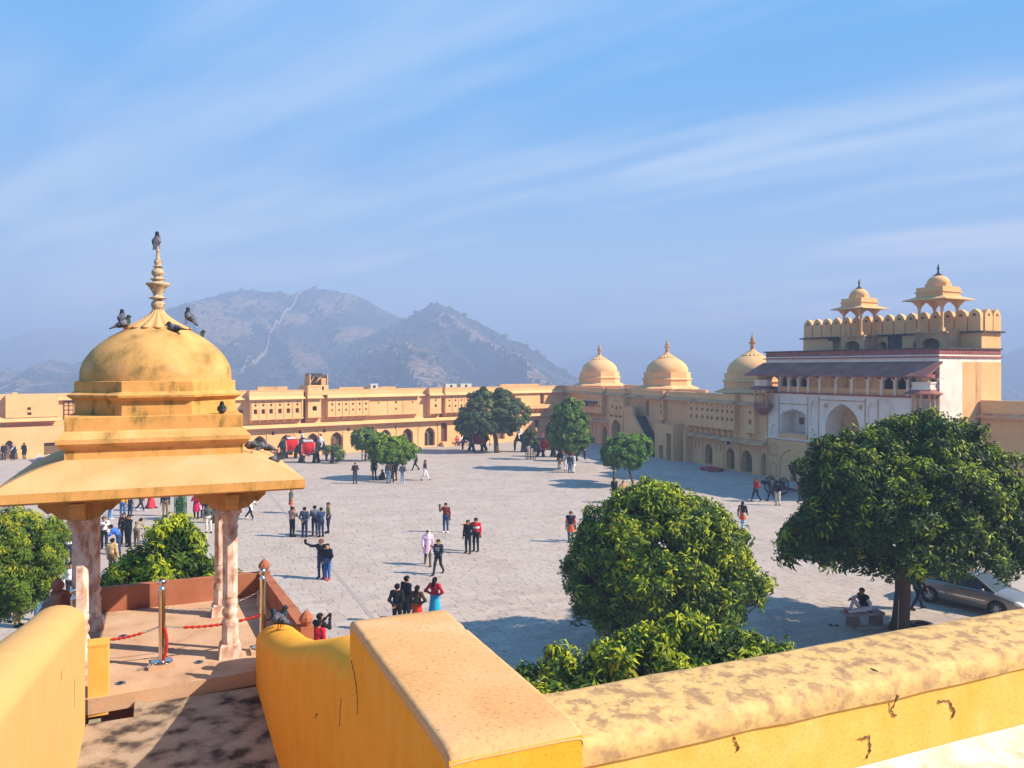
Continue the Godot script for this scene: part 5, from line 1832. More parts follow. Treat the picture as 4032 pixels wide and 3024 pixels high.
func tree(called: String, label: String, at: Vector3, kind: String, lobes: Array, count: int, limbs: Array, trunk_r: float, tones: Array, size: float, low := 0.0) -> void:
	# lobes: [centre relative to the foot, radii]; limbs: end points; tones: [shade colour, mid colour, young colour, share of young]
	var t := thing(called, label, "tree", at, 0.0)
	var tr := MB.new()
	var fork: Vector3 = limbs[0]
	tr.tube([Vector3.ZERO, fork * 0.12 + Vector3(0.02, 0, 0), fork * 0.55 + Vector3(trunk_r * 0.3, 0, 0), fork], [trunk_r * 1.35, trunk_r * 1.02, trunk_r * 0.9, trunk_r * 0.75], 12)
	part("trunk", tr, M.bark, t)
	for i in range(1, limbs.size()):
		var b := MB.new()
		var e: Vector3 = limbs[i]
		b.tube([fork - Vector3(0, 0.1, 0), fork.lerp(e, 0.4) + Vector3(0, 0.12, 0), e], [trunk_r * 0.62, trunk_r * 0.42, trunk_r * 0.14], 8)
		part("limb", b, M.bark, t)
	var spray: ArrayMesh = leaf_meshes[kind]
	var total := 0.0
	var area := []
	for l in lobes:
		var r: Vector3 = l[1]
		var a := pow((pow(r.x * r.y, 1.6) + pow(r.y * r.z, 1.6) + pow(r.x * r.z, 1.6)) / 3.0, 1.0 / 1.6)
		area.append(a)
		total += a
	var xf := []
	var cols := []
	var clump := noise(0.75, 400 + int(at.x * 3.0), 3)
	var br := size * 0.24   # how wide one leafy bough spreads
	var boughs := []
	var tries := 0
	while boughs.size() < count / 10 and tries < count * 4:
		tries += 1
		var pick := rng.randf() * total
		var k := 0
		while k < lobes.size() - 1 and pick > area[k]:
			pick -= area[k]
			k += 1
		var c: Vector3 = lobes[k][0]
		var r: Vector3 = lobes[k][1]
		var d := Vector3(rng.randfn(), rng.randfn(), rng.randfn()).normalized()
		var lump := clump.get_noise_3dv(c + d * r * 0.9)
		var p := c + d * r * rng.randf_range(0.84, 1.02) * (1.0 + 0.26 * lump) * (rng.randf_range(1.03, 1.14) if rng.randf() < 0.12 else 1.0)
		var bad := p.y < low
		for q in lobes.size():
			if q == k: continue
			var w: Vector3 = (p - lobes[q][0]) / lobes[q][1]
			if w.length() < 0.74: bad = true; break
		if bad: continue
		for o in boughs:
			if o[0].distance_squared_to(p) < br * br * 0.45: bad = true; break
		if bad: continue
		boughs.append([p, d, lump])
	for o in boughs:
		var p0: Vector3 = o[0]
		var d: Vector3 = o[1]
		var axis := (d * Vector3(1, 0.6, 1) + Vector3(0, 0.75, 0)).normalized()
		var ux := axis.cross(Vector3(0.3, 0.1, 0.9)).normalized()
		var uz := ux.cross(axis)
		var wide := br * rng.randf_range(0.7, 1.25)
		var tint := rng.randf_range(-0.25, 0.25)
		for i in 7:
			var rho := sqrt(rng.randf())
			var an := rng.randf() * TAU
			var p := p0 + (ux * cos(an) + uz * sin(an)) * rho * wide - axis * rho * rho * wide * 0.45 + Vector3(0, -rho * rho * wide * 0.3, 0)
			var up := (axis + (ux * cos(an) + uz * sin(an)) * rho * 0.7 + Vector3(rng.randfn(), rng.randfn(), rng.randfn()) * 0.15).normalized()
			var side := up.cross(Vector3(rng.randfn(), 0.1, rng.randfn())).normalized()
			var s := size * rng.randf_range(0.7, 1.15)
			xf.append(Transform3D(Basis(side, up, side.cross(up)) * s, p))
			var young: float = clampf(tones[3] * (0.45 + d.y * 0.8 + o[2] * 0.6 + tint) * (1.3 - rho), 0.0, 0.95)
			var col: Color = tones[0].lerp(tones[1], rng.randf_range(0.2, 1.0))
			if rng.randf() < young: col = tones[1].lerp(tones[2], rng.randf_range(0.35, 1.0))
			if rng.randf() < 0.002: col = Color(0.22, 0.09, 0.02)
			cols.append(col)
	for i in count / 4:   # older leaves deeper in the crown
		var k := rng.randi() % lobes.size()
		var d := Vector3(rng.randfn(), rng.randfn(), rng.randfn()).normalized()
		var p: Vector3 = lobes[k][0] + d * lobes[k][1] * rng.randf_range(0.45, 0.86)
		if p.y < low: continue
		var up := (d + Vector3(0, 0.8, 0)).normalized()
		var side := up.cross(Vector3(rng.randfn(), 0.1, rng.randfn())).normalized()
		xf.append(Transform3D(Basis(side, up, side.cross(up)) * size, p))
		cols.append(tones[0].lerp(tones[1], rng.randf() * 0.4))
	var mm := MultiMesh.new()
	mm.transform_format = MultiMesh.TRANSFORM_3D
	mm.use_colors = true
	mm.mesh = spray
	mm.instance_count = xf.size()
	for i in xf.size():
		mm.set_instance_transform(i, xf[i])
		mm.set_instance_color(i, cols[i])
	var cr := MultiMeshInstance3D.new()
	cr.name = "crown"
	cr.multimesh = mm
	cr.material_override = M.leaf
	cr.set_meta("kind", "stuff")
	t.add_child(cr, true)


func trees() -> void:
	M.leaf = StandardMaterial3D.new()
	M.leaf.vertex_color_use_as_albedo = true
	M.leaf.roughness = 0.5
	M.leaf.metallic_specular = 0.3
	M.leaf.backlight_enabled = true
	M.leaf.backlight = Color(0.55, 0.6, 0.12)
	M.leaf.cull_mode = BaseMaterial3D.CULL_DISABLED
	leaf_meshes.mango = leaf_spray(12, 0.28, 0.052, 1.3, 0.72)
	leaf_meshes.feather = leaf_spray(16, 0.20, 0.042, 0.9, 0.9)
	leaf_meshes.small = leaf_spray(14, 0.20, 0.085, 0.45, 0.9)
	var deep := [Color(0.010, 0.024, 0.006), Color(0.040, 0.088, 0.010), Color(0.34, 0.39, 0.015), 0.46]
	var fresh := [Color(0.012, 0.032, 0.006), Color(0.075, 0.145, 0.012), Color(0.42, 0.46, 0.014), 0.72]
	var mid := [Color(0.035, 0.08, 0.02), Color(0.12, 0.21, 0.04), Color(0.28, 0.36, 0.06), 0.5]
	var dull := [Color(0.04, 0.07, 0.032), Color(0.11, 0.155, 0.06), Color(0.26, 0.28, 0.09), 0.4]
	var V := func(x: float, y: float, z: float) -> Vector3: return Vector3(x, y, z)
	# big tree at the right
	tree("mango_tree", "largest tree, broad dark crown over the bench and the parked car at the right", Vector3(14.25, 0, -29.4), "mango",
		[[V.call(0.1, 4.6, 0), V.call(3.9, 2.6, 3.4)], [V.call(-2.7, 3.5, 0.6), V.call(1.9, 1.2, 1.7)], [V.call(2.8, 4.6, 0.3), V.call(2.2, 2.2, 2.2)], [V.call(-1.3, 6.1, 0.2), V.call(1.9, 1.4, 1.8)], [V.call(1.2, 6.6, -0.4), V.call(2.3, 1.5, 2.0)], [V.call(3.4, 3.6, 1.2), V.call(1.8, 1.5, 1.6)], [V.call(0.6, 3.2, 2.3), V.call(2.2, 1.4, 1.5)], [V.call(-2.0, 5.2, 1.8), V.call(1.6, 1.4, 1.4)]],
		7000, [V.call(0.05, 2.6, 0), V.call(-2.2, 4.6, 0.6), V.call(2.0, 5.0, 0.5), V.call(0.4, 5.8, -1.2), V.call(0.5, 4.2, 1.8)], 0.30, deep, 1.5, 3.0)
	tree("mango_tree", "rounded bright green tree in the middle, left of the largest tree", Vector3(5.0, 0, -27.3), "mango",
		[[V.call(0, 3.3, 0), V.call(2.9, 2.1, 2.6)], [V.call(-1.2, 2.6, 0.5), V.call(2.0, 1.5, 1.7)], [V.call(1.5, 2.7, 0.4), V.call(1.9, 1.5, 1.7)], [V.call(-0.2, 4.7, 0), V.call(1.7, 1.15, 1.5)], [V.call(0.2, 2.4, 1.5), V.call(2.0, 1.4, 1.2)], [V.call(1.0, 4.2, 0.6), V.call(1.4, 1.2, 1.2)]],
		4400, [V.call(0.0, 1.6, 0), V.call(-1.4, 3.2, 0.4), V.call(1.4, 3.4, 0.2), V.call(0, 4.2, -0.4)], 0.2, fresh, 1.45, 1.15)
	tree("mango_tree", "low leafy treetop rising just behind the foreground parapet", Vector3(2.9, 0, -16.4), "mango",
		[[V.call(0, 3.1, 0), V.call(2.1, 1.2, 1.6)], [V.call(-2.0, 2.9, 0.3), V.call(1.2, 0.9, 1.2)], [V.call(0.9, 3.75, 0.2), V.call(1.4, 0.8, 1.1)], [V.call(2.0, 3.3, -0.3), V.call(1.1, 0.8, 0.9)], [V.call(-0.6, 3.5, -0.2), V.call(0.7, 0.6, 0.8)]],
		1500, [V.call(0, 1.8, 0), V.call(-1.2, 3.0, 0.2), V.call(1.0, 3.2, 0), V.call(0.2, 3.6, -0.5)], 0.14, fresh, 1.25)
	tree("mango_tree", "bushy yellow green treetop seen between the pavilion columns", Vector3(-7.9, 0, -18.5), "mango",
		[[V.call(0, 4.3, 0), V.call(1.5, 1.25, 1.4)], [V.call(-0.7, 3.9, 0.3), V.call(1.0, 1.0, 1.0)], [V.call(0.7, 4.4, 0.2), V.call(1.0, 1.1, 1.0)], [V.call(0.1, 5.45, 0), V.call(0.9, 0.75, 0.8)], [V.call(-0.9, 4.6, 0), V.call(0.8, 0.8, 0.8)], [V.call(0, 3.1, 0), V.call(1.5, 1.1, 1.3)]],
		2200, [V.call(0, 2.2, 0), V.call(-0.6, 4.0, 0.2), V.call(0.6, 4.2, 0), V.call(0, 4.8, -0.3)], 0.13, fresh, 1.0)
	tree("tamarind_tree", "feathery green tree at the left edge below the pavilion eaves", Vector3(-14.4, 0, -22.0), "feather",
		[[V.call(0.2, 4.4, 0), V.call(1.9, 1.4, 1.6)], [V.call(-1.6, 4.2, 0.2), V.call(1.8, 1.5, 1.5)], [V.call(0.8, 4.9, 0), V.call(1.5, 0.9, 1.2)], [V.call(-0.6, 3.3, 0.6), V.call(1.4, 0.9, 1.2)], [V.call(1.1, 3.9, 0.3), V.call(1.0, 0.7, 0.9)]],
		2900, [V.call(-0.3, 2.2, 0), V.call(-1.5, 4.0, 0.2), V.call(1.2, 4.3, 0), V.call(0, 5.0, -0.3)], 0.17, [Color(0.035, 0.08, 0.010), Color(0.12, 0.19, 0.018), Color(0.38, 0.37, 0.02), 0.65], 1.05)
	# mid-courtyard trees
	tree("courtyard_tree", "flat-topped clipped tree with people in its shade, left of the courtyard centre", Vector3(-10.5, 0, -69.7), "small",
		[[V.call(0, 2.65, 0), V.call(2.0, 1.15, 1.9)], [V.call(-0.7, 2.8, 0.5), V.call(1.3, 1.0, 1.2)], [V.call(0.9, 2.6, 0.4), V.call(1.2, 1.0, 1.2)]], 1900, [V.call(0, 1.6, 0), V.call(-0.8, 2.6, 0), V.call(0.8, 2.7, 0.1)], 0.12, [Color(0.045, 0.10, 0.014), Color(0.14, 0.25, 0.024), Color(0.30, 0.38, 0.03), 0.55], 1.2)
	tree("courtyard_tree", "small ragged tree growing out of a wire cage behind the flat-topped tree", Vector3(-15.2, 0, -83.0), "small",
		[[V.call(-0.4, 2.5, 0), V.call(1.3, 0.95, 1.1)], [V.call(1.0, 2.4, 0), V.call(1.3, 0.75, 1.0)], [V.call(0.2, 3.0, 0), V.call(0.9, 0.6, 0.8)]], 850, [V.call(0, 1.6, 0), V.call(-0.6, 2.5, 0), V.call(0.8, 2.5, 0.1)], 0.08, mid, 1.25)
	tree("neem_tree", "large spreading dark tree with an elephant in its shade before the far range", Vector3(-1.75, 0, -91.6), "small",
		[[V.call(-1.3, 4.3, 0), V.call(3.2, 2.0, 2.6)], [V.call(1.4, 4.4, 0), V.call(2.4, 1.9, 2.2)], [V.call(-1.8, 6.0, 0), V.call(1.6, 1.3, 1.5)], [V.call(0.6, 6.1, 0), V.call(1.5, 1.3, 1.4)], [V.call(-3.4, 3.7, 0.3), V.call(1.6, 1.2, 1.4)], [V.call(-1.5, 7.0, 0), V.call(0.5, 0.6, 0.5)], [V.call(0.3, 7.0, 0), V.call(0.5, 0.5, 0.5)]], 3400, [V.call(-0.35, 2.6, 0), V.call(-2.2, 4.4, 0.2), V.call(0.9, 4.6, 0), V.call(-0.4, 5.6, -0.5)], 0.28, dull, 1.5)
	tree("courtyard_tree", "tall egg-shaped tree at the back right with white-clad men at its foot", Vector3(5.35, 0, -76.0), "small",
		[[V.call(0, 4.6, 0), V.call(1.75, 2.15, 1.7)], [V.call(0.4, 3.2, 0.2), V.call(1.7, 1.35, 1.5)], [V.call(-0.7, 3.6, 0), V.call(1.35, 1.4, 1.3)], [V.call(0.2, 5.6, 0.1), V.call(1.2, 1.25, 1.1)]], 2400, [V.call(0, 2.0, 0), V.call(-0.5, 3.6, 0), V.call(0.5, 3.9, 0.1)], 0.14, mid, 1.3)
	tree("courtyard_tree", "round clipped tree on a bent thin trunk in the shade edge, right of centre", Vector3(9.9, 0, -65.1), "small",
		[[V.call(-0.35, 3.0, 0), V.call(1.75, 1.35, 1.6)], [V.call(0.2, 3.3, 0.2), V.call(1.25, 1.1, 1.2)]], 1700, [V.call(-0.5, 1.7, 0), V.call(-0.9, 2.7, 0), V.call(0.2, 2.9, 0.1)], 0.1, [Color(0.035, 0.09, 0.016), Color(0.10, 0.215, 0.03), Color(0.20, 0.33, 0.04), 0.55], 1.15)
	tree("courtyard_tree", "smaller dull tree touching the left side of the round clipped tree", Vector3(8.55, 0, -67.7), "small",
		[[V.call(0.1, 2.7, 0), V.call(1.1, 1.15, 1.0)], [V.call(-0.3, 2.3, 0), V.call(0.8, 0.8, 0.8)]], 650, [V.call(0.1, 1.6, 0), V.call(-0.3, 2.4, 0), V.call(0.4, 2.6, 0)], 0.08, mid, 1.2)
	tree("pollard_tree", "stub of a cut trunk with a few leafy shoots beside the elephants", Vector3(-18.3, 0, -81.2), "small",
		[[V.call(0.7, 1.15, 0), V.call(0.6, 0.6, 0.5)], [V.call(-0.3, 1.6, 0), V.call(0.6, 0.35, 0.45)], [V.call(0.35, 1.6, 0), V.call(0.5, 0.3, 0.4)]], 190, [V.call(0.02, 1.2, 0), V.call(0.5, 1.5, 0), V.call(-0.3, 1.6, 0)], 0.2, [Color(0.06, 0.10, 0.03), Color(0.11, 0.16, 0.05), Color(0.24, 0.26, 0.08), 0.5], 1.3)
	tree("young_tree", "pale young tree in a wire cage before the right pair of elephants", Vector3(1.95, 0, -84.6), "small",
		[[V.call(0, 2.3, 0), V.call(0.85, 0.75, 0.8)], [V.call(0.1, 2.9, 0), V.call(0.6, 0.5, 0.6)]], 260, [V.call(0, 1.5, 0), V.call(-0.3, 2.4, 0), V.call(0.3, 2.6, 0)], 0.05, [Color(0.06, 0.08, 0.03), Color(0.10, 0.12, 0.04), Color(0.2, 0.2, 0.06), 0.4], 1.2)
	tree("shrub", "bushy young shrub by an archway at the left of the elephants", Vector3(-28.2, 0, -88.0), "small",
		[[V.call(0, 1.1, 0), V.call(1.0, 0.9, 0.9)], [V.call(0.7, 0.8, 0), V.call(0.7, 0.6, 0.7)]], 420, [V.call(0, 0.5, 0), V.call(-0.3, 1.1, 0), V.call(0.4, 1.0, 0)], 0.05, [Color(0.06, 0.09, 0.02), Color(0.11, 0.14, 0.03), Color(0.22, 0.22, 0.05), 0.5], 1.3)
	tree("young_tree", "spindly sapling inside the green iron cage left of the front right column", Vector3(-21.1, 0, -50.9), "small",
		[[V.call(0, 1.1, 0), V.call(0.25, 0.8, 0.25)]], 120, [V.call(0, 0.9, 0), V.call(0.08, 1.5, 0), V.call(-0.08, 1.7, 0)], 0.025, mid, 0.8)


func cage(label: String, at: Vector3, w: float, h: float, m: Material) -> void:
	var t := thing("tree_guard", label, "tree guard", at, 12.0)
	for i in 4:
		var x := w * (1.0 if i % 2 == 0 else -1.0)
		var z := w * (1.0 if i < 2 else -1.0)
		var p := MB.new()
		p.box(x - 0.025, x + 0.025, 0, h, z - 0.025, z + 0.025)
		part("post", p, m, t)
	for k in 5:
		var y := 0.15 + (h - 0.2) * k / 4.0
		var r := MB.new()
		r.box(-w, w, y - 0.015, y + 0.015, w - 0.012, w + 0.012)
		r.box(-w, w, y - 0.015, y + 0.015, -w - 0.012, -w + 0.012)
		r.box(-w - 0.012, -w + 0.012, y - 0.015, y + 0.015, -w, w)
		r.box(w - 0.012, w + 0.012, y - 0.015, y + 0.015, -w, w)
		part("hoop", r, m, t)
	for k in 8:
		var x := -w + w * 2.0 * (k % 4 + 0.5) / 4.0
		var z := w if k < 4 else -w
		var r := MB.new()
		r.box(x - 0.008, x + 0.008, 0.05, h, z - 0.008, z + 0.008)
		part("bar", r, m, t)


func wheel(parent: Node, at: Vector3, r: float) -> void:   # spoked gun wheel, axle along x
	var rim := MB.new()
	var pts := []
	var rad := []
	for i in 33:
		pts.append(Vector3(0, cos(TAU * i / 32.0) * r * 0.94, sin(TAU * i / 32.0) * r * 0.94))
		rad.append(r * 0.075)
	rim.tube(pts, rad, 6)
	var w := part("wheel", rim, M.iron, parent, at)
	var hub := MB.new()
	hub.lathe([[0.0, -0.12], [r * 0.16, -0.12], [r * 0.2, 0.0], [r * 0.16, 0.12], [0.0, 0.12]], 12)
	part("hub", hub, M.iron, w).rotation_degrees.z = 90
	for i in 12:
		var a := TAU * i / 12.0
		var s := MB.new()
		s.tube([Vector3(0, cos(a) * r * 0.15, sin(a) * r * 0.15), Vector3(0, cos(a) * r * 0.9, sin(a) * r * 0.9)], [r * 0.045, r * 0.05], 5)
		part("spoke", s, M.iron, w)


func courtyard_things() -> void:
	cage("wire guard round the ragged tree behind the flat-topped tree", Vector3(-15.2, 0, -83.0), 0.38, 1.9, M.iron)
	cage("wire guard round the pale young tree before the right elephants", Vector3(1.95, 0, -84.6), 0.42, 2.0, M.iron)
	cage("green iron guard round the sapling seen under the pavilion eaves", Vector3(-21.1, 0, -50.9), 0.3, 1.75, M.green_paint)
	# cannon
	var c := thing("cannon", "black iron cannon on tall spoked wheels in front of the gatehouse", "cannon", Vector3(20.3, 0, -61.4), -58.0)
	wheel(c, Vector3(0.62, 0.66, 0), 0.66)
	wheel(c, Vector3(-0.62, 0.66, 0), 0.66)
	var ax := MB.new()
	ax.tube([Vector3(-0.7, 0.66, 0), Vector3(0.7, 0.66, 0)], [0.07, 0.07], 8)
	part("axle", ax, M.iron, c)
	var br := MB.new()
	br.lathe([[0.0, -1.05], [0.09, -1.0], [0.06, -0.92], [0.17, -0.85], [0.18, -0.4], [0.15, 0.3], [0.12, 1.35], [0.16, 1.42], [0.14, 1.5], [0.08, 1.5], [0.08, 1.2], [0.0, 1.2]], 18)
	var bo := part("barrel", br, M.iron, c, Vector3(0, 0.86, 0.1))
	bo.rotation_degrees.x = 84
	var tl := MB.new()
	for x in [-0.2, 0.2]:
		tl.hexa([Vector3(x - 0.05, 0.5, 0.5), Vector3(x + 0.05, 0.5, 0.5), Vector3(x + 0.05, 0.02, -2.1), Vector3(x - 0.05, 0.02, -2.1)], [Vector3(x - 0.05, 0.85, 0.5), Vector3(x + 0.05, 0.85, 0.5), Vector3(x + 0.05, 0.2, -2.1), Vector3(x - 0.05, 0.2, -2.1)])
	part("trail", tl, M.wood, c)
	# red platforms by the right range
	for q in [[18.6, -75.8, 18.0, "farther of two low red wooden platforms on the ground by the right range"], [19.0, -74.7, 24.0, "nearer of two low red wooden platforms on the ground by the right range"]]:
		var p := thing("red_platform", q[3], "platform", Vector3(q[0], 0, q[1]), q[2], "red platforms by the right range")
		var b := MB.new()
		b.box(-0.75, 0.75, 0.2, 0.3, -0.35, 0.35)
		part("top", b, flat(0.40, 0.03, 0.04, 0.6), p)
		for x in [-0.6, 0.6]:
			var l := MB.new()
			l.box(x - 0.08, x + 0.08, 0.0, 0.2, -0.3, 0.3)
			part("leg", l, flat(0.30, 0.025, 0.03, 0.6), p)
	# stone bench under the big tree
	var b := thing("stone_bench", "low stone bench in the shade of the largest tree", "bench", Vector3(13.15, 0, -29.95), 8.0)
	var st := MB.new()
	st.box(-0.78, 0.72, 0.42, 0.52, -0.26, 0.26)
	part("seat", st, flat(0.30, 0.25, 0.24), b)
	for x in [-0.42, 0.5]:
		var l := MB.new()
		l.tapered(x, 0, 0.18, 0.2, 0, 0.15, 0.2, 0.42)
		part("leg", l, flat(0.20, 0.14, 0.11), b)
	var sp := MB.new()
	sp.box(-0.5, 0.9, 0.0, 0.10, 0.3, 0.5)
	part("footing", sp, flat(0.34, 0.28, 0.22), b)
	var sh := thing("sandals", "pair of dark sandals left on the ground before the stone bench", "sandals", Vector3(12.0, 0, -29.9), 20.0)
	for x in [-0.08, 0.1]:
		var s := MB.new()
		s.lathe([[0.0, 0.0], [0.05, 0.0], [0.05, 0.025], [0.0, 0.03]], 10)
		var o := part("sandal", s, flat(0.12, 0.09, 0.08), sh, Vector3(x, 0.002, x * 0.6))
		o.scale = Vector3(1, 1, 2.3)
		var k := MB.new()
		k.tube([Vector3(-0.045, 0.02, 0.02), Vector3(0, 0.07, 0.03), Vector3(0.045, 0.02, 0.02)], [0.008, 0.01, 0.008], 5)
		part("strap", k, M.iron, o)
	var ty := thing("old_tyre", "black rubber tyre lying flat beside the trunk of the largest tree", "tyre", Vector3(15.2, 0, -29.7))
	var tm := MB.new()
	tm.lathe([[0.27, 0.05], [0.29, 0.02], [0.36, 0.0], [0.42, 0.02], [0.44, 0.08], [0.42, 0.15], [0.36, 0.17], [0.29, 0.15], [0.27, 0.12], [0.32, 0.10], [0.32, 0.06], [0.27, 0.05]], 32)
	part("tread", tm, flat(0.022, 0.022, 0.024, 0.55), ty)
	var bm := thing("broom", "long-handled broom leaning on the trunk of the largest tree", "broom", Vector3(13.98, 0, -28.95))
	var bh := MB.new()
	bh.tube([Vector3(-0.12, 0.05, 0.2), Vector3(0.02, 1.25, 0.0)], [0.018, 0.015], 6)
	part("handle", bh, flat(0.42, 0.33, 0.2), bm)
	var bb := MB.new()
	bb.tube([Vector3(-0.3, 0.05, 0.3), Vector3(-0.12, 0.07, 0.2), Vector3(-0.06, 0.10, 0.15)], [0.09, 0.07, 0.03], 8)
	part("bristles", bb, flat(0.38, 0.08, 0.05), bm)
	car()


func car() -> void:
	var t := thing("parked_car", "silver sedan parked in the open at the right edge, nose towards the parapet", "car", Vector3(18.6, 0, -32.35), 0.0)
	t.rotation.y = -atan2(0.80, 0.60) + PI * 0.0
	# built along +x (nose at +x), y up, width along z
	var paint := flat(0.24, 0.225, 0.21, 0.28, 0.5)
	paint.clearcoat_enabled = true
	paint.clearcoat = 0.8
	paint.clearcoat_roughness = 0.06
	var body := MB.new()
	# stations: x, half width at belt, sill height, belt height, deck height, half width at deck
	var st := [[-2.12, 0.62, 0.42, 0.70, 0.80, 0.55], [-2.02, 0.76, 0.30, 0.78, 0.93, 0.66], [-1.7, 0.84, 0.24, 0.84, 0.97, 0.70], [-1.2, 0.865, 0.22, 0.87, 0.98, 0.70], [-0.4, 0.87, 0.20, 0.88, 0.96, 0.72], [0.4, 0.87, 0.20, 0.87, 0.94, 0.74], [0.95, 0.868, 0.20, 0.86, 0.93, 0.74], [1.35, 0.86, 0.20, 0.80, 0.89, 0.70], [1.75, 0.83, 0.20, 0.72, 0.81, 0.62], [2.0, 0.76, 0.22, 0.64, 0.71, 0.52], [2.12, 0.64, 0.28, 0.56, 0.60, 0.44], [2.16, 0.56, 0.34, 0.46, 0.50, 0.38]]
	var rows := []
	for s in st:
		var line := PackedVector3Array()
		var half := [[0.0, s[2]], [s[1] * 0.88, s[2]], [s[1] * 0.97, s[2] + 0.08], [s[1], lerpf(s[2], s[3], 0.55)], [s[1] * 0.985, s[3] - 0.03], [s[1] * 0.93, s[3] + 0.02], [s[5], s[4]], [s[5] * 0.5, s[4] + 0.03], [0.0, s[4] + 0.04]]
		for q in half: line.append(Vector3(s[0], q[1], -q[0]))
		for i in range(half.size() - 2, -1, -1): line.append(Vector3(s[0], half[i][1], half[i][0]))
		rows.append(line)
	var cap0 := PackedVector3Array()
	var cap1 := PackedVector3Array()
	for i in rows[0].size():
		cap0.append(Vector3(-2.14, 0.6, 0)); cap1.append(Vector3(2.17, 0.42, 0))
	rows.push_front(cap0); rows.push_back(cap1)
	body.grid(rows, false)
	part("body", body, paint, t)
	var gl := MB.new()
	var cab := [[-1.72, 0.66, 0.93, 0.66, 0.96], [-1.05, 0.74, 0.95, 0.58, 1.36], [-0.35, 0.76, 0.94, 0.58, 1.46], [0.25, 0.76, 0.93, 0.56, 1.42], [1.18, 0.72, 0.90, 0.70, 0.92]]
	var gr := []
	for s in cab:
		gr.append(PackedVector3Array([Vector3(s[0], s[2], -s[1]), Vector3(s[0], s[4] - 0.03, -s[3]), Vector3(s[0], s[4], -s[3] * 0.85), Vector3(s[0], s[4] + 0.02, 0), Vector3(s[0], s[4], s[3] * 0.85), Vector3(s[0], s[4] - 0.03, s[3]), Vector3(s[0], s[2], s[1])]))
	gl.grid(gr, false)
	part("windows", gl, flat(0.05, 0.065, 0.07, 0.05), t)
	var roof := MB.new()
	var rr := []
	for s in [[-1.12, 0.56, 1.35], [-0.9, 0.585, 1.405], [-0.35, 0.59, 1.475], [0.15, 0.575, 1.45], [0.36, 0.55, 1.405]]:
		rr.append(PackedVector3Array([Vector3(s[0], s[2] - 0.05, -s[1] - 0.012), Vector3(s[0], s[2], -s[1] * 0.85), Vector3(s[0], s[2] + 0.025, 0), Vector3(s[0], s[2], s[1] * 0.85), Vector3(s[0], s[2] - 0.05, s[1] + 0.012)]))
	roof.grid(rr, false)
	part("roof", roof, paint, t)
	for z in [-1.0, 1.0]:
		for q in [[[1.16, 0.91, 0.735], [0.34, 1.40, 0.575]], [[-0.32, 0.93, 0.765], [-0.33, 1.43, 0.60]], [[-1.68, 0.95, 0.69], [-1.08, 1.36, 0.59]]]:
			var p := MB.new()
			p.tube([Vector3(q[0][0], q[0][1], q[0][2] * z), Vector3(q[1][0], q[1][1], q[1][2] * z)], [0.04, 0.035], 6)
			part("pillar", p, paint, t)
		for x in [-1.28, 1.27]:
			var well := MB.new()
			well.lathe([[0.0, -0.05], [0.355, -0.05], [0.355, 0.05], [0.0, 0.05]], 28)
			part("wheel_arch", well, M.dark, t, Vector3(x, 0.33, z * 0.835)).rotation_degrees.x = 90
			var ty := MB.new()
			ty.lathe([[0.2, -0.09], [0.28, -0.1], [0.305, -0.06], [0.305, 0.06], [0.28, 0.1], [0.2, 0.09]], 28)
			var w := part("wheel", ty, flat(0.02, 0.02, 0.022, 0.7), t, Vector3(x, 0.305, z * 0.80))
			w.rotation_degrees.x = 90
			var rim := MB.new()
			rim.lathe([[0.0, -0.07], [0.2, -0.07], [0.215, 0.0], [0.2, 0.07], [0.0, 0.07]], 24)
			part("rim", rim, flat(0.07, 0.07, 0.075, 0.4, 0.5), w)
			var sp := MB.new()
			for i in 11:
				var a := TAU * i / 11.0
				for y in [-0.085, 0.085]: sp.tube([Vector3(cos(a) * 0.03, y, sin(a) * 0.03), Vector3(cos(a) * 0.205, y, sin(a) * 0.205)], [0.022, 0.016], 5)
			part("spokes", sp, flat(0.62, 0.62, 0.62, 0.25, 0.9), w)
		var hl := MB.new()
		hl.ball(Vector3(1.88, 0.645, z * 0.66), Vector3(0.25, 0.085, 0.135), 14, 8)
		part("headlight", hl, flat(0.72, 0.74, 0.76, 0.06), t)
		var mr := MB.new()
		mr.ball(Vector3(0.78, 0.98, z * 0.93), Vector3(0.07, 0.065, 0.10), 10, 7)
		part("wing_mirror", mr, paint, t)
		var st2 := MB.new()
		st2.box(-0.9, 0.85, 0.55, 0.575, z * 0.868 - 0.008, z * 0.868 + 0.008)
		part("chrome_strip", st2, flat(0.75, 0.75, 0.75, 0.15, 1.0), t)
		for x in [-0.1, -1.0]:
			var dh := MB.new()
			dh.box(x - 0.1, x + 0.08, 0.775, 0.805, z * 0.868 - 0.02, z * 0.868 + 0.02)
			part("door_handle", dh, paint, t)
		var fog := MB.new()
		fog.ball(Vector3(2.0, 0.37, z * 0.62), Vector3(0.13, 0.075, 0.09), 10, 7)
		part("fog_lamp", fog, M.dark, t)
	var gri := MB.new()
	gri.box(2.06, 2.14, 0.50, 0.585, -0.42, 0.42)
	part("grille", gri, flat(0.5, 0.5, 0.5, 0.2, 1.0), t)
	var pl := MB.new()
	pl.box(2.15, 2.185, 0.36, 0.47, -0.25, 0.25)
	part("number_plate", pl, flat(0.75, 0.75, 0.72, 0.5), t)
	var wi := MB.new()
	wi.tube([Vector3(1.12, 0.95, 0.3), Vector3(0.95, 1.05, -0.25)], [0.012, 0.01], 5)
	part("wiper", wi, M.iron, t)


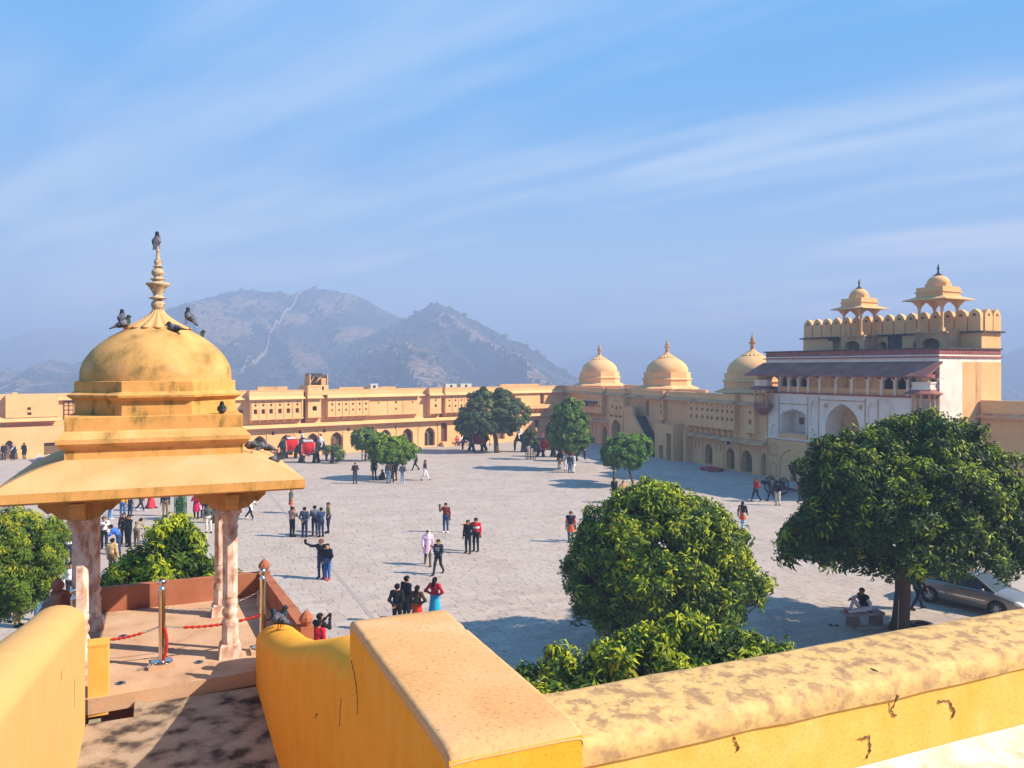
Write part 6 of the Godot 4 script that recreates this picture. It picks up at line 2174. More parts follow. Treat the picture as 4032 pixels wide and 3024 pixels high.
func elephants() -> void:
	var hide := weathered([[0.0, lin(0.015, 0.014, 0.016)], [0.5, lin(0.040, 0.036, 0.037)], [1.0, lin(0.085, 0.072, 0.068)]], 0.8, 0.02, 171, 1.0)
	var models := []
	for k in 2:
		var b := Blob.new()
		var s := 0.16 if k == 0 else -0.12
		b.bone(Vector3(-0.95, 1.72, 0), Vector3(-0.2, 1.80, 0), 0.66, 0.74, 0)
		b.bone(Vector3(-0.2, 1.80, 0), Vector3(0.7, 1.78, 0), 0.74, 0.64, 0)
		b.bone(Vector3(-0.3, 1.5, 0), Vector3(0.35, 1.5, 0), 0.62, 0.58, 0)
		b.bone(Vector3(0.7, 1.85, 0), Vector3(1.35, 2.08, 0), 0.52, 0.44, 0)
		b.bone(Vector3(1.45, 2.22, 0.13), Vector3(1.45, 2.22, -0.13), 0.30, 0.30, 0)
		b.bone(Vector3(1.45, 1.85, 0), Vector3(1.62, 1.78, 0), 0.36, 0.30, 0)
		b.bone(Vector3(1.68, 1.80, 0), Vector3(1.90, 1.40, 0), 0.26, 0.20, 0)
		b.bone(Vector3(1.90, 1.40, 0), Vector3(1.98, 0.85, 0), 0.20, 0.15, 0)
		b.bone(Vector3(1.98, 0.85, 0), Vector3(1.95, 0.40, 0), 0.15, 0.105, 0)
		b.bone(Vector3(1.95, 0.40, 0), Vector3(2.06, 0.18, 0), 0.105, 0.075, 0)
		for z in [-1.0, 1.0]:
			var f: float = s * z
			b.bone(Vector3(0.72, 1.45, 0.36 * z), Vector3(0.74 + f, 0.78, 0.38 * z), 0.34, 0.215, 0)
			b.bone(Vector3(0.74 + f, 0.78, 0.38 * z), Vector3(0.74 + f * 1.9, 0.14, 0.38 * z), 0.20, 0.19, 0)
			b.bone(Vector3(0.76 + f * 1.9, 0.10, 0.38 * z), Vector3(0.82 + f * 1.9, 0.10, 0.38 * z), 0.2, 0.18, 0)
			b.bone(Vector3(-0.98, 1.5, 0.34 * z), Vector3(-0.86 - f, 0.80, 0.38 * z), 0.44, 0.24, 0)
			b.bone(Vector3(-0.86 - f, 0.80, 0.38 * z), Vector3(-1.0 - f * 1.9, 0.14, 0.38 * z), 0.215, 0.18, 0)
			b.bone(Vector3(-0.98 - f * 1.9, 0.10, 0.38 * z), Vector3(-0.92 - f * 1.9, 0.10, 0.38 * z), 0.19, 0.18, 0)
		b.bone(Vector3(-1.55, 1.95, 0), Vector3(-1.75, 1.5, 0), 0.09, 0.06, 0)
		b.bone(Vector3(-1.75, 1.5, 0), Vector3(-1.78, 0.85, 0), 0.055, 0.045, 0)
		b.bone(Vector3(-1.78, 0.85, 0), Vector3(-1.80, 0.65, 0), 0.07, 0.04, 0)
		b.build(0.055, 0.14)
		var body := b.shell(func(_p, _r): return true, 0.0).mesh()
		var cloth := b.shell(func(p, _r): return p.x > -0.85 and p.x < 0.62 and p.y > 1.15 + 0.12 * sin(p.x * 3.0), 0.05).mesh()
		var border := b.shell(func(p, _r): return p.x > -0.98 and p.x < 0.72 and p.y > 0.90 + 0.12 * sin(p.x * 3.0), 0.03).mesh()
		var trim := b.shell(func(p, _r): return p.x > -0.90 and p.x < 0.66 and p.y > 1.08 + 0.12 * sin(p.x * 3.0), 0.04).mesh()
		models.append([body, border, trim, cloth])
	var ear := MB.new()
	var er := []
	for i in 7:
		var line := PackedVector3Array()
		for j in 9:
			var u := i / 6.0
			var a := lerpf(-1.9, 1.35, j / 8.0)
			var r := u * (0.52 + 0.12 * sin(a * 1.5))
			line.append(Vector3(-cos(a) * r * 0.85, sin(a) * r - 0.12 * u, 0.10 * u + 0.08 * sin(u * 5.0)))
		er.append(line)
	ear.grid(er)
	var em := ear.mesh()
	var red := weathered([[0.0, lin(0.42, 0.008, 0.012)], [1.0, lin(0.66, 0.03, 0.025)]], 1.0, 0.02, 181, 0.3)
	var wine := weathered([[0.0, lin(0.20, 0.008, 0.015)], [1.0, lin(0.34, 0.02, 0.03)]], 1.0, 0.02, 182, 0.3)
	var navy := flat(0.03, 0.033, 0.05)
	var cream := flat(0.62, 0.42, 0.34)
	var white := flat(0.74, 0.72, 0.72)
	var rows := [
		["elephant at the back left with red cloth and an empty railed seat, facing away", Vector3(-23.5, 0, -85.6), 24.0, 0, red, "rail"],
		["elephant at the front left walking right, with red cloth and a white padded seat", Vector3(-20.7, 0, -81.9), 8.0, 1, red, "pad"],
		["elephant in the shade of the spreading tree, walking left with a dark red cloth", Vector3(-4.1, 0, -93.6), 184.0, 0, wine, "rail"],
		["elephant with a driver and red and white seat behind the caged young tree", Vector3(2.0, 0, -92.3), 176.0, 1, wine, "box"],
		["elephant with navy-edged cloth beside the left of the egg-shaped tree", Vector3(3.9, 0, -87.3), -14.0, 0, wine, "box"],
		["elephant mostly hidden behind the egg-shaped tree, only its legs showing", Vector3(5.9, 0, -83.2), 4.0, 1, wine, "pad"],
		["elephant at the far left seen from behind, with blue cushion and red cloth", Vector3(-43.6, -0.9, -74.5), 100.0, 0, red, "blue"]]
	for q in rows:
		var e := thing("elephant", q[0], "elephant", q[1], q[2], "elephants saddled for rides")
		e.scale = Vector3.ONE * 0.85
		part("body", models[q[3]][0], hide, e)
		var bd := part("cloth_border", models[q[3]][1], navy, e)
		part("cloth_trim", models[q[3]][2], cream, bd)
		part("saddle_cloth", models[q[3]][3], q[4], e)
		for z in [-1.0, 1.0]:
			var o := part("ear", em, hide, e)
			o.transform = Transform3D(Basis(Vector3(1, 0, 0), Vector3(0, 1, 0), Vector3(0, 0, z)) * Basis(Vector3.UP, 0.35), Vector3(1.28, 2.02, 0.40 * z))
			var tu := MB.new()
			tu.tube([Vector3(1.72, 1.55, 0.2 * z), Vector3(1.92, 1.36, 0.24 * z), Vector3(2.08, 1.36, 0.24 * z)], [0.05, 0.042, 0.015], 6)
			part("tusk", tu, flat(0.66, 0.60, 0.48), e)
			var ey := MB.new()
			ey.ball(Vector3(1.66, 1.98, 0.28 * z), Vector3.ONE * 0.035, 8, 6)
			part("eye", ey, M.dark, e)
		var kind: String = q[5]
		var seat := MB.new()
		seat.box(-0.65, 0.35, 2.52, 2.66, -0.55, 0.55)
		var so := part("seat_pad", seat, white if kind != "blue" else flat(0.05, 0.12, 0.42), e)
		if kind == "rail" or kind == "blue":
			var r := MB.new()
			for x in [-0.62, -0.15, 0.32]:
				for z in [-0.5, 0.5]: r.box(x - 0.025, x + 0.025, 2.66, 2.95, z - 0.025, z + 0.025)
			for z in [-0.5, 0.5]: r.box(-0.65, 0.35, 2.92, 2.96, z - 0.03, z + 0.03)
			r.box(-0.65, -0.6, 2.92, 2.96, -0.5, 0.5)
			part("rails", r, flat(0.55, 0.16, 0.10) if kind == "rail" else white, so)
		elif kind == "box":
			var r := MB.new()
			for z in [-0.54, 0.5]:
				r.box(-0.68, 0.38, 2.66, 2.80, z, z + 0.04)
				r.box(-0.68, 0.38, 2.92, 3.02, z, z + 0.04)
			r.box(-0.72, -0.68, 2.66, 3.02, -0.54, 0.54)
			part("seat_sides", r, flat(0.62, 0.04, 0.04), so)
			var s := MB.new()
			for z in [-0.54, 0.5]: s.box(-0.68, 0.38, 2.80, 2.92, z + 0.002, z + 0.038)
			part("seat_band", s, white, so)
		else:
			var r := MB.new()
			r.tube([Vector3(-0.7, 2.68, -0.5), Vector3(-0.7, 2.72, 0.5)], [0.08, 0.08], 8)
			r.tube([Vector3(-0.7, 2.70, 0.5), Vector3(0.4, 2.70, 0.52)], [0.08, 0.08], 8)
			part("bolster", r, white, so)


# ---------------------------------------------------------------- people
enum { HEAD, TORSO, ARM, HAND, LEG, FOOT }
var poses := {}
var head_blob: Blob
var hand_mb: MB
var cloth_cache := {}


func hue(code: String) -> StandardMaterial3D:   # a cloth or skin colour, as it looks in flat light
	if not cloth_cache.has(code):
		var m := StandardMaterial3D.new()
		m.albedo_color = Color(code)
		m.roughness = 0.85
		m.metallic_specular = 0.25
		cloth_cache[code] = m
	return cloth_cache[code]


func pose(called: String, j: Dictionary) -> void:
	# joints of a standing figure facing +z; j overrides any of them
	var d := {"pelvis": Vector3(0, 0.95, 0), "waist": Vector3(0, 1.10, 0.0), "chest": Vector3(0, 1.32, 0.0), "neck": Vector3(0, 1.47, -0.01), "head": Vector3(0, 1.60, 0.02),
		"shl": Vector3(0.18, 1.41, -0.01), "shr": Vector3(-0.18, 1.41, -0.01), "ell": Vector3(0.24, 1.13, -0.03), "elr": Vector3(-0.24, 1.13, -0.03), "wrl": Vector3(0.25, 0.88, 0.04), "wrr": Vector3(-0.25, 0.88, 0.04),
		"hpl": Vector3(0.09, 0.92, 0), "hpr": Vector3(-0.09, 0.92, 0), "knl": Vector3(0.105, 0.50, 0.02), "knr": Vector3(-0.105, 0.50, 0.02), "anl": Vector3(0.11, 0.085, -0.02), "anr": Vector3(-0.11, 0.085, -0.02),
		"tol": Vector3(0.13, 0.035, 0.15), "tor": Vector3(-0.13, 0.035, 0.15), "face": 0.0}
	for k in j: d[k] = j[k]
	var b := Blob.new()
	b.bone(d.pelvis + Vector3(0.05, 0, 0), d.pelvis - Vector3(0.05, 0, 0), 0.125, 0.125, LEG)
	b.bone(d.waist + Vector3(0.04, 0, 0), d.waist - Vector3(0.04, 0, 0), 0.115, 0.115, TORSO)
	b.bone(d.chest + Vector3(0.075, 0, 0), d.chest - Vector3(0.075, 0, 0), 0.115, 0.115, TORSO)
	b.bone(d.shl, d.shr, 0.07, 0.07, TORSO)
	b.bone(d.waist, d.chest, 0.12, 0.125, TORSO)
	b.bone(d.chest.lerp(d.neck, 0.6), d.head, 0.055, 0.05, HEAD)
	for s in ["l", "r"]:
		b.bone(d["sh" + s], d["el" + s], 0.058, 0.045, ARM)
		b.bone(d["el" + s], d["wr" + s], 0.045, 0.030, ARM)
		b.bone(d["wr" + s], d["wr" + s] + (d["wr" + s] - d["el" + s]).normalized() * 0.035, 0.028, 0.027, HAND)
		b.bone(d["hp" + s], d["kn" + s], 0.088, 0.060, LEG)
		b.bone(d["kn" + s], d["an" + s], 0.058, 0.042, LEG)
		b.bone(d["an" + s] + Vector3(0, -0.04, -0.02), d["to" + s], 0.042, 0.036, FOOT)
	b.build(0.022, 0.045)
	var body := b.shell(func(_p, _r): return true, 0.0)
	var hx := Transform3D(Basis(Vector3.UP, d.face), d.head)
	var hm := head_blob.shell(func(_p, _r): return true, 0.0)
	body.add_mesh(hm, hx)
	for s in ["l", "r"]:
		var dir: Vector3 = (d["wr" + s] - d["el" + s]).normalized()
		var side := dir.cross(Vector3(1, 0, 0) if absf(dir.x) < 0.8 else Vector3(0, 0, 1)).normalized()
		var hb := Basis(side.cross(dir) * (1.0 if s == "l" else -1.0), dir, side)
		body.add_mesh(hand_mb, Transform3D(hb, d["wr" + s] + dir * 0.04))
	var hair := MB.new()
	hair.add_mesh(head_blob.shell(func(p, _r): return p.y > 0.045 - p.z * 0.15 and p.z < 0.088 or p.z < -0.02 and p.y > -0.055, 0.013), hx)
	var eyes := MB.new()
	for x in [-0.032, 0.032]: eyes.ball(hx * Vector3(x, 0.012, 0.094), Vector3(0.013, 0.008, 0.008), 6, 4)
	poses[called] = {"body": body.mesh(), "hair": hair.mesh(), "eyes": eyes.mesh(),
		"shirt": b.shell(func(_p, r): return r == TORSO or r == ARM, 0.014).mesh(),
		"vest": b.shell(func(_p, r): return r == TORSO, 0.026).mesh(),
		"trousers": b.shell(func(_p, r): return r == LEG, 0.012).mesh(),
		"shoes": b.shell(func(_p, r): return r == FOOT, 0.008).mesh(), "d": d, "hx": hx}


func make_poses() -> void:
	head_blob = Blob.new()
	head_blob.bone(Vector3(0, 0.03, -0.02), Vector3(0, 0.035, 0.015), 0.092, 0.086, HEAD)
	head_blob.bone(Vector3(0, -0.03, 0.035), Vector3(0, -0.075, 0.055), 0.066, 0.040, HEAD)
	head_blob.bone(Vector3(0, 0.018, 0.095), Vector3(0, -0.022, 0.112), 0.010, 0.016, HEAD)
	head_blob.bone(Vector3(-0.03, 0.03, 0.085), Vector3(0.03, 0.03, 0.085), 0.014, 0.014, HEAD)
	head_blob.bone(Vector3(-0.02, -0.05, 0.092), Vector3(0.02, -0.05, 0.092), 0.010, 0.010, HEAD)
	for x in [-1.0, 1.0]: head_blob.bone(Vector3(x * 0.086, 0.02, -0.01), Vector3(x * 0.085, -0.025, -0.005), 0.017, 0.012, HEAD)
	head_blob.build(0.011, 0.02)
	hand_mb = MB.new()   # y along the hand, x across the palm, z out of the back of it
	hand_mb.tube([Vector3(0, -0.035, 0), Vector3(0, 0.0, 0), Vector3(0, 0.045, 0.0), Vector3(0, 0.075, 0.004)], [0.024, 0.034, 0.040, 0.034], 8, 0.45)
	var len := [0.062, 0.074, 0.078, 0.070]
	for i in 4:
		var x := -0.029 + 0.0195 * i
		var l: float = len[i]
		hand_mb.tube([Vector3(x, 0.06, 0.0), Vector3(x * 1.08, 0.07 + l * 0.45, -0.004), Vector3(x * 1.08, 0.07 + l * 0.8, -0.022), Vector3(x * 1.05, 0.07 + l * 0.9, -0.038)], [0.0095, 0.009, 0.008, 0.006], 5)
	hand_mb.tube([Vector3(0.026, 0.005, -0.004), Vector3(0.050, 0.035, -0.016), Vector3(0.052, 0.065, -0.028)], [0.011, 0.0095, 0.007], 5)
	var V := func(x: float, y: float, z: float) -> Vector3: return Vector3(x, y, z)
	pose("stand", {})
	pose("stand_easy", {"anl": V.call(0.14, 0.085, 0.06), "tol": V.call(0.18, 0.035, 0.22), "knl": V.call(0.13, 0.5, 0.06), "wrl": V.call(0.20, 0.93, 0.12), "ell": V.call(0.27, 1.14, -0.02), "face": 0.4})
	pose("arms_crossed", {"ell": V.call(0.27, 1.15, 0.03), "elr": V.call(-0.27, 1.15, 0.03), "wrl": V.call(-0.05, 1.20, 0.19), "wrr": V.call(0.06, 1.17, 0.21), "face": -0.3})
	pose("hands_behind", {"ell": V.call(0.27, 1.14, -0.10), "elr": V.call(-0.27, 1.14, -0.10), "wrl": V.call(0.05, 0.98, -0.18), "wrr": V.call(-0.05, 0.99, -0.2)})
	pose("akimbo", {"ell": V.call(0.38, 1.18, -0.08), "elr": V.call(-0.38, 1.18, -0.08), "wrl": V.call(0.19, 1.04, 0.05), "wrr": V.call(-0.19, 1.04, 0.05)})
	pose("walk", {"knl": V.call(0.10, 0.51, 0.16), "anl": V.call(0.10, 0.09, 0.30), "tol": V.call(0.12, 0.06, 0.46), "knr": V.call(-0.10, 0.50, -0.03), "anr": V.call(-0.10, 0.12, -0.33), "tor": V.call(-0.11, 0.035, -0.18), "ell": V.call(0.25, 1.14, -0.12), "wrl": V.call(0.25, 0.92, -0.14), "elr": V.call(-0.25, 1.14, 0.06), "wrr": V.call(-0.23, 0.95, 0.22)})
	pose("stride", {"knr": V.call(-0.10, 0.52, 0.18), "anr": V.call(-0.10, 0.10, 0.34), "tor": V.call(-0.12, 0.08, 0.49), "knl": V.call(0.10, 0.50, -0.06), "anl": V.call(0.10, 0.14, -0.38), "tol": V.call(0.11, 0.035, -0.24), "elr": V.call(-0.26, 1.15, -0.12), "wrr": V.call(-0.27, 0.94, -0.18), "ell": V.call(0.26, 1.14, 0.06), "wrl": V.call(0.22, 1.0, 0.24)})
	pose("photo_one", {"elr": V.call(-0.30, 1.28, 0.14), "wrr": V.call(-0.30, 1.52, 0.28), "face": -0.2})
	pose("photo_two", {"ell": V.call(0.25, 1.25, 0.20), "elr": V.call(-0.25, 1.25, 0.20), "wrl": V.call(0.09, 1.46, 0.38), "wrr": V.call(-0.09, 1.46, 0.38)})
	pose("selfie", {"elr": V.call(-0.42, 1.42, 0.10), "wrr": V.call(-0.66, 1.55, 0.20), "face": -0.9, "ell": V.call(0.34, 1.28, 0.06), "wrl": V.call(0.30, 1.36, 0.26)})
	pose("hand_to_face", {"elr": V.call(-0.22, 1.2, 0.16), "wrr": V.call(-0.08, 1.46, 0.16), "ell": V.call(0.24, 1.13, 0.08), "wrl": V.call(0.0, 1.14, 0.18)})
	pose("arm_over", {"elr": V.call(-0.40, 1.36, 0.06), "wrr": V.call(-0.60, 1.38, 0.14), "face": -0.5})
	pose("reach", {"ell": V.call(0.26, 1.26, 0.20), "elr": V.call(-0.26, 1.26, 0.20), "wrl": V.call(0.16, 1.34, 0.44), "wrr": V.call(-0.16, 1.34, 0.44)})
	pose("bend", {"waist": V.call(0, 1.08, 0.06), "chest": V.call(0, 1.25, 0.20), "neck": V.call(0, 1.36, 0.29), "head": V.call(0, 1.43, 0.40), "shl": V.call(0.18, 1.30, 0.25), "shr": V.call(-0.18, 1.30, 0.25), "ell": V.call(0.25, 1.08, 0.34), "elr": V.call(-0.25, 1.08, 0.34), "wrl": V.call(0.14, 0.96, 0.52), "wrr": V.call(-0.14, 0.96, 0.52)})
	pose("sit", {"pelvis": V.call(0, 0.52, 0), "waist": V.call(0, 0.68, 0), "chest": V.call(0, 0.89, 0.02), "neck": V.call(0, 1.04, 0.02), "head": V.call(0, 1.17, 0.05), "shl": V.call(0.18, 0.98, 0.01), "shr": V.call(-0.18, 0.98, 0.01), "ell": V.call(0.25, 0.72, 0.08), "elr": V.call(-0.25, 0.72, 0.08), "wrl": V.call(0.14, 0.62, 0.28), "wrr": V.call(-0.14, 0.62, 0.28),
		"hpl": V.call(0.09, 0.52, 0.02), "hpr": V.call(-0.09, 0.52, 0.02), "knl": V.call(0.12, 0.52, 0.43), "knr": V.call(-0.12, 0.52, 0.43), "anl": V.call(0.12, 0.085, 0.42), "anr": V.call(-0.12, 0.085, 0.42), "tol": V.call(0.14, 0.035, 0.58), "tor": V.call(-0.14, 0.035, 0.58)})
	pose("squat", {"pelvis": V.call(0, 0.16, 0), "waist": V.call(0, 0.32, 0.03), "chest": V.call(0, 0.52, 0.08), "neck": V.call(0, 0.66, 0.10), "head": V.call(0, 0.79, 0.14), "shl": V.call(0.18, 0.60, 0.08), "shr": V.call(-0.18, 0.60, 0.08), "ell": V.call(0.28, 0.40, 0.2), "elr": V.call(-0.28, 0.40, 0.2), "wrl": V.call(0.12, 0.34, 0.36), "wrr": V.call(-0.12, 0.34, 0.36),
		"hpl": V.call(0.09, 0.15, 0.02), "hpr": V.call(-0.09, 0.15, 0.02), "knl": V.call(0.30, 0.26, 0.30), "knr": V.call(-0.30, 0.26, 0.30), "anl": V.call(-0.04, 0.08, 0.34), "anr": V.call(0.04, 0.10, 0.26), "tol": V.call(-0.15, 0.05, 0.38), "tor": V.call(0.16, 0.06, 0.28)})
	pose("legs_out", {"pelvis": V.call(0, 0.12, 0), "waist": V.call(0, 0.28, -0.02), "chest": V.call(0, 0.49, 0.02), "neck": V.call(0, 0.63, 0.03), "head": V.call(0, 0.76, 0.07), "shl": V.call(0.18, 0.57, 0.01), "shr": V.call(-0.18, 0.57, 0.01), "ell": V.call(0.24, 0.36, -0.10), "elr": V.call(-0.25, 0.46, 0.24), "wrl": V.call(0.24, 0.12, -0.12), "wrr": V.call(-0.14, 0.46, 0.46),
		"hpl": V.call(0.09, 0.11, 0.02), "hpr": V.call(-0.09, 0.11, 0.02), "knl": V.call(0.12, 0.12, 0.44), "knr": V.call(-0.10, 0.42, 0.34), "anl": V.call(0.12, 0.08, 0.84), "anr": V.call(-0.10, 0.09, 0.52), "tol": V.call(0.14, 0.20, 0.93), "tor": V.call(-0.11, 0.04, 0.66), "face": 0.3})
	pose("astride", {"pelvis": V.call(0, 0.14, 0), "waist": V.call(0, 0.29, 0.01), "chest": V.call(0, 0.50, 0.04), "neck": V.call(0, 0.65, 0.05), "head": V.call(0, 0.78, 0.09), "shl": V.call(0.18, 0.59, 0.03), "shr": V.call(-0.18, 0.59, 0.03), "ell": V.call(0.26, 0.36, 0.14), "elr": V.call(-0.26, 0.36, 0.14), "wrl": V.call(0.14, 0.24, 0.36), "wrr": V.call(-0.14, 0.24, 0.36),
		"hpl": V.call(0.1, 0.13, 0.02), "hpr": V.call(-0.1, 0.13, 0.02), "knl": V.call(0.42, 0.02, 0.26), "knr": V.call(-0.42, 0.02, 0.26), "anl": V.call(0.46, -0.38, 0.16), "anr": V.call(-0.46, -0.38, 0.16), "tol": V.call(0.47, -0.42, 0.32), "tor": V.call(-0.47, -0.42, 0.32)})


func cone(r0: Vector2, y0: float, r1: Vector2, y1: float, folds: int) -> MB:   # a hanging skirt or coat tail
	var m := MB.new()
	var rows := []
	for i in 6:
		var u := i / 5.0
		var line := PackedVector3Array()
		for j in 33:
			var t := TAU * j / 32.0
			var r := r0.lerp(r1, u) * (1.0 + (0.06 * u * cos(t * folds)))
			line.append(Vector3(cos(t) * r.x, lerpf(y0, y1, u), -sin(t) * r.y))
		rows.append(line)
	m.grid(rows, true)
	return m


func person(x: float, d: float, yaw: float, called: String, wear: Array, label: String, extra := {}, y := 0.0, s := 1.0) -> Node3D:
	# wear: skin, hair, top, bottom, shoes (colour codes); extra: vest, skirt, coat, turban, cap, scarf, shawl, pack, bag, phone, number
	var t := thing("person", label, "person", Vector3(x, y, -d), yaw, "people in the fort courtyard")
	t.scale = Vector3.ONE * s
	var p: Dictionary = poses[called]
	var o := part("body", p.body, hue(wear[0]), t)
	part("eyes", p.eyes, M.dark, o)
	part("hair", p.hair, hue(wear[1]), t)
	part("shirt", p.shirt, hue(wear[2]), t)
	part("trousers", p.trousers, hue(wear[3]), t)
	part("shoes", p.shoes, hue(wear[4]), t)
	var hx: Transform3D = p.hx
	for k in extra:
		var c: String = extra[k]
		var m := MB.new()
		match k:
			"vest": part("vest", p.vest, hue(c), t)
			"skirt": part("skirt", cone(Vector2(0.165, 0.135), 1.04, Vector2(0.30, 0.27), 0.06, 9), hue(c), t)
			"kurta": part("kurta_hem", cone(Vector2(0.165, 0.14), 1.06, Vector2(0.215, 0.185), 0.60, 6), hue(c), t)
			"coat": part("coat_hem", cone(Vector2(0.175, 0.15), 1.10, Vector2(0.235, 0.20), 0.52, 5), hue(c), t)
			"turban":
				m.lathe([[0.0, 0.02], [0.098, 0.035], [0.125, 0.065], [0.12, 0.10], [0.085, 0.135], [0.0, 0.15]], 14, Vector3.ZERO, 7, 0.08)
				part("turban", m, hue(c), t).transform = hx * Transform3D(Basis(Vector3.RIGHT, -0.15), Vector3(0, 0.02, -0.01))
			"cap":
				m.lathe([[0.0, 0.05], [0.101, 0.055], [0.10, 0.095], [0.06, 0.125], [0.0, 0.13]], 14)
				m.hexa([Vector3(-0.06, 0.055, 0.07), Vector3(0.06, 0.055, 0.07), Vector3(0.045, 0.05, 0.16), Vector3(-0.045, 0.05, 0.16)], [Vector3(-0.06, 0.067, 0.07), Vector3(0.06, 0.067, 0.07), Vector3(0.045, 0.058, 0.16), Vector3(-0.045, 0.058, 0.16)])
				part("cap", m, hue(c), t).transform = hx
			"headscarf":
				m.lathe([[0.12, -0.16], [0.118, -0.06], [0.116, 0.04], [0.09, 0.115], [0.0, 0.14]], 16)
				part("headscarf", m, hue(c), t).transform = hx * Transform3D(Basis(), Vector3(0, 0, -0.02))
			"long_hair":
				m.tube([Vector3(0, 0.05, -0.06), Vector3(0, -0.06, -0.10), Vector3(0, -0.22, -0.11), Vector3(0, -0.36, -0.10)], [0.085, 0.085, 0.07, 0.025], 10)
				part("long_hair", m, hue(c), t).transform = hx
			"shawl":
				m.tube([Vector3(-0.2, 0.98, 0.11), Vector3(-0.05, 1.2, 0.155), Vector3(0.14, 1.44, 0.06), Vector3(0.14, 1.40, -0.11), Vector3(0.1, 1.05, -0.15)], [0.06, 0.075, 0.07, 0.07, 0.05], 8, 0.5)
				part("shawl", m, hue(c), t)
			"pack":
				m.hexa([Vector3(-0.14, 1.0, -0.27), Vector3(0.14, 1.0, -0.27), Vector3(0.14, 1.0, -0.13), Vector3(-0.14, 1.0, -0.13)], [Vector3(-0.11, 1.42, -0.22), Vector3(0.11, 1.42, -0.22), Vector3(0.12, 1.42, -0.12), Vector3(-0.12, 1.42, -0.12)])
				part("backpack", m, hue(c), t)
			"bag":
				m.hexa([Vector3(0.24, 0.62, -0.08), Vector3(0.36, 0.62, -0.08), Vector3(0.36, 0.62, 0.18), Vector3(0.24, 0.62, 0.18)], [Vector3(0.26, 0.84, -0.07), Vector3(0.34, 0.84, -0.07), Vector3(0.34, 0.84, 0.17), Vector3(0.26, 0.84, 0.17)])
				m.tube([Vector3(0.30, 0.84, -0.04), Vector3(0.27, 0.98, 0.05), Vector3(0.30, 0.84, 0.14)], [0.01, 0.01, 0.01], 5)
				part("bag", m, hue(c), t)
			"phone":
				var w: Vector3 = p.d.wrr
				m.box(w.x - 0.04, w.x + 0.08, w.y + 0.02, w.y + 0.18, w.z + 0.03, w.z + 0.045)
				part("phone", m, hue(c), t)
			"stripe":
				m.lathe([[0.215, 1.20], [0.218, 1.205], [0.218, 1.30], [0.215, 1.305]], 20)
				var q := part("chest_band", m, hue(c), t)
				q.scale = Vector3(0.98, 1, 0.72)
			"number":
				var tm := TextMesh.new()
				tm.text = c
				tm.font_size = 34
				tm.pixel_size = 0.006
				tm.depth = 0.01
				var fnt := SystemFont.new()
				fnt.font_names = PackedStringArray(["Droid Sans"])
				fnt.font_weight = 700
				tm.font = fnt
				part("number", tm, hue("d8d8dc"), t, Vector3(0, 1.26, 0.145))
	return t


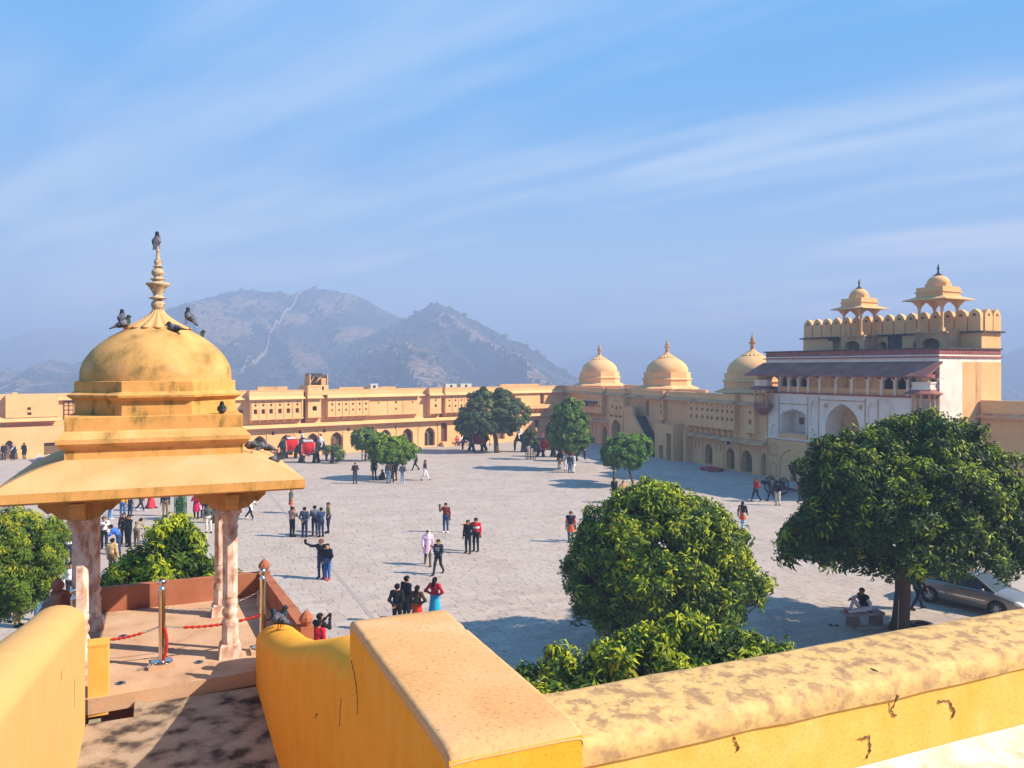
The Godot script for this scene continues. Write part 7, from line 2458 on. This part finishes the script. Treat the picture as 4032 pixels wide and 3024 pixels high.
func people() -> void:
	make_poses()
	person(-4.21, 29.31, 170, "hands_behind", ["a8744e", "17120f", "1d1f22", "191b20", "1a1817"], "man in a black hooded jacket seen from behind, beyond the flat-topped pier", {}, 0.0, 1)
	person(-3.99, 30.22, 140, "stand", ["a8744e", "17120f", "1a1a1c", "1c1c1e", "1a1817"], "tall grey-haired man in black coat behind the hooded man beyond the pier", {"coat": "1a1a1c"}, 0.0, 1.03)
	person(-3.50, 29.52, 165, "akimbo", ["a8744e", "17120f", "4a3a2a", "b8331f", "1a1817"], "woman in brown cardigan and red skirt, hands on hips, beyond the pier", {"skirt": "c23a22", "long_hair": "14100e"}, 0.0, 0.93)
	person(-2.95, 30.55, 160, "akimbo", ["a8744e", "17120f", "b51a3a", "2a9ac0", "1a1817"], "woman in crimson cardigan and turquoise skirt beyond the pier", {"skirt": "2aa0c8", "long_hair": "14100e"}, 0.0, 0.95)
	person(-8.75, 36.70, -12, "selfie", ["c79a80", "6a4428", "20242c", "2b3a58", "2a3040"], "fair man in dark vest over white sleeves holding out a phone for a selfie", {"vest": "1b1e24", "phone": "15161a"}, 0.0, 1.04)
	person(-8.40, 36.46, -28, "stand_easy", ["c79a80", "2a1612", "191a1e", "2f5a94", "c8324a"], "long-haired woman in black leather jacket and red shoes leaning on the selfie man", {"long_hair": "23120e"}, 0.0, 0.95)
	person(-12.56, 45.70, 150, "hand_to_face", ["a8744e", "17120f", "9a7a72", "191a1f", "1a1817"], "guard in a dusty pink jacket and black cap, left end of the row of five", {"cap": "20242c"}, 0.0, 1)
	person(-11.82, 45.57, 172, "hands_behind", ["a8744e", "17120f", "3c4656", "1e2a4e", "1a1817"], "guard in slate blue uniform with hands behind his back, second in the row of five", {"cap": "3a2a2a"}, 0.0, 1)
	person(-11.36, 46.08, -160, "arms_crossed", ["a8744e", "17120f", "5c6472", "222a40", "1a1817"], "guard in grey shirt and navy trousers, middle of the row of five", {"cap": "2a2e38"}, 0.0, 1)
	person(-10.90, 45.70, -140, "hand_to_face", ["a8744e", "17120f", "2c3c60", "232c4c", "1a1817"], "guard in navy jacket touching his face, fourth in the row of five", {"cap": "2a2e38"}, 0.0, 0.97)
	person(-10.74, 46.86, -60, "stand_easy", ["a8744e", "17120f", "9c8a66", "20264a", "1a1817"], "guard in khaki jacket and navy trousers at the right end of the row of five", {"cap": "4a4434"}, 0.0, 1.03)
	person(-3.89, 46.99, -10, "photo_one", ["a8744e", "17120f", "6e2e28", "32486c", "d8d4d2"], "man in maroon jacket and jeans holding up a phone alone in the open court", {"phone": "15161a"}, 0.0, 1)
	person(-2.29, 41.68, -20, "stand_easy", ["a8744e", "17120f", "17181b", "23262c", "1a1817"], "slim youth in black standing beside the youth in red and white", {}, 0.0, 1)
	person(-1.90, 42.10, -15, "arm_over", ["a8744e", "17120f", "c8202a", "25272d", "1a1817"], "youth in red sweater with a white band, hand on his friend's shoulder", {"stripe": "e4e0e0"}, 0.0, 1.02)
	person(-4.12, 39.12, 10, "walk", ["a8744e", "17120f", "d4b8d0", "5a5044", "6a4a34"], "man in pale pink shirt with a white cloth over his head", {"headscarf": "e6dfe0", "kurta": "d4b8d0"}, 0.0, 1)
	person(-3.44, 37.36, -20, "stride", ["a8744e", "17120f", "34363e", "2a2b2e", "1a1817"], "boy in a dark tee shirt with a large number 72 walking", {"number": "72"}, 0.0, 0.95)
	person(-14.68, 53.17, 100, "stand", ["a8744e", "17120f", "46564f", "b9705a", "a05a46"], "man in grey green sweater and pinkish trousers just under the eaves corner", {"kurta": "b06a58"}, 0.0, 0.98)
	person(-16.75, 51.04, 70, "stride", ["a8744e", "17120f", "e2e0e4", "1b1c20", "c8c8cc"], "person in a long white shirt and black trousers striding left of the bracket", {"kurta": "e2e0e4"}, 0.0, 1)
	person(-6.20, 25.76, 150, "photo_two", ["a8744e", "17120f", "1b1b1e", "20222a", "1a1817"], "person in black holding a phone up high behind the rounded wall", {"phone": "6a3a2e"}, 0.0, 1)
	person(-6.10, 25.21, 160, "stand", ["a8744e", "17120f", "c01c28", "e0dede", "1a1817"], "person in a bright red jacket behind the rounded wall, beside the two pigeons", {}, 0.0, 0.98)
	person(-13.12, 66.89, 30, "arms_crossed", ["a8744e", "17120f", "22242a", "3a3f4a", "1a1817"], "man in dark blazer standing apart to the left of the flat-topped tree", {}, 0.0, 1.03)
	person(-11.97, 69.41, 20, "stand_easy", ["a8744e", "17120f", "15161a", "15161a", "1a1817"], "man all in black between the blazer man and the seated man by the flat-topped tree", {}, 0.0, 1)
	person(-11.08, 69.12, -60, "squat", ["a8744e", "17120f", "1a1b20", "1a1b20", "1a1817"], "man in black squatting on the ground by the flat-topped tree", {}, 0.0, 1)
	person(-10.42, 67.43, 170, "stand", ["a8744e", "17120f", "4c4640", "6a84a8", "1a1817"], "man in brown jacket and light jeans under the flat-topped tree", {}, 0.0, 1)
	person(-10.15, 67.71, -150, "stand_easy", ["a8744e", "17120f", "17181c", "1b1c22", "1a1817"], "man in black with his back to us under the flat-topped tree trunk", {}, 0.0, 1)
	person(-9.96, 68.83, -80, "stand", ["a8744e", "17120f", "231d1a", "2a2420", "1a1817"], "man in dark brown at the right side of the flat-topped tree trunk", {}, 0.0, 1.02)
	person(-9.14, 66.89, 175, "hands_behind", ["a8744e", "17120f", "4e525c", "8aa4bc", "d6d6d6"], "man in grey shirt and pale jeans just right of the flat-topped tree group", {}, 0.0, 0.98)
	person(-9.12, 75.75, -80, "walk", ["a8744e", "17120f", "26221f", "2a2623", "1a1817"], "man in dark clothes walking behind the flat-topped tree on the right", {}, 0.0, 1)
	person(-7.49, 68.83, 80, "walk", ["a8744e", "17120f", "3a1a34", "dcdce0", "5a3028"], "man in plum jacket and white trousers walking right of the flat-topped tree", {}, 0.0, 1.02)
	person(4.55, 77.16, 40, "stand", ["a8744e", "17120f", "15161a", "b09a70", "1a1817"], "man in black jacket and khaki trousers at the foot of the egg-shaped tree", {}, 0.0, 1)
	person(5.04, 75.06, 30, "stand_easy", ["a8744e", "17120f", "e4e2e8", "e0dfe6", "4a3028"], "man in white with red scarf and turban, left of two under the egg-shaped tree", {"turban": "8a1420", "shawl": "a01826", "kurta": "e4e2e8"}, 0.0, 1)
	person(5.33, 73.73, 170, "stand", ["a8744e", "17120f", "2c332e", "4a6488", "1a1817"], "man in dark green jacket and jeans between the two white-clad men", {}, 0.0, 1)
	person(5.66, 74.06, -60, "stand", ["a8744e", "17120f", "e6e4ea", "e2e2e8", "4a3028"], "man in white kurta and red turban, right one of two under the egg-shaped tree", {"turban": "a81a30", "kurta": "e6e4ea"}, 0.0, 1.03)
	person(7.34, 57.40, 20, "walk", ["a8744e", "17120f", "14151a", "16171c", "1a1817"], "man in black suit walking with the woman in the beige coat", {"coat": "14151a"}, 0.0, 1.03)
	person(7.92, 57.01, 10, "stride", ["c2977a", "1a1210", "b98c5c", "1a1a1c", "2a2a2e"], "woman in long beige coat carrying a white bag", {"coat": "b98c5c", "long_hair": "1a1210", "bag": "e2dcda"}, 0.0, 0.95)
	person(3.25, 44.24, -5, "stand", ["a8744e", "17120f", "c8602c", "40608a", "4a3a2a"], "man in orange kurta and navy vest left of the rounded green tree", {"vest": "1c2236", "kurta": "c8602c"}, 0.0, 1)
	person(4.20, 44.47, -30, "stand_easy", ["a8744e", "17120f", "1d2438", "6a5f52", "1a1817"], "man in navy jacket half hidden by the left edge of the rounded green tree", {}, 0.0, 1)
	person(13.86, 48.08, 150, "walk", ["a8744e", "17120f", "1a1c24", "8ab8cc", "1a1817"], "woman with dark jacket and orange yellow scarf beyond the rounded green tree", {"shawl": "d88a1c", "kurta": "c8501c", "long_hair": "14100e"}, 0.0, 0.94)
	person(17.63, 57.80, -60, "stride", ["a8744e", "17120f", "a01a24", "22283a", "1a1817"], "man in red jacket and jeans walking left of the cannon with a backpack", {"pack": "7a1a1e"}, 0.0, 1)
	person(18.77, 57.80, -150, "walk", ["a8744e", "17120f", "232a3c", "242c40", "1a1817"], "man in navy in front of the cannon wheels, behind the man in cream trousers", {}, 0.0, 1)
	person(18.68, 56.23, 150, "hands_behind", ["a8744e", "17120f", "16171b", "cbbfa6", "1a1817"], "man in black jacket and cream trousers in front of the cannon", {}, 0.0, 1)
	person(20.91, 58.00, -160, "stand", ["a8744e", "17120f", "c2303a", "2a2a30", "1a1817"], "person in coral red top at the corner of the gatehouse by the largest tree", {}, 0.0, 0.95)
	person(21.78, 59.46, -150, "stand_easy", ["a8744e", "17120f", "17181c", "22252c", "1a1817"], "man in black beside the person in coral red by the gatehouse door", {}, 0.0, 1.03)
	person(16.15, 31.90, 100, "walk", ["a8744e", "17120f", "12131a", "1c2540", "1a1817"], "man in a dark jacket walking under the largest tree towards the parked car", {}, 0.0, 1)
	person(-21.74, 42.64, 10, "stand_easy", ["a8744e", "17120f", "d8d6da", "1a1b20", "1a1817"], "man in white patterned shirt and black trousers left of the bushy treetop", {"shawl": "5a4a48"}, 0.0, 1)
	person(-20.33, 41.37, -80, "bend", ["a8744e", "17120f", "3c6ac0", "2c3c5c", "1a1817"], "man in a blue tee shirt bending towards the group behind the bushy treetop", {}, 0.0, 1)
	person(-20.67, 43.20, -40, "photo_two", ["a8744e", "17120f", "15161a", "1b1c22", "1a1817"], "man in black jacket with white sleeve stripes taking a photo behind the bushy treetop", {}, 0.0, 1)
	person(-21.23, 43.77, 20, "stand", ["a8744e", "17120f", "17181c", "1c1d22", "1a1817"], "dark-haired man in black just behind the man in the blue tee shirt", {}, 0.0, 1)
	person(-20.27, 43.20, 170, "bend", ["a8744e", "17120f", "9a8c74", "6a5c48", "1a1817"], "woman with loose dark hair and beige top behind the bushy treetop", {"long_hair": "14100e"}, 0.0, 0.95)
	person(-18.58, 37.19, 175, "stand", ["a8744e", "17120f", "c0a070", "6a5638", "1a1817"], "man in beige shirt with his back to us at the bushy treetop's left edge", {}, 0.0, 1)
	person(-25.64, 51.04, 160, "stand", ["a8744e", "17120f", "e0dce0", "7aa0cc", "e0e0e0"], "person in white top and pale jeans under the left bracket of the pavilion", {}, 0.0, 1)
	person(-25.07, 51.52, -170, "stand_easy", ["a8744e", "17120f", "d09a30", "3a62a0", "1a1817"], "person in mustard jacket and blue jeans under the eaves, second of the far group", {}, 0.0, 1)
	person(-24.91, 52.17, 160, "stand", ["a8744e", "17120f", "8a8a92", "2a3a5c", "2a1c18"], "person in grey top, dark jeans and boots beside the mustard jacket", {}, 0.0, 1)
	person(-25.11, 54.04, 80, "stride", ["a8744e", "17120f", "1a1b20", "2a2c34", "d8d8dc"], "person in black striding right beyond the mustard jacket, white shoes", {"bag": "d8a0a8"}, 0.0, 1)
	person(-24.88, 55.11, 80, "walk", ["a5775a", "17120f", "d87a84", "c0303c", "6a2a28"], "woman in pink and red sari walking beneath the pavilion eaves", {"skirt": "c83a48", "shawl": "e0a0a4"}, 0.0, 0.94)
	person(-22.61, 52.17, 15, "stand", ["a8744e", "17120f", "202a44", "7a6a4c", "1a1817"], "man in navy quilted jacket left of the green iron cage", {}, 0.0, 1)
	person(-18.87, 43.65, 170, "photo_two", ["a8744e", "17120f", "e6e4e8", "8a8a90", "1a1817"], "person in white raising a phone, head just above the bushy treetop", {}, 0.0, 0.95)
	person(-18.71, 44.24, 175, "stand", ["a8744e", "17120f", "c05a48", "8a5040", "1a1817"], "person in an orange headscarf beside the white-clad photographer above the bushy treetop", {"headscarf": "d8603c"}, 0.0, 0.93)
	person(-20.21, 51.20, 15, "photo_two", ["a8744e", "17120f", "c41c58", "1a1a1e", "2a2a2e"], "woman in magenta coat and black leggings beside the front right column", {"coat": "c41c58", "bag": "e8b0c0"}, 0.0, 0.96)
	person(-19.83, 51.52, -150, "stand_easy", ["a8744e", "17120f", "2456b8", "1b1c22", "1a1817"], "person in bright blue jacket half hidden by the front right bracket", {}, 0.0, 1)
	person(-18.65, 49.82, -30, "stand", ["a8744e", "17120f", "221c22", "17181c", "1a1817"], "woman in black standing behind the right columns", {"headscarf": "5a1c28", "coat": "1b181c"}, 0.0, 0.95)
	person(-17.79, 46.86, 25, "stand_easy", ["a8744e", "17120f", "4c5250", "cfc8bc", "1a1817"], "person in grey green jacket and off-white trousers left of the rear right column", {}, 0.0, 0.97)
	person(-21.72, 39.22, -150, "reach", ["a8744e", "17120f", "e2e2e6", "2c3444", "1a1817"], "man in white shirt and grey trousers right of the left edge tree", {}, 0.0, 1)
	person(-23.77, 42.00, 60, "stand", ["a8744e", "17120f", "2a2a34", "3a3a48", "1a1817"], "person in dark clothes with an orange shawl behind the left edge tree", {"shawl": "c8702a"}, 0.0, 1)
	person(-17.84, 30.55, -20, "stand_easy", ["a8744e", "17120f", "c49ab0", "4a5a78", "1a1817"], "man in pink and purple checked shirt below the left edge tree", {"pack": "3a2c5c"}, 0.0, 1)
	person(-17.52, 29.57, -80, "reach", ["a8744e", "17120f", "16171c", "4a6a94", "1a1817"], "man in black jacket and jeans facing the man in the blue padded jacket", {}, 0.0, 1)
	person(-18.44, 29.84, 80, "photo_two", ["a8744e", "17120f", "22345c", "b0924c", "1a1817"], "man in blue padded jacket and khaki trousers with arms raised below the left edge tree", {}, 0.0, 1)
	person(-18.99, 30.38, 70, "stand", ["a8744e", "17120f", "6a6c70", "5a5c60", "1a1817"], "person in grey half hidden behind the man in the blue padded jacket", {}, 0.0, 1)
	person(-17.97, 32.59, 20, "stand", ["a8744e", "17120f", "e0e0e2", "2a2c34", "1a1817"], "person in white with a black bag partly hidden by the front left column", {"bag": "17171a"}, 0.0, 1)
	person(-53.51, 84.21, 20, "stand_easy", ["c79a80", "c0b0a0", "1c1c2a", "1e2436", "1a1817"], "fair-haired tourist in dark jacket with a turquoise bag at the far left edge", {"bag": "2a9ac0"}, 0.0, 1)
	person(-52.53, 84.21, 15, "stand", ["c79a80", "b0a8a0", "20263a", "22242c", "1a1817"], "grey-haired tourist in navy jacket, middle of the three at the far left", {"shawl": "c0c4c8"}, 0.0, 1)
	person(-51.89, 85.07, 180, "stand_easy", ["a8744e", "17120f", "17181e", "1b1c24", "1a1817"], "man in a black coat and cap, right one of the three at the far left", {"cap": "14151a", "coat": "17181e"}, 0.0, 1)
	# seated people
	person(10.8, 104.0, -50.0, "sit", ["a8744e", "17120f", "22304c", "1c2438", "1a1817"], "man in dark blue sitting against the foot of the shaded right range")
	var ledge_seat := thing("stone_block", "low stone block at the foot of the shaded right range", "block", Vector3(10.75, 0, -104.15), -50.0)
	var lb := MB.new()
	lb.box(-0.5, 0.5, 0.0, 0.42, -0.28, 0.16)
	part("slab", lb, M.apricot_old, ledge_seat)
	var sx := [-6.9, -6.35, -5.85]
	var sc := ["c05058", "dcd8dc", "d0d0d8"]
	var sl := ["person in pink top, left of three people sitting on the plinth behind the shaded elephant", "person in white, middle of three people sitting on the plinth behind the shaded elephant", "person in pale grey, right of three people sitting on the plinth behind the shaded elephant"]
	for i in 3:
		person(sx[i], 100.05 + i * 0.42, 30.0, "sit", ["a8744e", "17120f", sc[i], "4a5874", "1a1817"], sl[i], {}, -0.06)
	person(13.15, 29.95, -72.0, "legs_out", ["885a3e", "17120f", "d8d2dc", "cfc6d4", "885a3e"], "person in pale clothes with a dark waistcoat sitting with legs out on the stone bench", {"vest": "1a1c2c"}, 0.52)
	# riders
	person(-22.6, 86.0, 114.0, "astride", ["885a3e", "17120f", "e0dce6", "1c1c24", "2a2220"], "rider in white with an orange turban on the back left elephant", {"turban": "d8642a"}, 2.0)
	person(-19.7, 82.05, 98.0, "astride", ["885a3e", "17120f", "dfe2f2", "d8d8e4", "2a2220"], "rider in white bending forward on the front left elephant", {"turban": "8a2028"}, 2.0)
	person(1.0, 92.2, -90.0, "astride", ["885a3e", "17120f", "e2e0e6", "d8d6de", "2a2220"], "driver in white on the neck of the elephant behind the caged tree", {"turban": "b0222c"}, 2.0)
	person(2.15, 92.55, -90.0, "sit", ["a8744e", "17120f", "2a2c34", "3a4a68", "1a1817"], "passenger with red cap and dark waistcoat on the elephant behind the caged tree", {"turban": "c03a34", "vest": "1c1e26"}, 1.8)
	person(2.75, 92.0, -90.0, "sit", ["a8744e", "17120f", "d88a50", "3a3a44", "1a1817"], "second passenger in orange on the elephant behind the caged tree", {}, 1.8)
	person(4.1, 87.5, 90.0, "sit", ["a8744e", "17120f", "2c2a30", "2a2c38", "1a1817"], "passenger in dark clothes on the elephant beside the egg-shaped tree", {}, 1.8)
	person(-5.1, 93.67, -86.0, "astride", ["885a3e", "17120f", "3a2a2a", "2a2428", "2a2220"], "driver in brown on the elephant in the shade of the spreading tree", {"turban": "7a3020"}, 2.0)


func pigeon(label: String, at: Vector3, yaw: float, m: int, pitch := 0.0) -> void:
	var t := thing("pigeon", label, "pigeon", at, yaw, "pigeons perched on the pavilion and wall")
	t.scale = Vector3.ONE * (0.86 if at.y > 7.5 else 1.0)
	var g: Array = pigeon_parts[m]
	var o := part("body", g[0], M.feather, t)
	o.rotation_degrees.z = pitch
	part("wing_bars", g[1], hue("202226"), o)
	part("wing_feathers", g[2], hue("6a6d78"), o)
	var l := MB.new()
	for z in [-0.018, 0.018]:
		l.tube([Vector3(0.0, 0.075, z), Vector3(0.005, 0.004, z)], [0.006, 0.004], 5)
		for a in [-0.5, 0.0, 0.5]: l.tube([Vector3(0.005, 0.005, z), Vector3(0.005 + 0.026 * cos(a), 0.003, z + 0.026 * sin(a))], [0.003, 0.002], 4)
	if m == 0: part("legs", l, hue("a8504a"), t)
	var bk := MB.new()
	bk.tube([g[3], g[3] + Vector3(0.022, -0.006, 0)], [0.0065, 0.001], 6)
	part("beak", bk, hue("3a3a3e"), o)
	var ey := MB.new()
	for z in [-1.0, 1.0]: ey.ball(g[3] + Vector3(-0.018, 0.008, 0.017 * z), Vector3.ONE * 0.0045, 6, 4)
	part("eyes", ey, hue("c8641e"), o)


var pigeon_parts := []


func pigeons() -> void:
	M.feather = flat(1, 1, 1, 0.7)
	M.feather.albedo_color = Color(1, 1, 1)
	M.feather.vertex_color_use_as_albedo = true
	for k in 2:   # standing, and crouching low
		var b := Blob.new()
		var h := 0.0 if k == 0 else -0.055
		b.bone(Vector3(-0.055, 0.105 + h, 0), Vector3(0.02, 0.118 + h, 0), 0.044, 0.056, 0)
		b.bone(Vector3(0.02, 0.118 + h, 0), Vector3(0.055, 0.140 + h, 0), 0.054, 0.040, 0)
		b.bone(Vector3(0.055, 0.140 + h, 0), Vector3(0.080, 0.195 + h * 1.2, 0), 0.034, 0.024, 1)
		b.bone(Vector3(0.082, 0.205 + h * 1.2, 0), Vector3(0.094, 0.206 + h * 1.2, 0), 0.024, 0.019, 1)
		for z in [-1.0, 1.0]:
			b.bone(Vector3(-0.01, 0.125 + h, 0.035 * z), Vector3(-0.12, 0.095 + h, 0.018 * z), 0.030, 0.012, 0)
			b.bone(Vector3(-0.09, 0.092 + h, 0.012 * z), Vector3(-0.185, 0.072 + h, 0.016 * z), 0.014, 0.010, 2)
		b.build(0.007, 0.018)
		var m := b.shell(func(_p, _r): return true, 0.0)
		m.colored = true
		for p in m.v:
			var c := Color(0.085, 0.09, 0.108)
			if p.x > 0.05 and p.y > 0.15 + h: c = Color(0.022, 0.028, 0.038)
			elif p.x > 0.035 and p.y > 0.11 + h: c = Color(0.018, 0.05, 0.042) if p.y < 0.165 + h * 1.1 else Color(0.035, 0.026, 0.045)
			elif p.x < -0.15: c = Color(0.045, 0.047, 0.055)
			elif p.y < 0.09 + h: c = Color(0.06, 0.063, 0.075)
			m.c.append(c)
		var bars := b.shell(func(p, _r): return absf(p.z) > 0.022 and (absf(p.x + 0.045 + (p.y - 0.1 - h) * 0.4) < 0.008 or absf(p.x + 0.085 + (p.y - 0.1 - h) * 0.4) < 0.008), 0.0015)
		var wing := b.shell(func(p, _r): return absf(p.z) > 0.03 and p.x > -0.04 and p.x < 0.03 and p.y > 0.10 + h, 0.001)
		pigeon_parts.append([m.mesh(), bars.mesh(), wing.mesh(), Vector3(0.108, 0.203 + h * 1.2, 0)])
	var P := func(a: float, y: float, b: float) -> Vector3: return near_at(-0.09 + a, 6.2 + y, 10.90 - b)
	pigeon("pigeon on the tip of the pavilion spire, seen from behind", P.call(0.0, 4.90, 0.0), 100.0, 0, 34.0)
	pigeon("pigeon standing upright at the left edge of the lotus cap", P.call(-0.40, 3.92, 0.06), 118.0, 0, 22.0)
	pigeon("pigeon leaning on the dome just below the upright one on the left", P.call(-0.36, 3.845, 0.22), 40.0, 0, 10.0)
	pigeon("pigeon crouched on the front of the dome below the lotus cap", P.call(0.19, 3.845, 0.37), 165.0, 1, -6.0)
	pigeon("pigeon standing at the right edge of the lotus cap", P.call(0.33, 3.97, -0.02), 160.0, 0, 30.0)
	pigeon("pigeon at the far right of the dome, only its head showing", P.call(0.47, 3.77, -0.33), 30.0, 1)
	pigeon("pigeon sitting on the octagon ledge at the right, facing us", P.call(0.70, 2.87, 0.84), -70.0, 1, 12.0)
	pigeon("pigeon at the top of the eaves slope on the right, walking left", P.call(1.06, 2.365, 0.62), 160.0, 0, -10.0)
	pigeon("pigeon lying low on the eaves slope on the right, facing right", P.call(1.32, 2.24, 0.72), 10.0, 1, 0.0)
	for i in 3:
		pigeon(["leftmost dark pigeon of a huddle behind the right eaves slope", "middle dark pigeon of a huddle behind the right eaves slope", "rightmost dark pigeon of a huddle behind the right eaves slope"][i], P.call(1.16 + i * 0.10, 2.34 - i * 0.03, -0.25 - 0.08 * i), 20.0 + 70.0 * i, 1)
	pigeon("grey pigeon standing on the rounded wall in front, seen side on", near_at(1.13, 6.775, 8.95), 150.0, 0, -4.0)
	pigeon("green-necked pigeon on the rounded wall just behind the grey one", near_at(1.18, 6.735, 9.2), -20.0, 0, 8.0)
